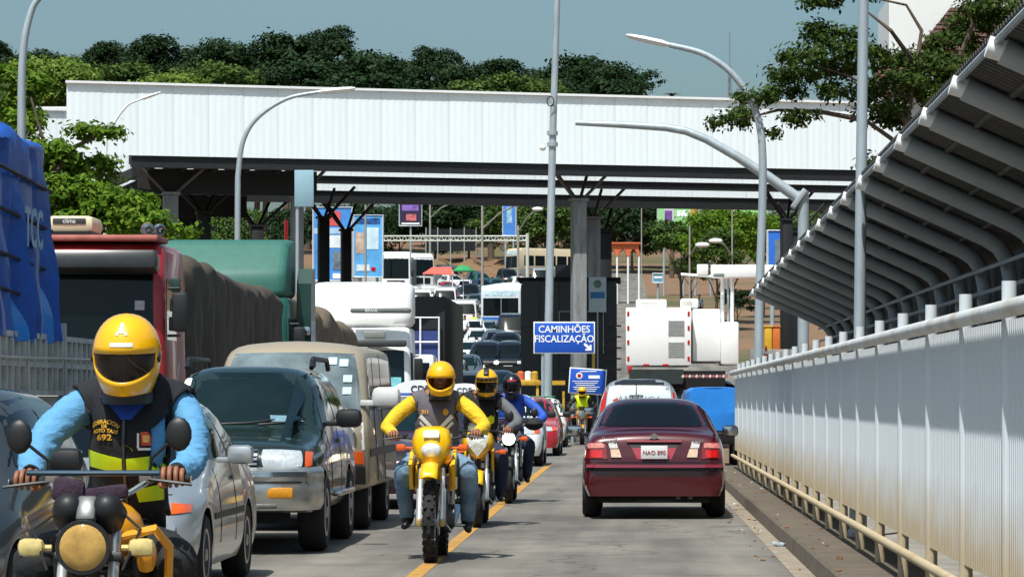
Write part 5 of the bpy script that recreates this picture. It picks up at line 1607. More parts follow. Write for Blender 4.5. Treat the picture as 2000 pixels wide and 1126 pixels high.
def rider(name, label, loc, rz, mats, hands, hipy=1.0, hipz=.86, sh=1.37, headc=None, knees=None, feet=None, vest=None, elbow=None, lean=0, helm=None, glove=None, vest_hem=.98, subs=2, shx=0.0):
    """mats: shirt, sleeve, trousers, shoe; hands: ((x,y,z) left, right) grip centres in the local frame (front is -y)"""
    shirt, sleeve, trouser, shoe = mats
    t = thing(name, label, 'person', loc, rz)
    ch = hipy - .07
    hc = Vector(headc) if headc else Vector((shx + .0, hipy - .19, 1.575))
    V = [Vector((0, hipy, hipz)), Vector((shx * .4, hipy + .01, 1.04)), Vector((shx * .8, ch, 1.22)), Vector((shx, ch + .01, sh + .02)), Vector((shx, ch - .03, sh + .10)), hc + Vector((0, .015, -.02)), hc + Vector((0, .01, .06))]
    Rd = [(.165, .135), (.17, .135), (.20, .15), (.11, .11), (.058, .058), (.082, .09), (.075, .085)]
    E = [(0, 1), (1, 2), (2, 3), (3, 4), (4, 5), (5, 6)]
    bone = {(0, 1): 'torso', (1, 2): 'torso', (2, 3): 'torso', (3, 4): 'neck', (4, 5): 'neck', (5, 6): 'neck'}
    def av(p, r):
        V.append(Vector(p)); Rd.append(r); return len(V) - 1
    wr = []
    for i, sd in enumerate((-1, 1)):
        h = Vector(hands[i])
        s_ = av((shx + sd * .21, ch + .02, sh), (.078, .078)); E.append((3, s_)); bone[(3, s_)] = 'torso'
        if elbow: e = Vector(elbow[i])
        else: e = Vector((sd * .40 + h.x * .1, (ch + h.y) / 2 + .06, (sh + h.z) / 2 - .07))
        m1 = (V[s_] * .5 + e * .5) + Vector((sd * .015, 0, .01))
        u = av(m1, (.072, .072)); E.append((s_, u)); bone[(s_, u)] = 'arm'
        k = av(e, (.064, .064)); E.append((u, k)); bone[(u, k)] = 'arm'
        w0 = h + Vector((0, .085, .022))
        f = av(e * .45 + w0 * .55, (.056, .056)); E.append((k, f)); bone[(k, f)] = 'arm'
        w = av(w0, (.042, .042)); E.append((f, w)); bone[(f, w)] = 'arm'
        q = av(h + Vector((0, .05, .025)), (.032, .034)); E.append((w, q)); bone[(w, q)] = 'hand'
    for i, sd in enumerate((-1, 1)):
        kn = Vector(knees[i]) if knees else Vector((sd * .25, hipy - .44, .77))
        ft = Vector(feet[i]) if feet else Vector((sd * .22, hipy - .30, .30))
        hp = av((sd * .10, hipy - .03, hipz - .02), (.11, .11)); E.append((0, hp)); bone[(0, hp)] = 'leg'
        th = av(V[hp] * .5 + kn * .5, (.11, .11)); E.append((hp, th)); bone[(hp, th)] = 'leg'
        k = av(kn, (.09, .09)); E.append((th, k)); bone[(th, k)] = 'leg'
        an = ft + Vector((0, .13, .06))
        cf = av(kn * .55 + an * .45 + Vector((0, .02, 0)), (.082, .082)); E.append((k, cf)); bone[(k, cf)] = 'leg'
        a = av(an, (.068, .068)); E.append((cf, a)); bone[(cf, a)] = 'leg'
        he = av(ft + Vector((0, .1, 0)), (.042, .04)); E.append((a, he)); bone[(a, he)] = 'shoe'
        to = av(ft + Vector((sd * .015, -.1, -.008)), (.04, .03)); E.append((he, to)); bone[(he, to)] = 'shoe'
    me = skin_mesh(V, E, Rd, subs)
    idx = {'torso': 0, 'arm': 1, 'leg': 2, 'shoe': 3, 'neck': 4, 'hand': 5 if glove else 4}
    mi, regs = [], []
    bl = [(V[a], V[b], r) for (a, b), r in bone.items()]
    for p in me.polygons:
        reg = min(bl, key=lambda q: seg_d(p.center, q[0], q[1]))[2]
        regs.append(reg); mi.append(idx[reg])
    if subs >= 2:
        am = {}
        for p, rg in zip(me.polygons, regs):
            for k in p.vertices: am[k] = rg
        nrm = [v.normal.copy() for v in me.vertices]
        for k, v in enumerate(me.vertices):
            rg = am.get(k)
            if rg in ('arm', 'leg'):
                c_ = v.co
                q = Vector((c_.x * 7 + loc[0] * 3, c_.y * 9, c_.z * 26 + c_.x * 16))
                n_ = mnoise.noise(q) + .6 * mnoise.noise(q * 2.3)
                v.co = c_ + nrm[k] * (.012 * (abs(n_) * -1 + .25))
    J = Join(); J.mesh(me, mi)
    for i, sd in enumerate((-1, 1)):
        ms, fg = hand_mesh(Vector(hands[i]), sd)
        for x in ms: J.mesh(x, 5 if glove else 4)
        for x in fg: J.mesh(x, 4)
    body = J.out()
    bo = obj('body', body, [shirt, sleeve, trouser, shoe, skin, glove or skin], t, ang=180, fixn=False)
    bv_ = bvh_of(me)
    vb = None
    if vest:
        keep = [i for i, r in enumerate(regs) if (r in ('torso',) or (r == 'neck' and me.polygons[i].center.z < sh + .045)) and vest_hem < me.polygons[i].center.z and abs(me.polygons[i].center.x - shx) < .225]
        used = {}
        mb = MB(); vs, fs = [], []
        for i in keep:
            q = []
            for k in me.polygons[i].vertices:
                if k not in used:
                    used[k] = len(vs); v = me.vertices[k]; vs.append(v.co + v.normal * .022)
                q.append(used[k])
            fs.append(tuple(q))
        mb.add(vs, fs); vo = obj('vest', mb, vest, t, ang=180)
        so = vo.modifiers.new('solid', 'SOLIDIFY'); so.thickness = .014
        vb = bvh_of(vo.data)
    return t, bo, hc, bv_, vb

# ------------------------------------------------------------------ motorcycles
def moto_wheel(t, name, y, r, w, knob=False, spokes=True, rimm=None):
    mb = MB(); h = w / 2
    mb.lathe([(r * .76, -h * .8), (r * .88, -h), (r * .96, -h * .8), (r, -h * .3), (r, h * .3), (r * .96, h * .8), (r * .88, h), (r * .76, h * .8)], axis='x', n=32, cap=False)
    if knob:
        for k in range(30):
            a = 2 * PI * k / 30
            for dx in ((-.6, .6) if k % 2 else (0,)):
                mb.box((dx * h, math.cos(a) * r * .995, math.sin(a) * r * .995), (h * .62, .035, .026), rx=a)
            for s in (-1, 1):
                mb.box((s * h * .95, math.cos(a + .1) * r * .95, math.sin(a + .1) * r * .95), (h * .3, .03, .03), rx=a)
    o = obj(name, mb, rubber, t, loc=(0, y, r))
    rb = MB()
    rb.lathe([(r * .78, -h * .7), (r * .72, -h * .55), (r * .7, 0), (r * .72, h * .55), (r * .78, h * .7)], axis='x', n=32, cap=False); rb.lathe([(.045, -.06), (.045, .06)], axis='x', n=14)
    obj('rim', rb, rimm or alu, o)
    sp = MB()
    for k in range(18 if spokes else 5):
        a = 2 * PI * k / (18 if spokes else 5)
        sp.tube([(((-1) ** k) * .03, math.cos(a + .3) * .04, math.sin(a + .3) * .04), (0, math.cos(a) * r * .72, math.sin(a) * r * .72)], .004 if spokes else .02, 5)
    obj('spokes', sp, rimm or alu, o)
    return o
def motorcycle(label, loc, style, paint, rz=0, grips=((-.33, .40, 1.08), (.33, .40, 1.08)), coverm=None, sig=amber, lamp=lens, mirrors=True, wb=1.30, lean=0, tankm=None, grp='motorcycle taxis riding along the centre line'):
    t = thing('motorcycle', label, 'motorcycle', loc, rz, grp)
    end = style == 'enduro'
    r = .345 if end else .30
    rr = .315 if end else .30
    moto_wheel(t, 'front_wheel', 0, r, .10 if end else .11, end, style != 'sport', alu)
    moto_wheel(t, 'rear_wheel', wb, rr, .13, end, style != 'sport', alu)
    top = Vector((0, .30, 1.0))
    for s in (-1, 1):
        mb = MB(); mb.tube([(s * .095, -.01, r), (s * .095, .13, r + .28)], .033, 10); mb.tube([(s * .095, .13, r + .28), (s * .095, .30, 1.0)], .021, 10); obj('fork', mb, M('fork_silver', (206, 208, 208), .3, .5), t)
        if end:
            mb = MB(); mb.box((s * .1, -.02, r), (.05, .07, .07), b=.015); obj('axle_clamp', mb, M('clamp_brass', (186, 160, 110), .4, .5), t)
    for (z, y) in ((.99, .295), (.82, .225)):
        mb = MB(); mb.box((0, y, z), (.26, .07, .035), b=.01, rx=-.35); obj('fork_clamp', mb, blackp, t)
    g0, g1 = Vector(grips[0]), Vector(grips[1])
    c = Vector((0, .31, 1.02))
    mb = MB(); mb.tube([g0 + Vector((-.07, .01, 0)), g0 + Vector((.08, 0, 0)), c + Vector((-.12, .02, .03)), c + Vector((-.07, 0, 0)), c + Vector((.07, 0, 0)), c + Vector((.12, .02, .03)), g1 + Vector((-.08, 0, 0)), g1 + Vector((.07, .01, 0))], .012, 8)
    hb = obj('handlebar', mb, chrome if style == 'street' else blackp, t)
    for g, s in ((g0, -1), (g1, 1)):
        mb = MB(); mb.tube([g + Vector((-.065, 0, 0)), g + Vector((.065, 0, 0))], .018, 10); obj('grip', mb, rubber, hb)
        mb = MB(); mb.tube([g + Vector((-s * .09, -.03, 0)), g + Vector((0, -.065, -.01)), g + Vector((s * .08, -.055, -.02))], .007, 6); obj('lever', mb, M('lever_dull', (58, 60, 62), .5, .2), hb)
        mb = MB(); mb.box(g + Vector((-s * .10, -.01, .005)), (.05, .05, .05), b=.01); obj('switch_box', mb, M('switch_brown', (110, 100, 92), .5) if style == 'street' else blackp, hb)
    if mirrors:
        for g, s in ((g0, -1), (g1, 1)):
            a = g + Vector((-s * .09, 0, .02)); e = a + Vector((s * .075, -.02, .115))
            mb = MB(); mb.tube([a, a + Vector((s * .01, 0, .06)), e], .007, 6); mo = obj('mirror', mb, blackp, t)
            mb = MB(); mb.ball(e + Vector((s * .04, 0, .035)), (.05, .022, .066), 14); obj('mirror_housing', mb, blackp, mo)
    # headlamp and front furniture
    if style == 'street':
        hl = Vector((0, .10, .865))
        mb = MB(); mb.lathe([(.045, .16), (.08, .1), (.1, .03), (.104, 0), (.1, -.012), (.092, -.012)], axis='y', n=28, c=hl); ho = obj('headlight', mb, blackp, t)
        mb = MB(); mb.lathe([(.093, -.002), (.088, .012), (.07, .035), (.04, .055), (.016, .06)], axis='y', n=28, c=hl, cap=True); obj('reflector', mb, M('lamp_reflector', (222, 176, 96), .2, .8, var=.2, scale=12) if lamp is not lit else lamp, ho)
        mb = MB(); mb.lathe([(.014, .05), (.016, .02), (.008, .004), (.001, .0)], axis='y', n=12, c=hl, cap=False); mb.box(hl + Vector((0, .02, 0)), (.17, .004, .006)); obj('bulb', mb, lamp, ho)
        mb = MB(); mb.lathe([(.093, -.006), (.08, -.018), (.05, -.028), (.001, -.032)], axis='y', n=28, c=hl, cap=False); obj('lens', mb, M('clear_headlamp_glass', (224, 180, 100), .08, var=.3, scale=16, alpha=.6, spec=.3) if lamp is not lit else lit, ho)
        for s in (-1, 1):
            mb = MB(); mb.lathe([(.05, -.06), (.064, -.02), (.062, .03), (.052, .06), (.032, .082), (.004, .09)], n=18, c=(s * .072, .23, .985)); mb.v = [(v[0], .23 + (v[2] - .985) * -.75 + (v[1] - .23) * .66, .985 + (v[1] - .23) * .75 + (v[2] - .985) * .66) for v in mb.v]
            obj('gauge', mb, blackp, t)
        mb = MB(); mb.box((0, .185, 1.0), (.075, .05, .11), b=.015, rx=-.6); obj('gauge_panel', mb, M('gauge_grey', (96, 98, 98), .35, .3), t)
        mb = MB(); mb.tube([(-.25, .33, 1.135), (0, .30, 1.135), (.25, .33, 1.135)], .011, 8); obj('brace_bar', mb, M('brace_blue', (40, 66, 84), .4, .3), t)
        mb = MB(); mb.box((-.09, .31, 1.07), (.12, .04, .09), b=.018, rz=.1, ry=.15); mb.box((.05, .32, 1.06), (.17, .04, .055), b=.018, rz=-.1, ry=-.1); obj('cloth_wrap', mb, M('purple_cloth', (54, 36, 54), .9, var=.3, scale=14, bump=.4), t)
        for s in (-1, 1):
            mb = MB(); mb.tube([(s * .13, .18, .86), (s * .16, .18, .86)], .012, 8); mb.box((s * .205, .17, .862), (.10, .055, .068), b=.025); obj('indicator', mb, sig, t)
            mb = MB(); mb.tube([(s * .12, .25, .99), (s * .2, .18, .93), (s * .14, .13, .78)], .006, 6); obj('cable', mb, rubber, t)
    elif end:
        vs_, fs_ = [], []
        mb = MB()
        rows = [(1.17, .085, .19), (1.14, .145, .13), (1.04, .175, .09), (.94, .16, .07), (.88, .12, .08), (.80, .085, .13)]
        for (z, hw_, y) in rows:
            for k in range(9):
                a = -1 + 2 * k / 8
                vs_.append((a * hw_, y + .10 * a * a, z))
        for j in range(5):
            for k in range(8): fs_.append((j * 9 + k, j * 9 + k + 1, (j + 1) * 9 + k + 1, (j + 1) * 9 + k))
        mb.add(vs_, fs_); mk = obj('headlight_mask', mb, paint, t, ang=70)
        so = mk.modifiers.new('s', 'SOLIDIFY'); so.thickness = .012
        mb = MB(); mb.ball((0, .085, .965), (.088, .03, .062), 18); obj('headlight', mb, lamp, mk)
        mb = MB(); mb.box((0, .105, 1.10), (.14, .03, .07), b=.012, rx=-.4); obj('number_panel', mb, whitet, mk)
        for s in (-1, 1):
            mb = MB(); mb.tube([(s * .14, .2, .98), (s * .24, .2, .98)], .012, 8); mb.box((s * .27, .19, .985), (.085, .05, .06), b=.02); obj('indicator', mb, sig, t)
            mb = MB(); mb.prism([(.12, .84), (.5, .98), (.75, .9), (.55, .62), (.3, .62)], 'x', s * .17, s * .20); obj('radiator_shroud', mb, paint, t, smooth=False)
    elif style == 'sport':
        mb = MB(); vs_, fs_ = [], []
        rows = [(1.06, .07, .16), (1.02, .15, .10), (.93, .19, .06), (.84, .14, .05), (.75, .06, .08)]
        for (z, hw_, y) in rows:
            for k in range(9):
                a = -1 + 2 * k / 8; vs_.append((a * hw_, y + .16 * a * a, z))
        for j in range(4):
            for k in range(8): fs_.append((j * 9 + k, j * 9 + k + 1, (j + 1) * 9 + k + 1, (j + 1) * 9 + k))
        mb.add(vs_, fs_); mk = obj('nose_fairing', mb, paint, t, ang=70); so = mk.modifiers.new('s', 'SOLIDIFY'); so.thickness = .012
        mb = MB(); mb.add([(-.13, .075, 1.0), (0, .055, 1.02), (.13, .075, 1.0), (.09, .04, .88), (0, .035, .77), (-.09, .04, .88), (0, .02, .92)], [(0, 1, 6), (1, 2, 6), (2, 3, 6), (3, 4, 6), (4, 5, 6), (5, 0, 6)]); obj('headlight', mb, lamp, mk, smooth=False)
        mb = MB(); mb.box((0, .16, 1.09), (.2, .02, .12), b=.008, rx=-.7); obj('windscreen', mb, blackp, mk)
        for s in (-1, 1):
            mb = MB(); mb.tube([(s * .15, .25, .82), (s * .25, .25, .82)], .011, 8); mb.box((s * .27, .24, .82), (.08, .05, .055), b=.018); obj('indicator', mb, sig, t)
    # fenders
    fz = .80 if end else None
    mb = MB(); vs_, fs_ = [], []
    n_ = 9
    for i in range(n_):
        a = R(35 + 100 * i / (n_ - 1)) if not end else R(50 + 85 * i / (n_ - 1))
        rad = r + (.035 if not end else .12)
        for k in range(5):
            q = -1 + k / 2
            vs_.append((q * .075, math.cos(a) * -rad * (1.05 if end else 1) , r + math.sin(a) * (rad + (.06 if end else 0)) - .02 * q * q))
    for i in range(n_ - 1):
        for k in range(4): fs_.append((i * 5 + k, i * 5 + k + 1, (i + 1) * 5 + k + 1, (i + 1) * 5 + k))
    mb.add(vs_, fs_); fo = obj('front_fender', mb, paint if style != 'street' else blackp, t, ang=60); so = fo.modifiers.new('s', 'SOLIDIFY'); so.thickness = .008
    # tank, seat, engine, tail
    tm = tankm or paint
    mb = MB(); mb.ball((0, .62, .90), (.15, .27, .13), 18); obj('fuel_tank', mb, tm, t)
    for s in (-1, 1):
        mb = MB(); mb.box((s * .15, .58, .74), (.03, .34, .22), b=.015, rx=.2); obj('side_cover', mb, coverm or tm, t)
    mb = MB(); mb.box((0, 1.08, .80), (.25, .7, .10), b=.045, rx=.04); obj('seat', mb, blackp, t)
    mb = MB(); mb.box((0, .62, .46), (.24, .34, .34), b=.04); mb.lathe([(.10, -.17), (.10, .17)], axis='x', n=16, c=(0, .70, .38))
    for k in range(6): mb.box((0, .46, .46 + k * .035), (.20, .2, .012))
    obj('engine', mb, M('engine_grey', (96, 98, 98), .45, .6, var=.2, scale=12), t)
    mb = MB(); mb.tube([(.06, .34, .5), (.09, .3, .34), (.13, .6, .25), (.15, .9, .30), (.16, 1.35, .42)], [.02, .02, .022, .03, .045], 10); obj('exhaust', mb, chrome, t)
    mb = MB(); mb.tube([(0, .30, .95), (0, .38, .6), (0, .5, .3), (0, .9, .3)], .022, 8); mb.tube([(0, .32, .92), (0, .9, .78), (0, 1.4, .82)], .02, 8); obj('frame', mb, blackp, t)
    for s in (-1, 1):
        mb = MB(); mb.tube([(s * .08, .72, .30), (s * .27, .72, .29)], .013, 8); obj('footpeg', mb, alu, t)
        mb = MB(); mb.tube([(s * .11, wb, rr), (s * .11, .85, .38)], .02, 8); mb.tube([(s * .12, wb - .02, rr), (s * .12, wb - .12, .74)], .025, 8); obj('swingarm', mb, alu, t)
    mb = MB(); mb.box((0, wb + .15, .74), (.16, .3, .06), b=.02); obj('tail', mb, paint, t)
    mb = MB(); mb.lathe([(.11, -.006), (.11, .006)], axis='x', n=20, c=(.07, 0, r)); obj('brake_disc', mb, alu, t)
    return t

yelh = M('helmet_yellow', (240, 178, 8), .22, var=.04, scale=6, coat=.7)
yelb = M('bike_yellow', (238, 186, 10), .3, var=.05, coat=.5)
amberb = M('bike_amber', (226, 152, 20), .35, var=.08, coat=.4)
vis_dark = M('visor_smoke', (20, 16, 16), .06, var=0, spec=.6, alpha=.78)
vis_blk = M('visor_black_gloss', (8, 8, 9), .06, var=0)
skyb = M('shirt_sky_blue', (88, 148, 190), .85, var=.10, scale=9, bump=1.0, bscale=9, stretch=(1, 1, 2.4))
navyv = M('vest_navy_black', (18, 19, 26), .85, var=.2, scale=12, bump=.4, bscale=30)
hivis = M('hi_vis_yellow', (206, 234, 10), .6, var=.06)
blk_t = M('trousers_black', (28, 29, 32), .85, var=.2, scale=10, bump=.4, bscale=16)
shoe_b = M('shoe_black', (20, 20, 22), .4, var=.15)
glv = M('glove_black', (16, 16, 18), .8)
jeans = M('jeans_blue', (92, 122, 148), .9, var=.25, scale=7, bump=.5, bscale=14, dirt=((160, 180, 196), .6, 5))
jeans_d = M('jeans_dark', (34, 44, 66), .9, var=.2, scale=7, bump=.5, bscale=14)
yshirt = M('jacket_yellow', (216, 176, 30), .85, var=.12, scale=8, bump=1.0, bscale=9, stretch=(1, 1, 2.4))
greyv = M('vest_grey', (92, 88, 96), .8, var=.12, scale=10)
blks = M('jacket_black', (22, 22, 24), .8, var=.2, scale=10, bump=.3)
bluej = M('jacket_blue', (34, 78, 176), .75, var=.1, scale=8, bump=.5, bscale=12)
gold = M('gold_thread', (214, 160, 30), .6, var=.1)
refl = M('reflective_white', (216, 220, 214), .5, var=.05)

def face_bits(t, hc):
    mb = MB(); mb.ball(hc + Vector((0, -.085, -.025)), (.016, .022, .026), 10); mb.ball(hc + Vector((0, -.082, -.062)), (.028, .012, .009), 10); mb.ball(hc + Vector((0, -.07, .012)), (.06, .02, .012), 12)
    f = obj('face', mb, skin, t)
    for s in (-1, 1):
        mb = MB(); mb.ball(hc + Vector((s * .032, -.078, .0)), (.014, .01, .008), 10); obj('eye', mb, M('eye_white', (200, 195, 190), .3), f)
        mb = MB(); mb.ball(hc + Vector((s * .032, -.087, .0)), (.006, .004, .007), 8); obj('pupil', mb, dark, f)

# foreground rider
L1 = (-2.02, 12.2, 0)
gr = ((-.27, .44, 1.10), (.285, .44, 1.11))
cream = M('cream_lens', (206, 186, 120), .25, var=.2, scale=30, coat=.5)
yl = M('yellowed_lens', (206, 172, 104), .1, var=.35, scale=16, coat=1)
m1 = motorcycle('nearest motorcycle with round yellowed headlight, twin gauges and cream indicators', L1, 'street', amberb, 0, gr, blackp, cream, yl)
mb = MB(); mb.tube([(.13, .22, .90), (.25, .2, .93), (.29, .3, .86), (.27, .42, .7), (.12, .5, .62)], .018, 8); mb.box((.2, .34, .82), (.07, .12, .1), b=.03, rx=.4); obj('crash_bar', mb, amberb, m1)
t1, bo, hc, bvb, vb = rider('person', 'rider in sky blue shirt, black vest numbered 692 and yellow full-face helmet', L1, 0, (skyb, skyb, blk_t, shoe_b), gr, hipy=.98, hipz=.84, sh=1.385, headc=(.065, .74, 1.575), shx=.06,
      elbow=((-.285, .66, 1.19), (.315, .74, 1.15)), subs=3, vest=navyv, glove=glv, vest_hem=.96, knees=((-.27, .52, .80), (.29, .52, .80)))
ho, hm, hp = helmet(t1, hc + Vector((0, 0, .012)), (yelh, blackp, vis_dark), 'dark', tilt=R(4), scale=1.02)
face_bits(t1, hc)
def on_helmet(ho, hm, hp, az0, az1, el0, el1, mat, nm, k=1.015):
    mb = MB(); n, q = 6, 4; vs_ = []
    for j in range(q + 1):
        for i in range(n + 1):
            vs_.append(hm @ hp(R(az0 + (az1 - az0) * i / n), R(el0 + (el1 - el0) * j / q), k))
    mb.add(vs_, [(j * (n + 1) + i, j * (n + 1) + i + 1, (j + 1) * (n + 1) + i + 1, (j + 1) * (n + 1) + i) for j in range(q) for i in range(n)])
    return obj(nm, mb, mat, ho, ang=80)
on_helmet(ho, hm, hp, -20, 20, 13, 19, refl, 'reflective_strip')
on_helmet(ho, hm, hp, -8, 8, 33, 36, refl, 'helmet_decal'); on_helmet(ho, hm, hp, -4, 4, 34, 52, refl, 'helmet_decal'); on_helmet(ho, hm, hp, -11, -6, 30, 34, refl, 'helmet_decal'); on_helmet(ho, hm, hp, 6, 11, 30, 34, refl, 'helmet_decal')
def vp(nm, quad, mat, off=.006, n=(8, 4)):
    return obj(nm, patch(vb, 'F', quad, n=n, off=off, thick=.004), mat, t1, ang=60)
vp('hi_vis_band', [(-.118, 1.215), (.045, 1.18), (.045, 1.125), (-.11, 1.15)], hivis); vp('hi_vis_band', [(.062, 1.18), (.235, 1.20), (.225, 1.135), (.062, 1.125)], hivis)
vp('hi_vis_band', [(.09, 1.06), (.205, 1.085), (.2, 1.02), (.1, 1.01)], hivis); vp('zip', rect(.048, .058, 1.0, 1.34), M('zip_grey', (70, 72, 76), .4, .5), off=.008, n=(1, 8))
for (s_, z, sz, bend) in (('FEDERACION', 1.325, .0215, .085), ('DE', 1.307, .018, 0), ('MOTO TAXI', 1.290, .020, .2), ('692', 1.263, .032, 0)):
    mb = text_mb(s_, sz, .0006, .001, bend)
    if s_ == '692': mb.v = [(v[0] * 1.35, v[1], v[2]) for v in mb.v]
    stick(mb, vb, 'F', .009, (-.024, z)); obj('vest_lettering', mb, gold, t1, smooth=False, fixn=False)
vp('crest_patch', [(.118, 1.285), (.158, 1.285), (.156, 1.232), (.121, 1.232)], M('crest_red', (206, 70, 44), .6, var=.4, scale=60), .008, (3, 3))
vp('crest_patch', [(.125, 1.272), (.151, 1.272), (.149, 1.245), (.128, 1.245)], M('crest_gold', (226, 170, 90), .6, var=.3, scale=80), .011, (3, 3))
vp('crest_border', rect(.105, .113, 1.222, 1.28), refl, .008, (1, 3)); vp('crest_border', rect(.108, .155, 1.214, 1.223), refl, .008, (4, 1))
mb = MB(); vs_, fs_ = [], []
for j, (z, rad) in enumerate(((1.375, .12), (1.41, .098), (1.445, .085), (1.47, .088))):
    for k in range(16):
        a = 2 * PI * k / 16; vs_.append((.06 + rad * 1.05 * math.cos(a), .885 - (1.47 - z) * -.1 - .02 * j + rad * math.sin(a) - (.02 if math.sin(a) < 0 else 0), z - .035 * max(0, -math.sin(a)) * (1 if j < 2 else .3)))
for j in range(3):
    for k in range(16): fs_.append((j * 16 + k, j * 16 + (k + 1) % 16, (j + 1) * 16 + (k + 1) % 16, (j + 1) * 16 + k))
mb.add(vs_, fs_); obj('collar', mb, M('collar_blue', (24, 70, 170), .7, var=.15), t1, ang=70)
obj('collar_front', patch(bvb, 'F', [(-.025, 1.41), (.145, 1.41), (.08, 1.33), (.045, 1.33)], off=.03, thick=.01), M('collar_blue', (24, 70, 170), .7), t1)

# second rider on the enduro
Y2 = 28.6
L2 = (xat(841, Y2), Y2, 0)
gr2 = ((-.35, .42, 1.075), (.37, .42, 1.085))
motorcycle('yellow trail motorcycle with knobbly front tyre and white number panel', L2, 'enduro', yelb, 0, gr2, None, amber, M('bright_lens', (226, 230, 230), .08, .2, var=.2, scale=40, coat=1), mirrors=False)
t2_, bo, hc, bvb, vb2 = rider('person', 'rider in yellow jacket, grey reflective vest and open yellow helmet', L2, 0, (yshirt, yshirt, jeans, shoe_b), gr2, hipy=1.0, hipz=.88, sh=1.375, headc=(.045, .78, 1.575), vest=greyv, vest_hem=1.0, subs=3,
      knees=((-.28, .50, .78), (.31, .50, .78)), feet=((-.25, .66, .30), (.28, .66, .27)))
ho, hm, hp = helmet(t2_, hc + Vector((0, 0, .01)), (yelh, blackp, vis_dark), 'open', tilt=R(2))
face_bits(t2_, hc)
for q in ([(-.15, 1.24), (-.13, 1.27), (.0, 1.13), (-.03, 1.12)], [(.13, 1.27), (.155, 1.24), (.03, 1.12), (.0, 1.13)], [(-.15, 1.19), (-.14, 1.21), (-.04, 1.1), (-.06, 1.09)], [(.14, 1.21), (.155, 1.19), (.06, 1.09), (.04, 1.1)]):
    obj('reflective_band', patch(vb2, 'F', q, off=.006, thick=.004), refl, t2_)
obj('reflective_panel', patch(vb2, 'F', rect(-.14, .14, 1.04, 1.1), off=.006, thick=.004), refl, t2_)
for (x, z, tx) in ((-.095, 1.29, '211'),):
    mb = text_mb(tx, .045, .002, .001); stick(mb, vb2, 'F', .01, (x, z)); obj('vest_lettering', mb, gold, t2_, smooth=False, fixn=False)
obj('vest_patch', patch(vb2, 'F', rect(.06, .11, 1.26, 1.32), off=.007, thick=.004, rnd=1), gold, t2_)
mb = MB(); mb.lathe([(.11, 0), (.095, .05), (.088, .09)], n=16, c=(.02, .88, 1.385)); obj('neck_scarf', mb, blks, t2_)

# third rider on the sport bike
Y3 = 36.3
L3 = (xat(932, Y3), Y3, 0)
gr3 = ((-.31, .42, 1.04), (.31, .42, 1.04))
motorcycle('yellow street motorcycle with pointed headlight behind the trail bike', L3, 'sport', yelb, 0, gr3, None, amber, M('bright_lens2', (220, 220, 212), .08, .2, var=.35, scale=30, coat=1))
t3, bo, hc, bvb, vb3 = rider('person', 'rider in black vest with lime panel and peaked yellow helmet', L3, 0, (blks, M('sleeve_grey', (92, 94, 98), .8), jeans_d, shoe_b), gr3, hipy=1.0, hipz=.86, sh=1.37, headc=(.07, .78, 1.575), vest=blks, vest_hem=1.0)
ho, hm, hp = helmet(t3, hc + Vector((0, 0, .01)), (yelh, blackp, vis_blk), 'dark', tilt=R(4), peak=True)
on_helmet(ho, hm, hp, -50, 50, -30, -22, blackp, 'chin_guard'); on_helmet(ho, hm, hp, -70, 70, 8, 22, blackp, 'brow_panel')
obj('hi_vis_band', patch(vb3, 'F', [(.0, 1.14), (.15, 1.24), (.15, 1.14), (.02, 1.05)], off=.008, thick=.004), hivis, t3); obj('hi_vis_band', patch(vb3, 'F', [(-.14, 1.1), (0, 1.05), (0, .99), (-.14, 1.03)], off=.008, thick=.004), hivis, t3)

# fourth rider in blue
Y4 = 44.5
L4 = (xat(993, Y4), Y4, 0)
m4 = motorcycle('silver motorcycle with lit round headlight, last in the row', L4, 'street', M('bike_silver', (170, 176, 178), .3, .5), 0, gr3, None, amber, lit, tankm=M('bike_silver', (170, 176, 178), .3, .5))
t4, bo, hc, bvb, vb4 = rider('person', 'rider in royal blue jacket with black helmet behind the peaked helmet', L4, 0, (bluej, bluej, jeans_d, shoe_b), gr3, hipy=1.0, hipz=.86, sh=1.37, headc=(.02, .78, 1.575), elbow=((-.42, .74, 1.16), (.46, .76, 1.14)), knees=((-.25, .54, .78), (.27, .54, .78)))
ho, hm, hp = helmet(t4, hc + Vector((0, 0, .01)), (M('helmet_black', (20, 20, 24), .3, coat=.5), blackp, vis_blk), 'dark')
on_helmet(ho, hm, hp, -30, 30, 20, 26, redl, 'helmet_stripe')
mb = MB(); mb.ball((.33, .40, 1.06), (.13, .12, .09), 12); obj('hand_muff', mb, blks, m4)

# far rider by the barrier
Y5 = 99.3
m5 = motorcycle('small distant motorcycle below the blue notice board', (xat(1136, Y5), Y5, 0), 'sport', M('bike_orange', (220, 150, 60), .4), 0, gr3, None, amber, lens)
t5, bo, hc, bvb, vb5 = rider('person', 'distant rider with lime vest and yellow helmet below the notice board', (xat(1136, Y5), Y5, 0), 0, (blks, blks, blk_t, shoe_b), gr3, hipy=1.0, vest=hivis, vest_hem=1.05, subs=1)
helmet(t5, hc + Vector((0, 0, .01)), (yelh, blackp, vis_blk), 'dark')

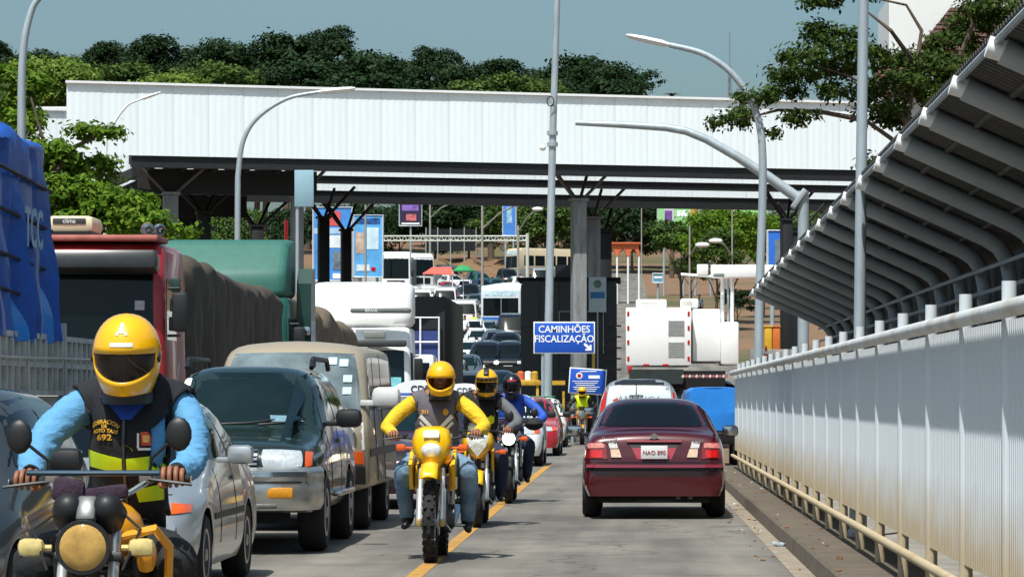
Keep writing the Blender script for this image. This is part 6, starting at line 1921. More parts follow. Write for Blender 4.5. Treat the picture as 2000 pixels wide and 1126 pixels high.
# standing people on the hill
def stander(label, loc, shirt_m, trouser_m, rz=0, hat=None):
    t = thing('person', label, 'person', loc, rz, 'people standing among the far cars')
    V = [(0, 0, .95), (0, 0, 1.15), (0, -.01, 1.35), (0, 0, 1.48), (0, -.02, 1.62), (0, -.02, 1.70)]
    Rd = [.14, .13, .15, .07, .09, .08]; E = [(0, 1), (1, 2), (2, 3), (3, 4), (4, 5)]
    reg = ['t', 't', 't', 's', 's']
    for s in (-1, 1):
        i = len(V); V += [(s * .19, 0, 1.42), (s * .24, .02, 1.15), (s * .23, -.06, .9), (s * .23, -.08, .82)]; Rd += [.07, .05, .04, .04]; E += [(2, i), (i, i + 1), (i + 1, i + 2), (i + 2, i + 3)]; reg += ['t', 't', 's', 's']
        i = len(V); V += [(s * .1, 0, .88), (s * .11, -.02, .5), (s * .11, .02, .1), (s * .12, -.12, .04)]; Rd += [.1, .07, .05, .04]; E += [(0, i), (i, i + 1), (i + 1, i + 2), (i + 2, i + 3)]; reg += ['l', 'l', 'l', 'l']
    V = [Vector(v) for v in V]
    me = skin_mesh(V, E, Rd, 1)
    mi = [{'t': 0, 's': 1, 'l': 2}[reg[min(range(len(E)), key=lambda e: seg_d(p.center, V[E[e][0]], V[E[e][1]]))]] for p in me.polygons]
    J = Join(); J.mesh(me, mi); obj('body', J.out(), [shirt_m, skin, trouser_m], t, ang=180, fixn=False)
    mb = MB(); mb.ball((0, .0, 1.73), (.095, .1, .075), 10); obj('hair', mb, hat or dark, t)
    return t
stander('person in yellow vest standing left of the blue city bus', (xat(925, 196), 196, gz(196)), hivis, blk_t, .3)
stander('person in white shirt standing by the dark box truck', (xat(908, 190), 190, gz(190)), whitep, jeans_d, -.4)
stander('person in grey shirt walking on the dirt slope above the scanner truck', (xat(1366, 230), 230, gz(230)), M('shirt_grey', (130, 150, 160), .8), blk_t)
# ------------------------------------------------------------------ foliage
def leafmat(name, c0, c1, rough=.6, trans=.25):
    m = bpy.data.materials.new(name)
    m.use_nodes = True
    nt = m.node_tree
    b = nt.nodes['Principled BSDF']
    b.inputs['Roughness'].default_value = rough
    b.inputs['Specular IOR Level'].default_value = .12
    g = nt.nodes.new('ShaderNodeNewGeometry')
    rp = nt.nodes.new('ShaderNodeValToRGB')
    rp.color_ramp.elements[0].color = (*lin(c0), 1); rp.color_ramp.elements[1].color = (*lin(c1), 1)
    nt.links.new(g.outputs['Random Per Island'], rp.inputs[0])
    tr = nt.nodes.new('ShaderNodeBsdfTranslucent')
    ms = nt.nodes.new('ShaderNodeMixShader'); ms.inputs[0].default_value = trans
    nt.links.new(rp.outputs[0], b.inputs['Base Color']); nt.links.new(rp.outputs[0], tr.inputs[0])
    nt.links.new(b.outputs[0], ms.inputs[1]); nt.links.new(tr.outputs[0], ms.inputs[2])
    nt.links.new(ms.outputs[0], nt.nodes['Material Output'].inputs[0])
    return m
def leaves(P, N, size, rs, asp=.5):
    """one small rhombus per point, facing about N"""
    n = len(P)
    N = N + rs.normal(0, .55, (n, 3)); N /= np.linalg.norm(N, axis=1)[:, None] + 1e-9
    t = np.cross(N, rs.normal(0, 1, (n, 3))); t /= np.linalg.norm(t, axis=1)[:, None] + 1e-9
    b = np.cross(N, t)
    s = size * rs.uniform(.6, 1.35, n)[:, None]
    V = np.empty((n, 4, 3))
    V[:, 0] = P - t * s; V[:, 1] = P - b * s * asp + N * s * .12; V[:, 2] = P + t * s; V[:, 3] = P + b * s * asp + N * s * .12
    me = bpy.data.meshes.new('crown')
    me.vertices.add(n * 4); me.loops.add(n * 4); me.polygons.add(n)
    me.vertices.foreach_set('co', V.reshape(-1)); me.loops.foreach_set('vertex_index', np.arange(n * 4, dtype=np.int32))
    me.polygons.foreach_set('loop_start', np.arange(0, n * 4, 4, dtype=np.int32)); me.polygons.foreach_set('loop_total', np.full(n, 4, dtype=np.int32))
    me.update(); me.validate()
    return me
def clump_points(lobes, clump, rs, density, spread=.35):
    """lobes: (cx,cy,cz,rx,ry,rz); clumps sit on the lobe surface, leaves gather round each clump"""
    Ps, Ns = [], []
    for (cx, cy, cz, rx, ry, rz) in lobes:
        area = 4 * PI * ((rx * ry) ** 1.6 / 3 + (rx * rz) ** 1.6 / 3 + (ry * rz) ** 1.6 / 3) ** (1 / 1.6)
        nc = max(4, int(area / (clump * clump) * 1.1))
        d = rs.normal(0, 1, (nc, 3)); d /= np.linalg.norm(d, axis=1)[:, None]
        d[:, 2] = np.where(d[:, 2] < -.35, -d[:, 2], d[:, 2])
        rad = rs.uniform(.72, 1.06, nc)[:, None]
        C = d * rad * np.array([rx, ry, rz])
        k = max(3, int(density))
        cs = rs.uniform(.6, 1.3, nc)[:, None, None] * clump
        off = rs.normal(0, spread, (nc, k, 3)) * cs * np.array([1, 1, .62])
        P = C[:, None, :] + off
        n = d[:, None, :] * .6 + off / (clump * .6) * .6 + np.array([0, 0, .55])
        P = P.reshape(-1, 3) + np.array([cx, cy, cz]); Ps.append(P); Ns.append(n.reshape(-1, 3))
    return np.concatenate(Ps), np.concatenate(Ns)
bark = M('bark', (92, 80, 66), .9, var=.25, scale=3, bump=.5, stretch=(2, 2, .5))
barkp = M('bark_pale', (150, 140, 122), .9, var=.25, scale=3, bump=.4)

# ridge tree kinds: unit crowns about 10 m high
lm_dark = leafmat('leaf_dark', (24, 42, 22), (42, 64, 32), trans=.12)
lm_mid = leafmat('leaf_mid', (44, 66, 30), (84, 108, 44), trans=.2)
lm_light = leafmat('leaf_light', (78, 104, 40), (122, 146, 62), trans=.3)
lm_near = leafmat('leaf_near', (58, 92, 22), (112, 142, 40), trans=.35)
lm_right = leafmat('leaf_feathery', (30, 52, 18), (70, 88, 30), trans=.25)
def unit_crown(seed, nl, flat=1.0, wide=1.0):
    rs = np.random.default_rng(seed)
    lobes = []
    for i in range(nl):
        a = rs.uniform(0, 6.28); rr = rs.uniform(.05, .36); z = .62 - rr * rr * 1.5 + rs.uniform(-.3, .12)
        s = rs.uniform(.08, .23)
        lobes.append((math.cos(a) * rr, math.sin(a) * rr, z, s, s, s * .75 * flat))
    lobes.append((0, 0, .48, .28, .28, .26))
    P, N = clump_points(lobes, .085, rs, 17)
    P[:, 2] /= P[:, 2].max(); P[:, :2] /= np.percentile(np.abs(P[:, 0]), 98) * 2
    return leaves(P, N, .02, rs, .65)
CR = [unit_crown(s, n, f, w_) for (s, n, f, w_) in ((1, 10, 1, 1), (2, 13, .8, 1.2), (3, 9, 1.1, .85), (4, 15, .7, 1.35))]
def trunk_mesh():
    mb = MB(); mb.tube([(0, 0, 0), (.01, 0, .2), (0, .01, .45), (.01, 0, .7)], [.028, .022, .016, .006], 7)
    for k in range(5):
        a = k * 1.3; mb.tube([(0, 0, .3 + .06 * k), (.13 * math.cos(a), .13 * math.sin(a), .5 + .05 * k), (.24 * math.cos(a), .24 * math.sin(a), .6 + .05 * k)], [.012, .008, .003], 5)
    return mb
TM = trunk_mesh().mesh('trunk'); fix(TM); TM.materials.append(bark)
def ridge_tree(label, px, topy, wpx, Y, kind, mat, group):
    g = gz(Y); h = zat(topy, Y) - g; w_ = wpx * Y / F
    t = thing('tree', label, 'tree', (xat(px, Y), Y, g), random.uniform(0, 6.28), group)
    hh = h / .98
    ww = w_ * (1.45 if Y > 345 else 1.15)
    ch_ = min(h * .8, ww * (.95 if kind != 3 else .75)) if Y > 352 or Y < 260 else h * .93
    me = CR[kind]
    if not me.materials: me.materials.append(lm_dark)
    o = bpy.data.objects.new('crown', me); COL.objects.link(o); o.parent = t; o.scale = (ww, ww, ch_); o.location = (0, 0, h - ch_); o.material_slots[0].link = 'OBJECT'; o.material_slots[0].material = mat
    o = bpy.data.objects.new('trunk', TM); COL.objects.link(o); o.parent = t; o.scale = (hh * .7, hh * .7, hh * .9)
    return t
GR = 'trees on the wooded ridge behind the canopy'
D, Mi, Li = lm_dark, lm_mid, lm_light

ridge = [(-10, 70, 60, 420, 2, D, 'dark tree cut by the left frame edge on the ridge'), (90, 88, 110, 430, 1, D, 'low dark tree left of the left lamp pole arm'), (200, 75, 90, 430, 0, D, 'dark pointed tree left of the ridge dip'),
         (290, 60, 120, 425, 0, D, 'dark domed tree left of the slim lamp'), (360, 105, 110, 430, 3, D, 'low dark tree filling the ridge dip'), (432, 64, 130, 425, 1, D, 'dark flat-topped tree above the slim lamp'), (500, 95, 110, 430, 3, D, 'dark low tree in the left middle ridge'),
         (560, 56, 150, 420, 0, D, 'broad dark tree at the ridge summit'), (645, 47, 90, 425, 2, D, 'tallest narrow dark tree on the summit'), (720, 85, 150, 415, 1, D, 'dark tree sloping right of the summit'), (790, 110, 110, 425, 0, D, 'dark tree halfway right of the summit'),
         (843, 88, 80, 430, 2, D, 'narrow dark tree standing alone right of the summit'), (905, 112, 120, 425, 1, D, 'dark tree left of the camera mast'), (975, 108, 110, 430, 3, D, 'dark flat tree nearest left of the camera mast'), (1050, 124, 110, 430, 1, D, 'dark low tree behind the camera mast'),
         (1140, 98, 150, 420, 0, D, 'broad dark tree right of the camera mast'), (1205, 112, 110, 415, 1, D, 'last dark tree on the right end of the ridge'), (600, 110, 160, 395, 3, D, 'dark tree below the summit trees'), (850, 150, 160, 400, 3, D, 'dark tree low above the canopy middle'), (1180, 150, 150, 395, 3, D, 'dark tree low above the canopy right'),
         (60, 100, 150, 360, 1, Li, 'light green tree beside the left lamp pole'), (130, 118, 150, 355, 3, Li, 'light green round tree above the annex roof'), (20, 135, 130, 350, 0, Mi, 'mid green tree at the left frame edge'), (330, 132, 170, 370, 3, Li, 'light green spreading tree above the canopy left'),
         (430, 108, 130, 375, 1, Mi, 'mid green tree below the flat-topped dark tree'), (250, 115, 140, 385, 3, Mi, 'olive tree below the domed dark tree'), (960, 140, 160, 365, 3, Mi, 'mid green tree above the canopy by the camera mast'), (1045, 150, 90, 370, 1, Mi, 'small mid green tree right behind the camera mast'),
         (520, 120, 130, 380, 0, D, 'dark tree between the summit and flat-topped tree'), (700, 130, 160, 385, 3, D, 'dark tree low above the canopy left middle'), (1100, 140, 120, 385, 0, D, 'dark tree low behind the mast arm tip')]
for (px, ty, w_, Y, k, m_, lab) in ridge:
    ridge_tree(lab, px, ty, w_, Y, k, m_, GR)
GM = 'trees on the slope seen under the canopy'
mids = [(715, 385, 120, 330, 1, D, 'dark tree behind the tall blue billboard'), (850, 370, 170, 345, 3, D, 'dark wide tree behind the black net fence'), (915, 380, 120, 350, 0, D, 'dark tree behind the utility pole'), (1000, 375, 120, 335, 1, Mi, 'green tree left of the pale canopy column'), (1065, 380, 150, 325, 3, Mi, 'green spreading tree behind the beige bus'),
        (1150, 370, 130, 350, 0, D, 'dark tree behind the canopy columns'), (1235, 380, 140, 340, 1, D, 'dark tree behind the orange arch'), (1330, 425, 130, 240, 3, Mi, 'bushy green tree below the green billboard'), (1430, 392, 150, 225, 1, lm_near, 'bright green tree right of the billboards'), (1490, 410, 110, 235, 0, lm_near, 'bright green tree behind the thick mast post'),
        (1400, 440, 100, 215, 0, Mi, 'green tree behind the scanner boom'), (1590, 400, 160, 250, 1, Mi, 'green tree behind the walkway roof end'), (1700, 360, 220, 260, 3, Mi, 'green tree hidden behind the walkway roof'), (440, 395, 120, 300, 1, Mi, 'green tree between the left canopy columns'), (300, 390, 160, 310, 3, Mi, 'green tree behind the left tree'), (560, 400, 100, 300, 0, D, 'dark tree behind the red pole'), (640, 390, 130, 340, 1, D, 'dark tree behind the near billboard'),
        (1440, 560, 70, 215, 3, D, 'dark shrub below the scanner boom'), (1350, 500, 70, 250, 3, Mi, 'round shrub beside the dirt slope'), (780, 395, 110, 345, 0, D, 'dark tree behind the purple billboard'), (1310, 385, 120, 350, 0, D, 'dark tree left of the green billboard')]
for (px, ty, w_, Y, k, m_, lab) in mids:
    ridge_tree(lab, px, ty, w_, Y, k, m_, GM)

# near trees with modelled limbs
def big_tree(label, base, lobes_px, Y, mat, trunk_top, branches, leaf=.085, clump=.5, dens=26, seed=3, tm=None, depth=1.0, rt=.2):
    rs = np.random.default_rng(seed)
    t = thing('tree', label, 'tree', base)
    b = Vector(base)
    lobes = []
    for (px, py, rx, ry, dy) in lobes_px:
        p = at(px, py, Y + dy) - b
        k = (Y + dy) / F
        lobes.append((p.x, p.y, p.z, rx * k, max(rx * k * .9, .5) * depth, ry * k))
    P, N = clump_points(lobes, clump, rs, dens, .33)
    obj('crown', leaves(P, N, leaf, rs, .5), mat, t, smooth=False, fixn=False)
    mb = MB(); tt = at(*trunk_top, Y) - b
    mb.tube([(0, 0, 0), tt * .5 + Vector((.1, 0, 0)), tt], [rt, rt * .8, rt * .6], 9)
    for br in branches:
        pts = [at(px, py, Y + dy) - b for (px, py, dy) in br]
        n = len(pts); mb.tube(pts, [rt * .42 * (1 - .8 * i / (n - 1)) + .008 for i in range(n)], 6)
    obj('trunk', mb, tm or bark, t)
    return t
Yt = 72
big_tree('feathery flat-layered tree leaning over the walkway roof on the right', (xat(1800, Yt), Yt, 0),
         [(1640, 85, 60, 26, 0), (1590, 62, 30, 14, 0), (1575, 112, 50, 18, -1), (1560, 150, 58, 20, 0), (1620, 140, 60, 26, 1), (1690, 120, 60, 30, -1), (1530, 185, 42, 13, 0), (1480, 195, 40, 11, -1), (1420, 240, 34, 10, 0), (1455, 225, 30, 9, .5), (1570, 232, 36, 11, -.5),
          (1650, 185, 60, 20, 0), (1790, 130, 60, 28, 1.5), (1870, 100, 70, 32, 2), (1900, 150, 80, 30, 2), (1840, 175, 70, 28, 1), (1930, 60, 90, 40, 2), (1870, 140, 90, 34, 1), (1760, 170, 60, 28, 0), (1720, 215, 50, 20, 0), (1810, 190, 70, 36, 1), (1960, 20, 80, 30, 1), (1600, 5, 36, 10, 0), (1660, -8, 60, 14, .5), (1740, 240, 40, 14, .5), (1500, 262, 14, 6, 0), (1700, 330, 30, 20, 0)],
         Yt, lm_right, (1795, 330), [[(1795, 330, 0), (1740, 270, 0), (1690, 235, 0), (1640, 225, 0), (1590, 215, 0)], [(1690, 235, 0), (1600, 218, 0), (1520, 215, 0), (1440, 235, 0)], [(1795, 330, 0), (1770, 240, 0), (1720, 180, 0), (1660, 150, 0), (1600, 130, 0)], [(1770, 240, 0), (1790, 130, 1), (1800, 60, 1), (1770, 10, 1), (1700, -5, 1)],
          [(1800, 320, 0), (1840, 210, 1), (1870, 120, 1), (1900, 40, 1)], [(1790, 130, 1), (1740, 60, 0), (1690, 20, 0)], [(1870, 120, 1), (1900, 50, 1), (1880, 0, 1)], [(1720, 180, 0), (1700, 110, 0), (1650, 60, 0)]], leaf=.06, clump=.36, dens=40, seed=5, tm=bark, rt=.14)
Yt = 88
big_tree('bright green leafy tree between the blue tarp and the canopy', (xat(140, Yt), Yt, 0),
         [(120, 380, 70, 40, 0), (180, 400, 80, 40, 0), (250, 415, 60, 36, -.5), (110, 320, 50, 34, 0), (170, 340, 60, 34, 1), (50, 248, 28, 26, 0), (90, 292, 28, 18, 0), (60, 180, 40, 36, 1), (20, 160, 40, 40, 1), (155, 262, 28, 12, 0), (190, 262, 26, 9, 0), (215, 262, 14, 8, 0), (30, 230, 50, 40, 1), (60, 330, 60, 50, 1), (290, 440, 40, 24, -1), (140, 440, 80, 30, 0), (230, 450, 70, 26, 0), (345, 458, 36, 14, 0)],
         Yt, lm_near, (130, 430), [[(130, 430, 0), (110, 340, 0), (80, 260, 0), (60, 190, 0)], [(110, 340, 0), (140, 290, 0), (190, 265, 0), (220, 262, 0)], [(130, 430, 0), (190, 400, 0), (250, 410, 0)]], leaf=.095, clump=.5, dens=44, seed=8, rt=.2)
# small palm beyond the roof
pt = thing('palm', 'small dark palm top showing above the canopy right end', 'tree', (xat(1312, 330), 330, gz(330)), 0)
mb = MB(); pz = zat(188, 330) - gz(330); mb.tube([(0, 0, 0), (.1, 0, pz * .6), (0, 0, pz)], [.25, .2, .15], 8); obj('trunk', mb, bark, pt)
for k in range(11):
    a = 2 * PI * k / 11; mb = MB(); vs_ = []
    for i in range(6):
        s = i / 5; c_ = Vector((math.cos(a) * s * 1.1, math.sin(a) * s * 1.1, pz + .75 * s - .55 * s * s)); w_ = .16 * (1 - s) + .02; sd = Vector((-math.sin(a), math.cos(a), 0)) * w_
        vs_ += [c_ - sd, c_ + sd]
    mb.add(vs_, [(2 * i, 2 * i + 1, 2 * i + 3, 2 * i + 2) for i in range(5)]); obj('frond', mb, lm_dark, pt, fixn=False)
# far radio mast
rm = thing('radio_mast', 'thin distant lattice radio mast right of the curved lamp', 'mast', (xat(1425, 700), 700, gz(700)))
mb = MB(); H_ = zat(62, 700) - gz(700)
for (dx, dy) in ((-.5, -.3), (.5, -.3), (0, .5)): mb.tube([(dx, dy, 0), (dx * .5, dy * .5, H_ * .85)], .12, 5)
for k in range(30):
    z = k * H_ * .028; s_ = 1 - .5 * z / H_; mb.tube([(-.5 * s_, -.3 * s_, z), (.5 * s_, -.3 * s_, z + H_ * .028)], .08, 4)
mb.tube([(0, 0, H_ * .8), (0, 0, H_)], .1, 5); obj('lattice', mb, M('mast_steel', (120, 130, 134), .6), rm)

# ------------------------------------------------------------------ house on the right
hs = thing('hillside_house', 'white walled house with steep dark tiled roofs behind the feathery tree', 'house', (xat(1880, 135), 135, 0))
b = Vector(hs.location); Yh = 135
tilem = M('dark_roof_tile', (82, 54, 46), .8, var=.25, scale=4)
wallw = M('house_white', (226, 228, 226), .7, var=.04)
p0, p1 = at(1740, 190, Yh) - b, at(2060, -60, Yh) - b
mb = MB(); mb.box(((p0.x + p1.x) / 2, 4, p1.z / 2 - 1), (p1.x - p0.x, 6, p1.z + 0)); obj('wall', mb, wallw, hs, smooth=False)
def roof_plane(nm, quad, ny, dy=1.2):
    """rows of tiles between a lower and an upper edge: quad TL,TR,BR,BL in pixels; leans back by dy"""
    T0, T1, B1, B0 = [at(px, py, Yh - .5) - b for (px, py) in quad]
    T0.y += dy; T1.y += dy
    mb = MB(); mb.add([T0, T1, B1, B0, T0 + Vector((0, .2, -.1)), T1 + Vector((0, .2, -.1)), B1 + Vector((0, .2, -.1)), B0 + Vector((0, .2, -.1))], [(0, 1, 2, 3), (7, 6, 5, 4), (0, 4, 5, 1), (1, 5, 6, 2), (2, 6, 7, 3), (3, 7, 4, 0)])
    r = obj(nm, mb, tilem, hs, smooth=False)
    for k in range(ny):
        u = (k + .5) / ny
        a_, c_ = T0.lerp(B0, u), T1.lerp(B1, u)
        mb = MB(); d = Vector((0, -.06, .02)); h = (B0 - T0).length / ny * .42; dn = (B0 - T0).normalized() * h
        mb.add([a_ - dn + d * .3, c_ - dn + d * .3, c_ + dn + d, a_ + dn + d, a_ - dn - d, c_ - dn - d, c_ + dn - d, a_ + dn - d], [(0, 1, 2, 3), (7, 6, 5, 4), (3, 2, 6, 7), (0, 4, 5, 1), (1, 5, 6, 2), (0, 3, 7, 4)]); obj('tile_course', mb, tilem, r, smooth=False)
roof_plane('roof', [(1862, 8), (2080, 8), (2080, 120), (1795, 92)], 9)
roof_plane('roof', [(1725, 112), (1800, 95), (1810, 185), (1690, 185)], 7)

# ------------------------------------------------------------------ billboards and roadside clutter under the canopy
def billboard(label, px0, px1, py0, py1, Y, base, parts, posts=(.2, .8)):
    g = gz(Y); c_ = at((px0 + px1) / 2, (py0 + py1) / 2, Y)
    t = thing('billboard', label, 'billboard', (c_.x, Y, g))
    w_, h_ = (px1 - px0) * Y / F, (py1 - py0) * Y / F; z = c_.z - g
    mb = MB(); mb.box((0, 0, z), (w_, .12, h_)); bo = obj('board', mb, base, t, smooth=False)
    k = Y / F
    mb = MB(); mb.tube([(-w_ / 2, -.06, z - h_ / 2), (-w_ / 2, -.06, z + h_ / 2), (w_ / 2, -.06, z + h_ / 2), (w_ / 2, -.06, z - h_ / 2), (-w_ / 2, -.06, z - h_ / 2)], .05, 4); obj('frame', mb, M('frame_pale', (206, 210, 214), .5), bo)
    for i, (a0, a1, b0, b1, mt) in enumerate(parts):
        mb = MB(); x0, x1 = -w_ / 2 + a0 * w_, -w_ / 2 + a1 * w_; z0, z1 = z + h_ / 2 - b0 * h_, z + h_ / 2 - b1 * h_
        mb.box(((x0 + x1) / 2, -.068 - .003 * i, (z0 + z1) / 2), (x1 - x0, .012, z0 - z1)); obj('print', mb, mt, bo, smooth=False)
    for p in posts:
        mb = MB(); mb.tube([(-w_ / 2 + p * w_, .12, 0), (-w_ / 2 + p * w_, .12, z)], .09, 8); obj('post', mb, galv, t)
    return t
def pr(nm, c, v=.2, s=1.2): return M('print_' + nm, c, .5, var=v, scale=s)
billboard('blue billboard with a motorcycle picture behind black columns', 612, 688, 405, 548, 175, pr('blue', (70, 140, 214), .35, .5), [(0, 1, .28, .36, pr('paleblue', (170, 200, 226))), (.42, .72, .38, .55, pr('white', (230, 236, 240))), (.5, .95, .6, .85, pr('greyart', (110, 124, 134), .6, 3)), (.4, .7, .05, .25, pr('redart', (206, 84, 84))), (.5, .85, .9, .97, whitet)])
billboard('tall pale blue billboard with a person picture and white frame', 691, 748, 420, 541, 185, pr('skyblue', (90, 166, 224), .4, .5), [(.08, .35, .28, .62, pr('portrait', (196, 170, 150), .5, 3)), (.45, .85, .2, .55, pr('glow', (206, 230, 240), .2)), (.1, .9, .05, .14, pr('letterdark', (40, 84, 150), .8, 4)), (.1, .55, .8, .9, pr('palelet', (220, 230, 236), .3, 5)), (.6, .75, .84, .9, redl)])
billboard('dark purple billboard on a single pole below the canopy', 780, 824, 390, 441, 300, pr('purpledark', (44, 34, 62), .3, .4), [(.12, .85, .2, .42, pr('purple', (140, 104, 190), .5, 2)), (.3, .75, .55, .8, pr('pink', (206, 110, 116), .5, 2)), (.1, .9, .88, .94, whitet)], (.5,))
billboard('pale green billboard with purple grapes picture', 1284, 1348, 396, 472, 280, pr('mint', (150, 212, 140), .12, .4), [(.2, .5, .02, .8, pr('violetpale', (206, 196, 214), .2)), (.22, .45, .2, .7, pr('grape', (110, 74, 140), .6, 1.6)), (.6, .9, .2, .35, whitet), (.6, .92, .74, .86, pr('darkgreen', (50, 90, 70)))])
billboard('brown and grey billboard beside the pale green one', 1348, 1398, 398, 468, 281, pr('brownboard', (120, 84, 62), .4, .6), [(.3, 1, 0, .45, pr('grey', (150, 156, 160), .4, 2)), (.02, .25, .1, .35, pr('ochre', (214, 168, 60))), (.0, 1, .66, 1, pr('violet', (120, 110, 150), .5, 2))])
billboard('upright blue panel board by the right black columns', 1499, 1546, 450, 520, 140, pr('panelblue', (44, 110, 206), .1), [(.3, .95, .25, .95, pr('steelgrey', (110, 128, 138), .4, 2))])
billboard('narrow blue banner among the green trees', 982, 1008, 398, 460, 320, pr('bannerblue', (70, 130, 206), .3, .5), [(.3, .7, .1, .6, pr('bannerpale', (150, 190, 220), .5, 2))])
billboard('pale yellow-green board half hidden above the right tree', 1400, 1500, 398, 425, 285, pr('limeboard', (150, 206, 130), .15, .5), [(.1, .4, .2, .8, pr('limewhite', (210, 226, 200)))])
# utility pole and far lamps
def pole(label, px, py0, py1, Y, arms=(), lampto=None, cat='pole', nm='utility_pole', r=.12):
    g = gz(Y); t = thing(nm, label, cat, (xat(px, Y), Y, g)); b = Vector(t.location)
    mb = MB(); mb.tube([(0, 0, 0), at(px, py0, Y) - b], [r, r * .7], 8); obj('pole', mb, M('pole_grey', (150, 146, 136), .8), t)
    for (py, w_) in arms:
        p = at(px, py, Y) - b; mb = MB(); mb.box(p, (w_, .12, .12)); ar = obj('crossarm', mb, M('pole_grey', (150, 146, 136), .8), t, smooth=False)
        for k in (-1, 0, 1):
            mb = MB(); mb.lathe([(.06, 0), (.1, .1), (.05, .25)], n=8, c=p + Vector((k * w_ * .42, 0, .06))); obj('insulator', mb, whitep, ar)
    if lampto:
        p, q = at(px, lampto[2], Y) - b, at(lampto[0], lampto[1], Y - 2) - b
        mb = MB(); mb.tube([p, p.lerp(q, .5) + Vector((0, 0, .25)), q], .06, 6); ar = obj('lamp_arm', mb, M('pole_grey', (150, 146, 136), .8), t)
        mb = MB(); mb.ball(q, (.45, .3, .16), 10); obj('lamp_head', mb, whitep, ar)
    return t
pole('wooden utility pole with crossarm and long lamp arm', 942, 398, 560, 250, ((400, 1.5),), (1008, 400, 447))
pole('slim pole with lamp arm pointing at the pale column', 1012, 440, 540, 255, (), (1050, 408, 452))
pole('short pole carrying a slanted lamp arm below the canopy', 840, 395, 490, 300, (), (884, 396, 426))
pole('thin pole before the tall blue billboard', 714, 400, 545, 165, (), (738, 392, 412), r=.07)
pole('thin pale pole right of the orange arch', 1253, 400, 530, 250, r=.06)
pole('double lamp pole behind the scanner truck', 1347, 440, 560, 200, (), (1372, 478, 500), r=.07)
pole('slim pole beside the brown billboard', 1430, 400, 540, 205, (), (1398, 470, 500), r=.06)
rp_ = thing('red_pole', 'red painted post beside the concrete canopy column', 'pole', (xat(559, 125), 125, gz(125)))
mb = MB(); mb.tube([(0, 0, 0), (0, 0, zat(430, 125) - gz(125))], .07, 8); obj('pole', mb, redc, rp_); mb = MB(); mb.lathe([(.12, 0), (.12, .05)], n=10); obj('base', mb, redc, rp_)
# lattice gantry
gy = thing('lattice_gantry', 'pale lattice beam gantry crossing the road far uphill', 'gantry', (0, 0, 0))
Yg = 268; xa_, xb_ = xat(742, Yg), xat(1030, Yg); za, zb_ = zat(461, Yg), zat(470, Yg)
mb = MB(); mb.tube([(xa_, Yg, za), (xb_, Yg, za)], .07, 6); mb.tube([(xa_, Yg, zb_), (xb_, Yg, zb_)], .07, 6)
n_ = 24
for k in range(n_):
    x0, x1 = xa_ + (xb_ - xa_) * k / n_, xa_ + (xb_ - xa_) * (k + 1) / n_; mb.tube([(x0, Yg, za), ((x0 + x1) / 2, Yg, zb_), (x1, Yg, za)], .045, 5)
obj('beam', mb, M('gantry_pale', (196, 198, 186), .6), gy)
for x in (xa_, xb_):
    mb = MB(); mb.tube([(x, Yg, gz(Yg)), (x, Yg, za + .2)], .14, 8); obj('leg', mb, M('gantry_pale', (196, 198, 186), .6), gy)
# black net fence
nf = thing('net_fence', 'tall black mesh fence on the dirt bank uphill', 'fence', (0, 0, 0)); Yf = 338
mb = MB(); p, q = at(832, 447, Yf), at(930, 490, Yf); mb.box(((p.x + q.x) / 2, Yf, (p.z + q.z) / 2), (q.x - p.x, .05, p.z - q.z)); obj('net', mb, M('net_black', (20, 26, 28), .9, var=.3, scale=.6), nf, smooth=False)
for px in (832, 855, 880, 907, 930):
    mb = MB(); mb.tube([(xat(px, Yf - .2), Yf - .2, gz(Yf)), (xat(px, Yf - .2), Yf - .2, zat(444, Yf))], .07, 6); obj('post', mb, galv, nf)
# dirt bank
mb = MB(); vs_ = []
nxx, nyy = 26, 8
for j in range(nyy + 1):
    for i in range(nxx + 1):
        x = xat(760, 330) + (xat(1120, 330) - xat(760, 330)) * i / nxx; y = 314 + j * 4
        h = 1.9 * math.sin(PI * min(1, j / nyy * 1.15) * .5) * (.75 + .25 * math.sin(i * 1.3) * math.cos(j)) * min(1, i / 3, (nxx - i) / 3)
        vs_.append((x, y, gz(y) + h - .3))
mb.add(vs_, [(j * (nxx + 1) + i, j * (nxx + 1) + i + 1, (j + 1) * (nxx + 1) + i + 1, (j + 1) * (nxx + 1) + i) for j in range(nyy) for i in range(nxx)])
struct('dirt_bank', mb, M('red_dirt', (122, 92, 66), .95, var=.3, scale=.4, dirt=((110, 104, 60), .6, .25)), 'bare reddish earth bank at the top of the road', smooth=True)
# orange arcade
oa = thing('orange_arcade', 'small orange arched shelter right of the canopy column', 'shelter', (0, 0, 0)); Yo = 262
x0, x1 = xat(1184, Yo), xat(1248, Yo); zt_, zm_ = zat(476, Yo), zat(492, Yo)
orm = M('orange_paint', (206, 104, 60), .7, var=.1)
for k in range(3):
    xa2, xb2 = x0 + (x1 - x0) * k / 3, x0 + (x1 - x0) * (k + 1) / 3; xm = (xa2 + xb2) / 2; h = zat(500, Yo)
    mb = MB(); mb.prism([(xa2, zt_), (xb2, zt_), (xb2, h), (xb2 - .1, h), (xm + .25, zm_), (xm, zm_ + .3), (xm - .25, zm_), (xa2 + .1, h), (xa2, h)], 'y', Yo, Yo + 2); obj('arch', mb, orm, oa, smooth=False)
for k in range(4):
    x = x0 + (x1 - x0) * k / 3; mb = MB(); mb.tube([(x, Yo + .1, gz(Yo)), (x, Yo + .1, zat(500, Yo))], .08, 8); obj('post', mb, whitep, oa)
mb = MB(); mb.box(((x0 + x1) / 2, Yo + 1, zt_ + .06), (x1 - x0 + .3, 2.4, .12)); obj('roof', mb, orm, oa, smooth=False)
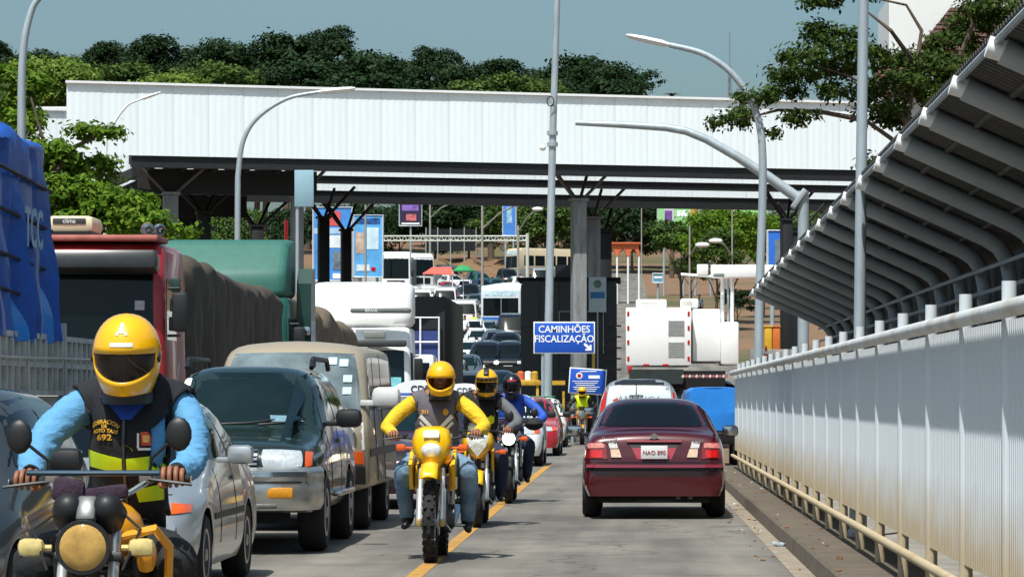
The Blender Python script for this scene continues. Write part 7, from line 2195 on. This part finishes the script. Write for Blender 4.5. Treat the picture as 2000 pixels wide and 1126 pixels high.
# stall awning and umbrella
aw = thing('awning', 'red sloping fabric awning among the uphill vehicles', 'awning', (xat(856, 246), 246, gz(246)))
zz = zat(520, 246) - gz(246)
mb = MB(); mb.add([(-1.1, -1, zz - .55), (1.25, -1, zz - .6), (.9, 1, zz), (-.5, 1, zz), (-1.1, -1, zz - .62), (1.25, -1, zz - .67), (.9, 1, zz - .07), (-.5, 1, zz - .07)], [(0, 1, 2, 3), (7, 6, 5, 4), (0, 4, 5, 1), (1, 5, 6, 2), (2, 6, 7, 3), (3, 7, 4, 0)]); obj('fabric', mb, M('awning_red', (196, 92, 78), .8, var=.1), aw, smooth=False)
for (x, y) in ((-1, -.9), (1.1, -.9), (.8, .9), (-.4, .9)):
    mb = MB(); mb.tube([(x, y, 0), (x, y, zz - .5)], .04, 6); obj('pole', mb, whitep, aw)
um = thing('umbrella', 'green market umbrella among the uphill cars', 'umbrella', (xat(905, 252), 252, gz(252)))
zz = zat(517, 252) - gz(252)
mb = MB(); mb.lathe([(.02, zz), (.4, zz - .12), (.85, zz - .42), (.86, zz - .5)], n=8, cap=False); obj('canopy', mb, M('umbrella_green', (40, 140, 80), .7), um, smooth=False)
mb = MB(); mb.tube([(0, 0, 0), (0, 0, zz)], .03, 6); obj('pole', mb, whitep, um)
# clutter by the right black columns
for i, (px, cc, lab) in enumerate(((1500, (214, 166, 40), 'yellow plastic box left of the orange one'), (1516, (206, 110, 40), 'orange box beside the yellow plastic box'))):
    mb = MB(); mb.box((0, 0, .5), (.26, .4, .75), b=.04); mb.box((0, 0, .9), (.3, .45, .06), b=.02)
    tag(obj('storage_box', mb, M('box_' + str(cc[1]), cc, .6), loc=(xat(px, 112), 112, zat(682, 112) - .13)), lab, 'box', 'boxes beyond the fence end')
mb = MB(); mb.box((xat(1510, 112), 112, (zat(682, 112)) / 2), (1.6, 1.2, zat(682, 112)), b=.03)
tag(obj('loading_platform', mb, conc), 'concrete platform under the yellow and orange boxes', 'platform')
cn = thing('traffic_cone', 'small orange traffic cone behind the fence end', 'cone', (xat(1496, 110), 110, zat(700, 110)))
mb = MB(); mb.lathe([(.11, 0), (.02, .42)], n=12); obj('cone', mb, M('cone_orange', (226, 84, 30), .6), cn); mb = MB(); mb.box((0, 0, .015), (.3, .3, .03)); obj('base', mb, rubber, cn, smooth=False); mb = MB(); mb.lathe([(.078, .16), (.058, .25)], n=12, cap=False); obj('band', mb, whitet, cn)
mb = MB(); mb.box((0, 0, zat(700, 110) / 2), (.6, .6, zat(700, 110)), b=.03); tag(obj('concrete_plinth', mb, conc, loc=(xat(1496, 110), 110, 0)), 'concrete plinth under the orange traffic cone', 'plinth')
# clear little direction board and signpost on the dirt slope
billboard('small pale blue direction board on the dirt slope', 1275, 1295, 534, 552, 230, pr('dirblue', (96, 150, 176), .2, 2), [(.1, .9, .3, .5, whitet)], (.5,))
# flag coloured stack by the barrier
ob_ = thing('barrier_lamp_box', 'yellow and orange warning lamp trailer left of the striped barrier', 'barrier', (xat(1030, 98), 98, 0))
mb = MB(); mb.box((0, 0, zat(747, 98)), (.75, .3, .16), b=.02); obj('beam', mb, yb, ob_)
for x in (-.3, .3):
    mb = MB(); mb.box((x, 0, zat(747, 98) / 2), (.08, .2, zat(747, 98)), b=.01); obj('leg', mb, yb, ob_)
for (x, m_) in ((-.2, M('drum_orange', (214, 100, 50), .6)), (.02, whitet), (.22, yb)):
    mb = MB(); mb.lathe([(.1, 0), (.1, .22), (.06, .26)], n=10, c=(x, 0, zat(747, 98) + .08)); obj('drum', mb, m_, ob_)
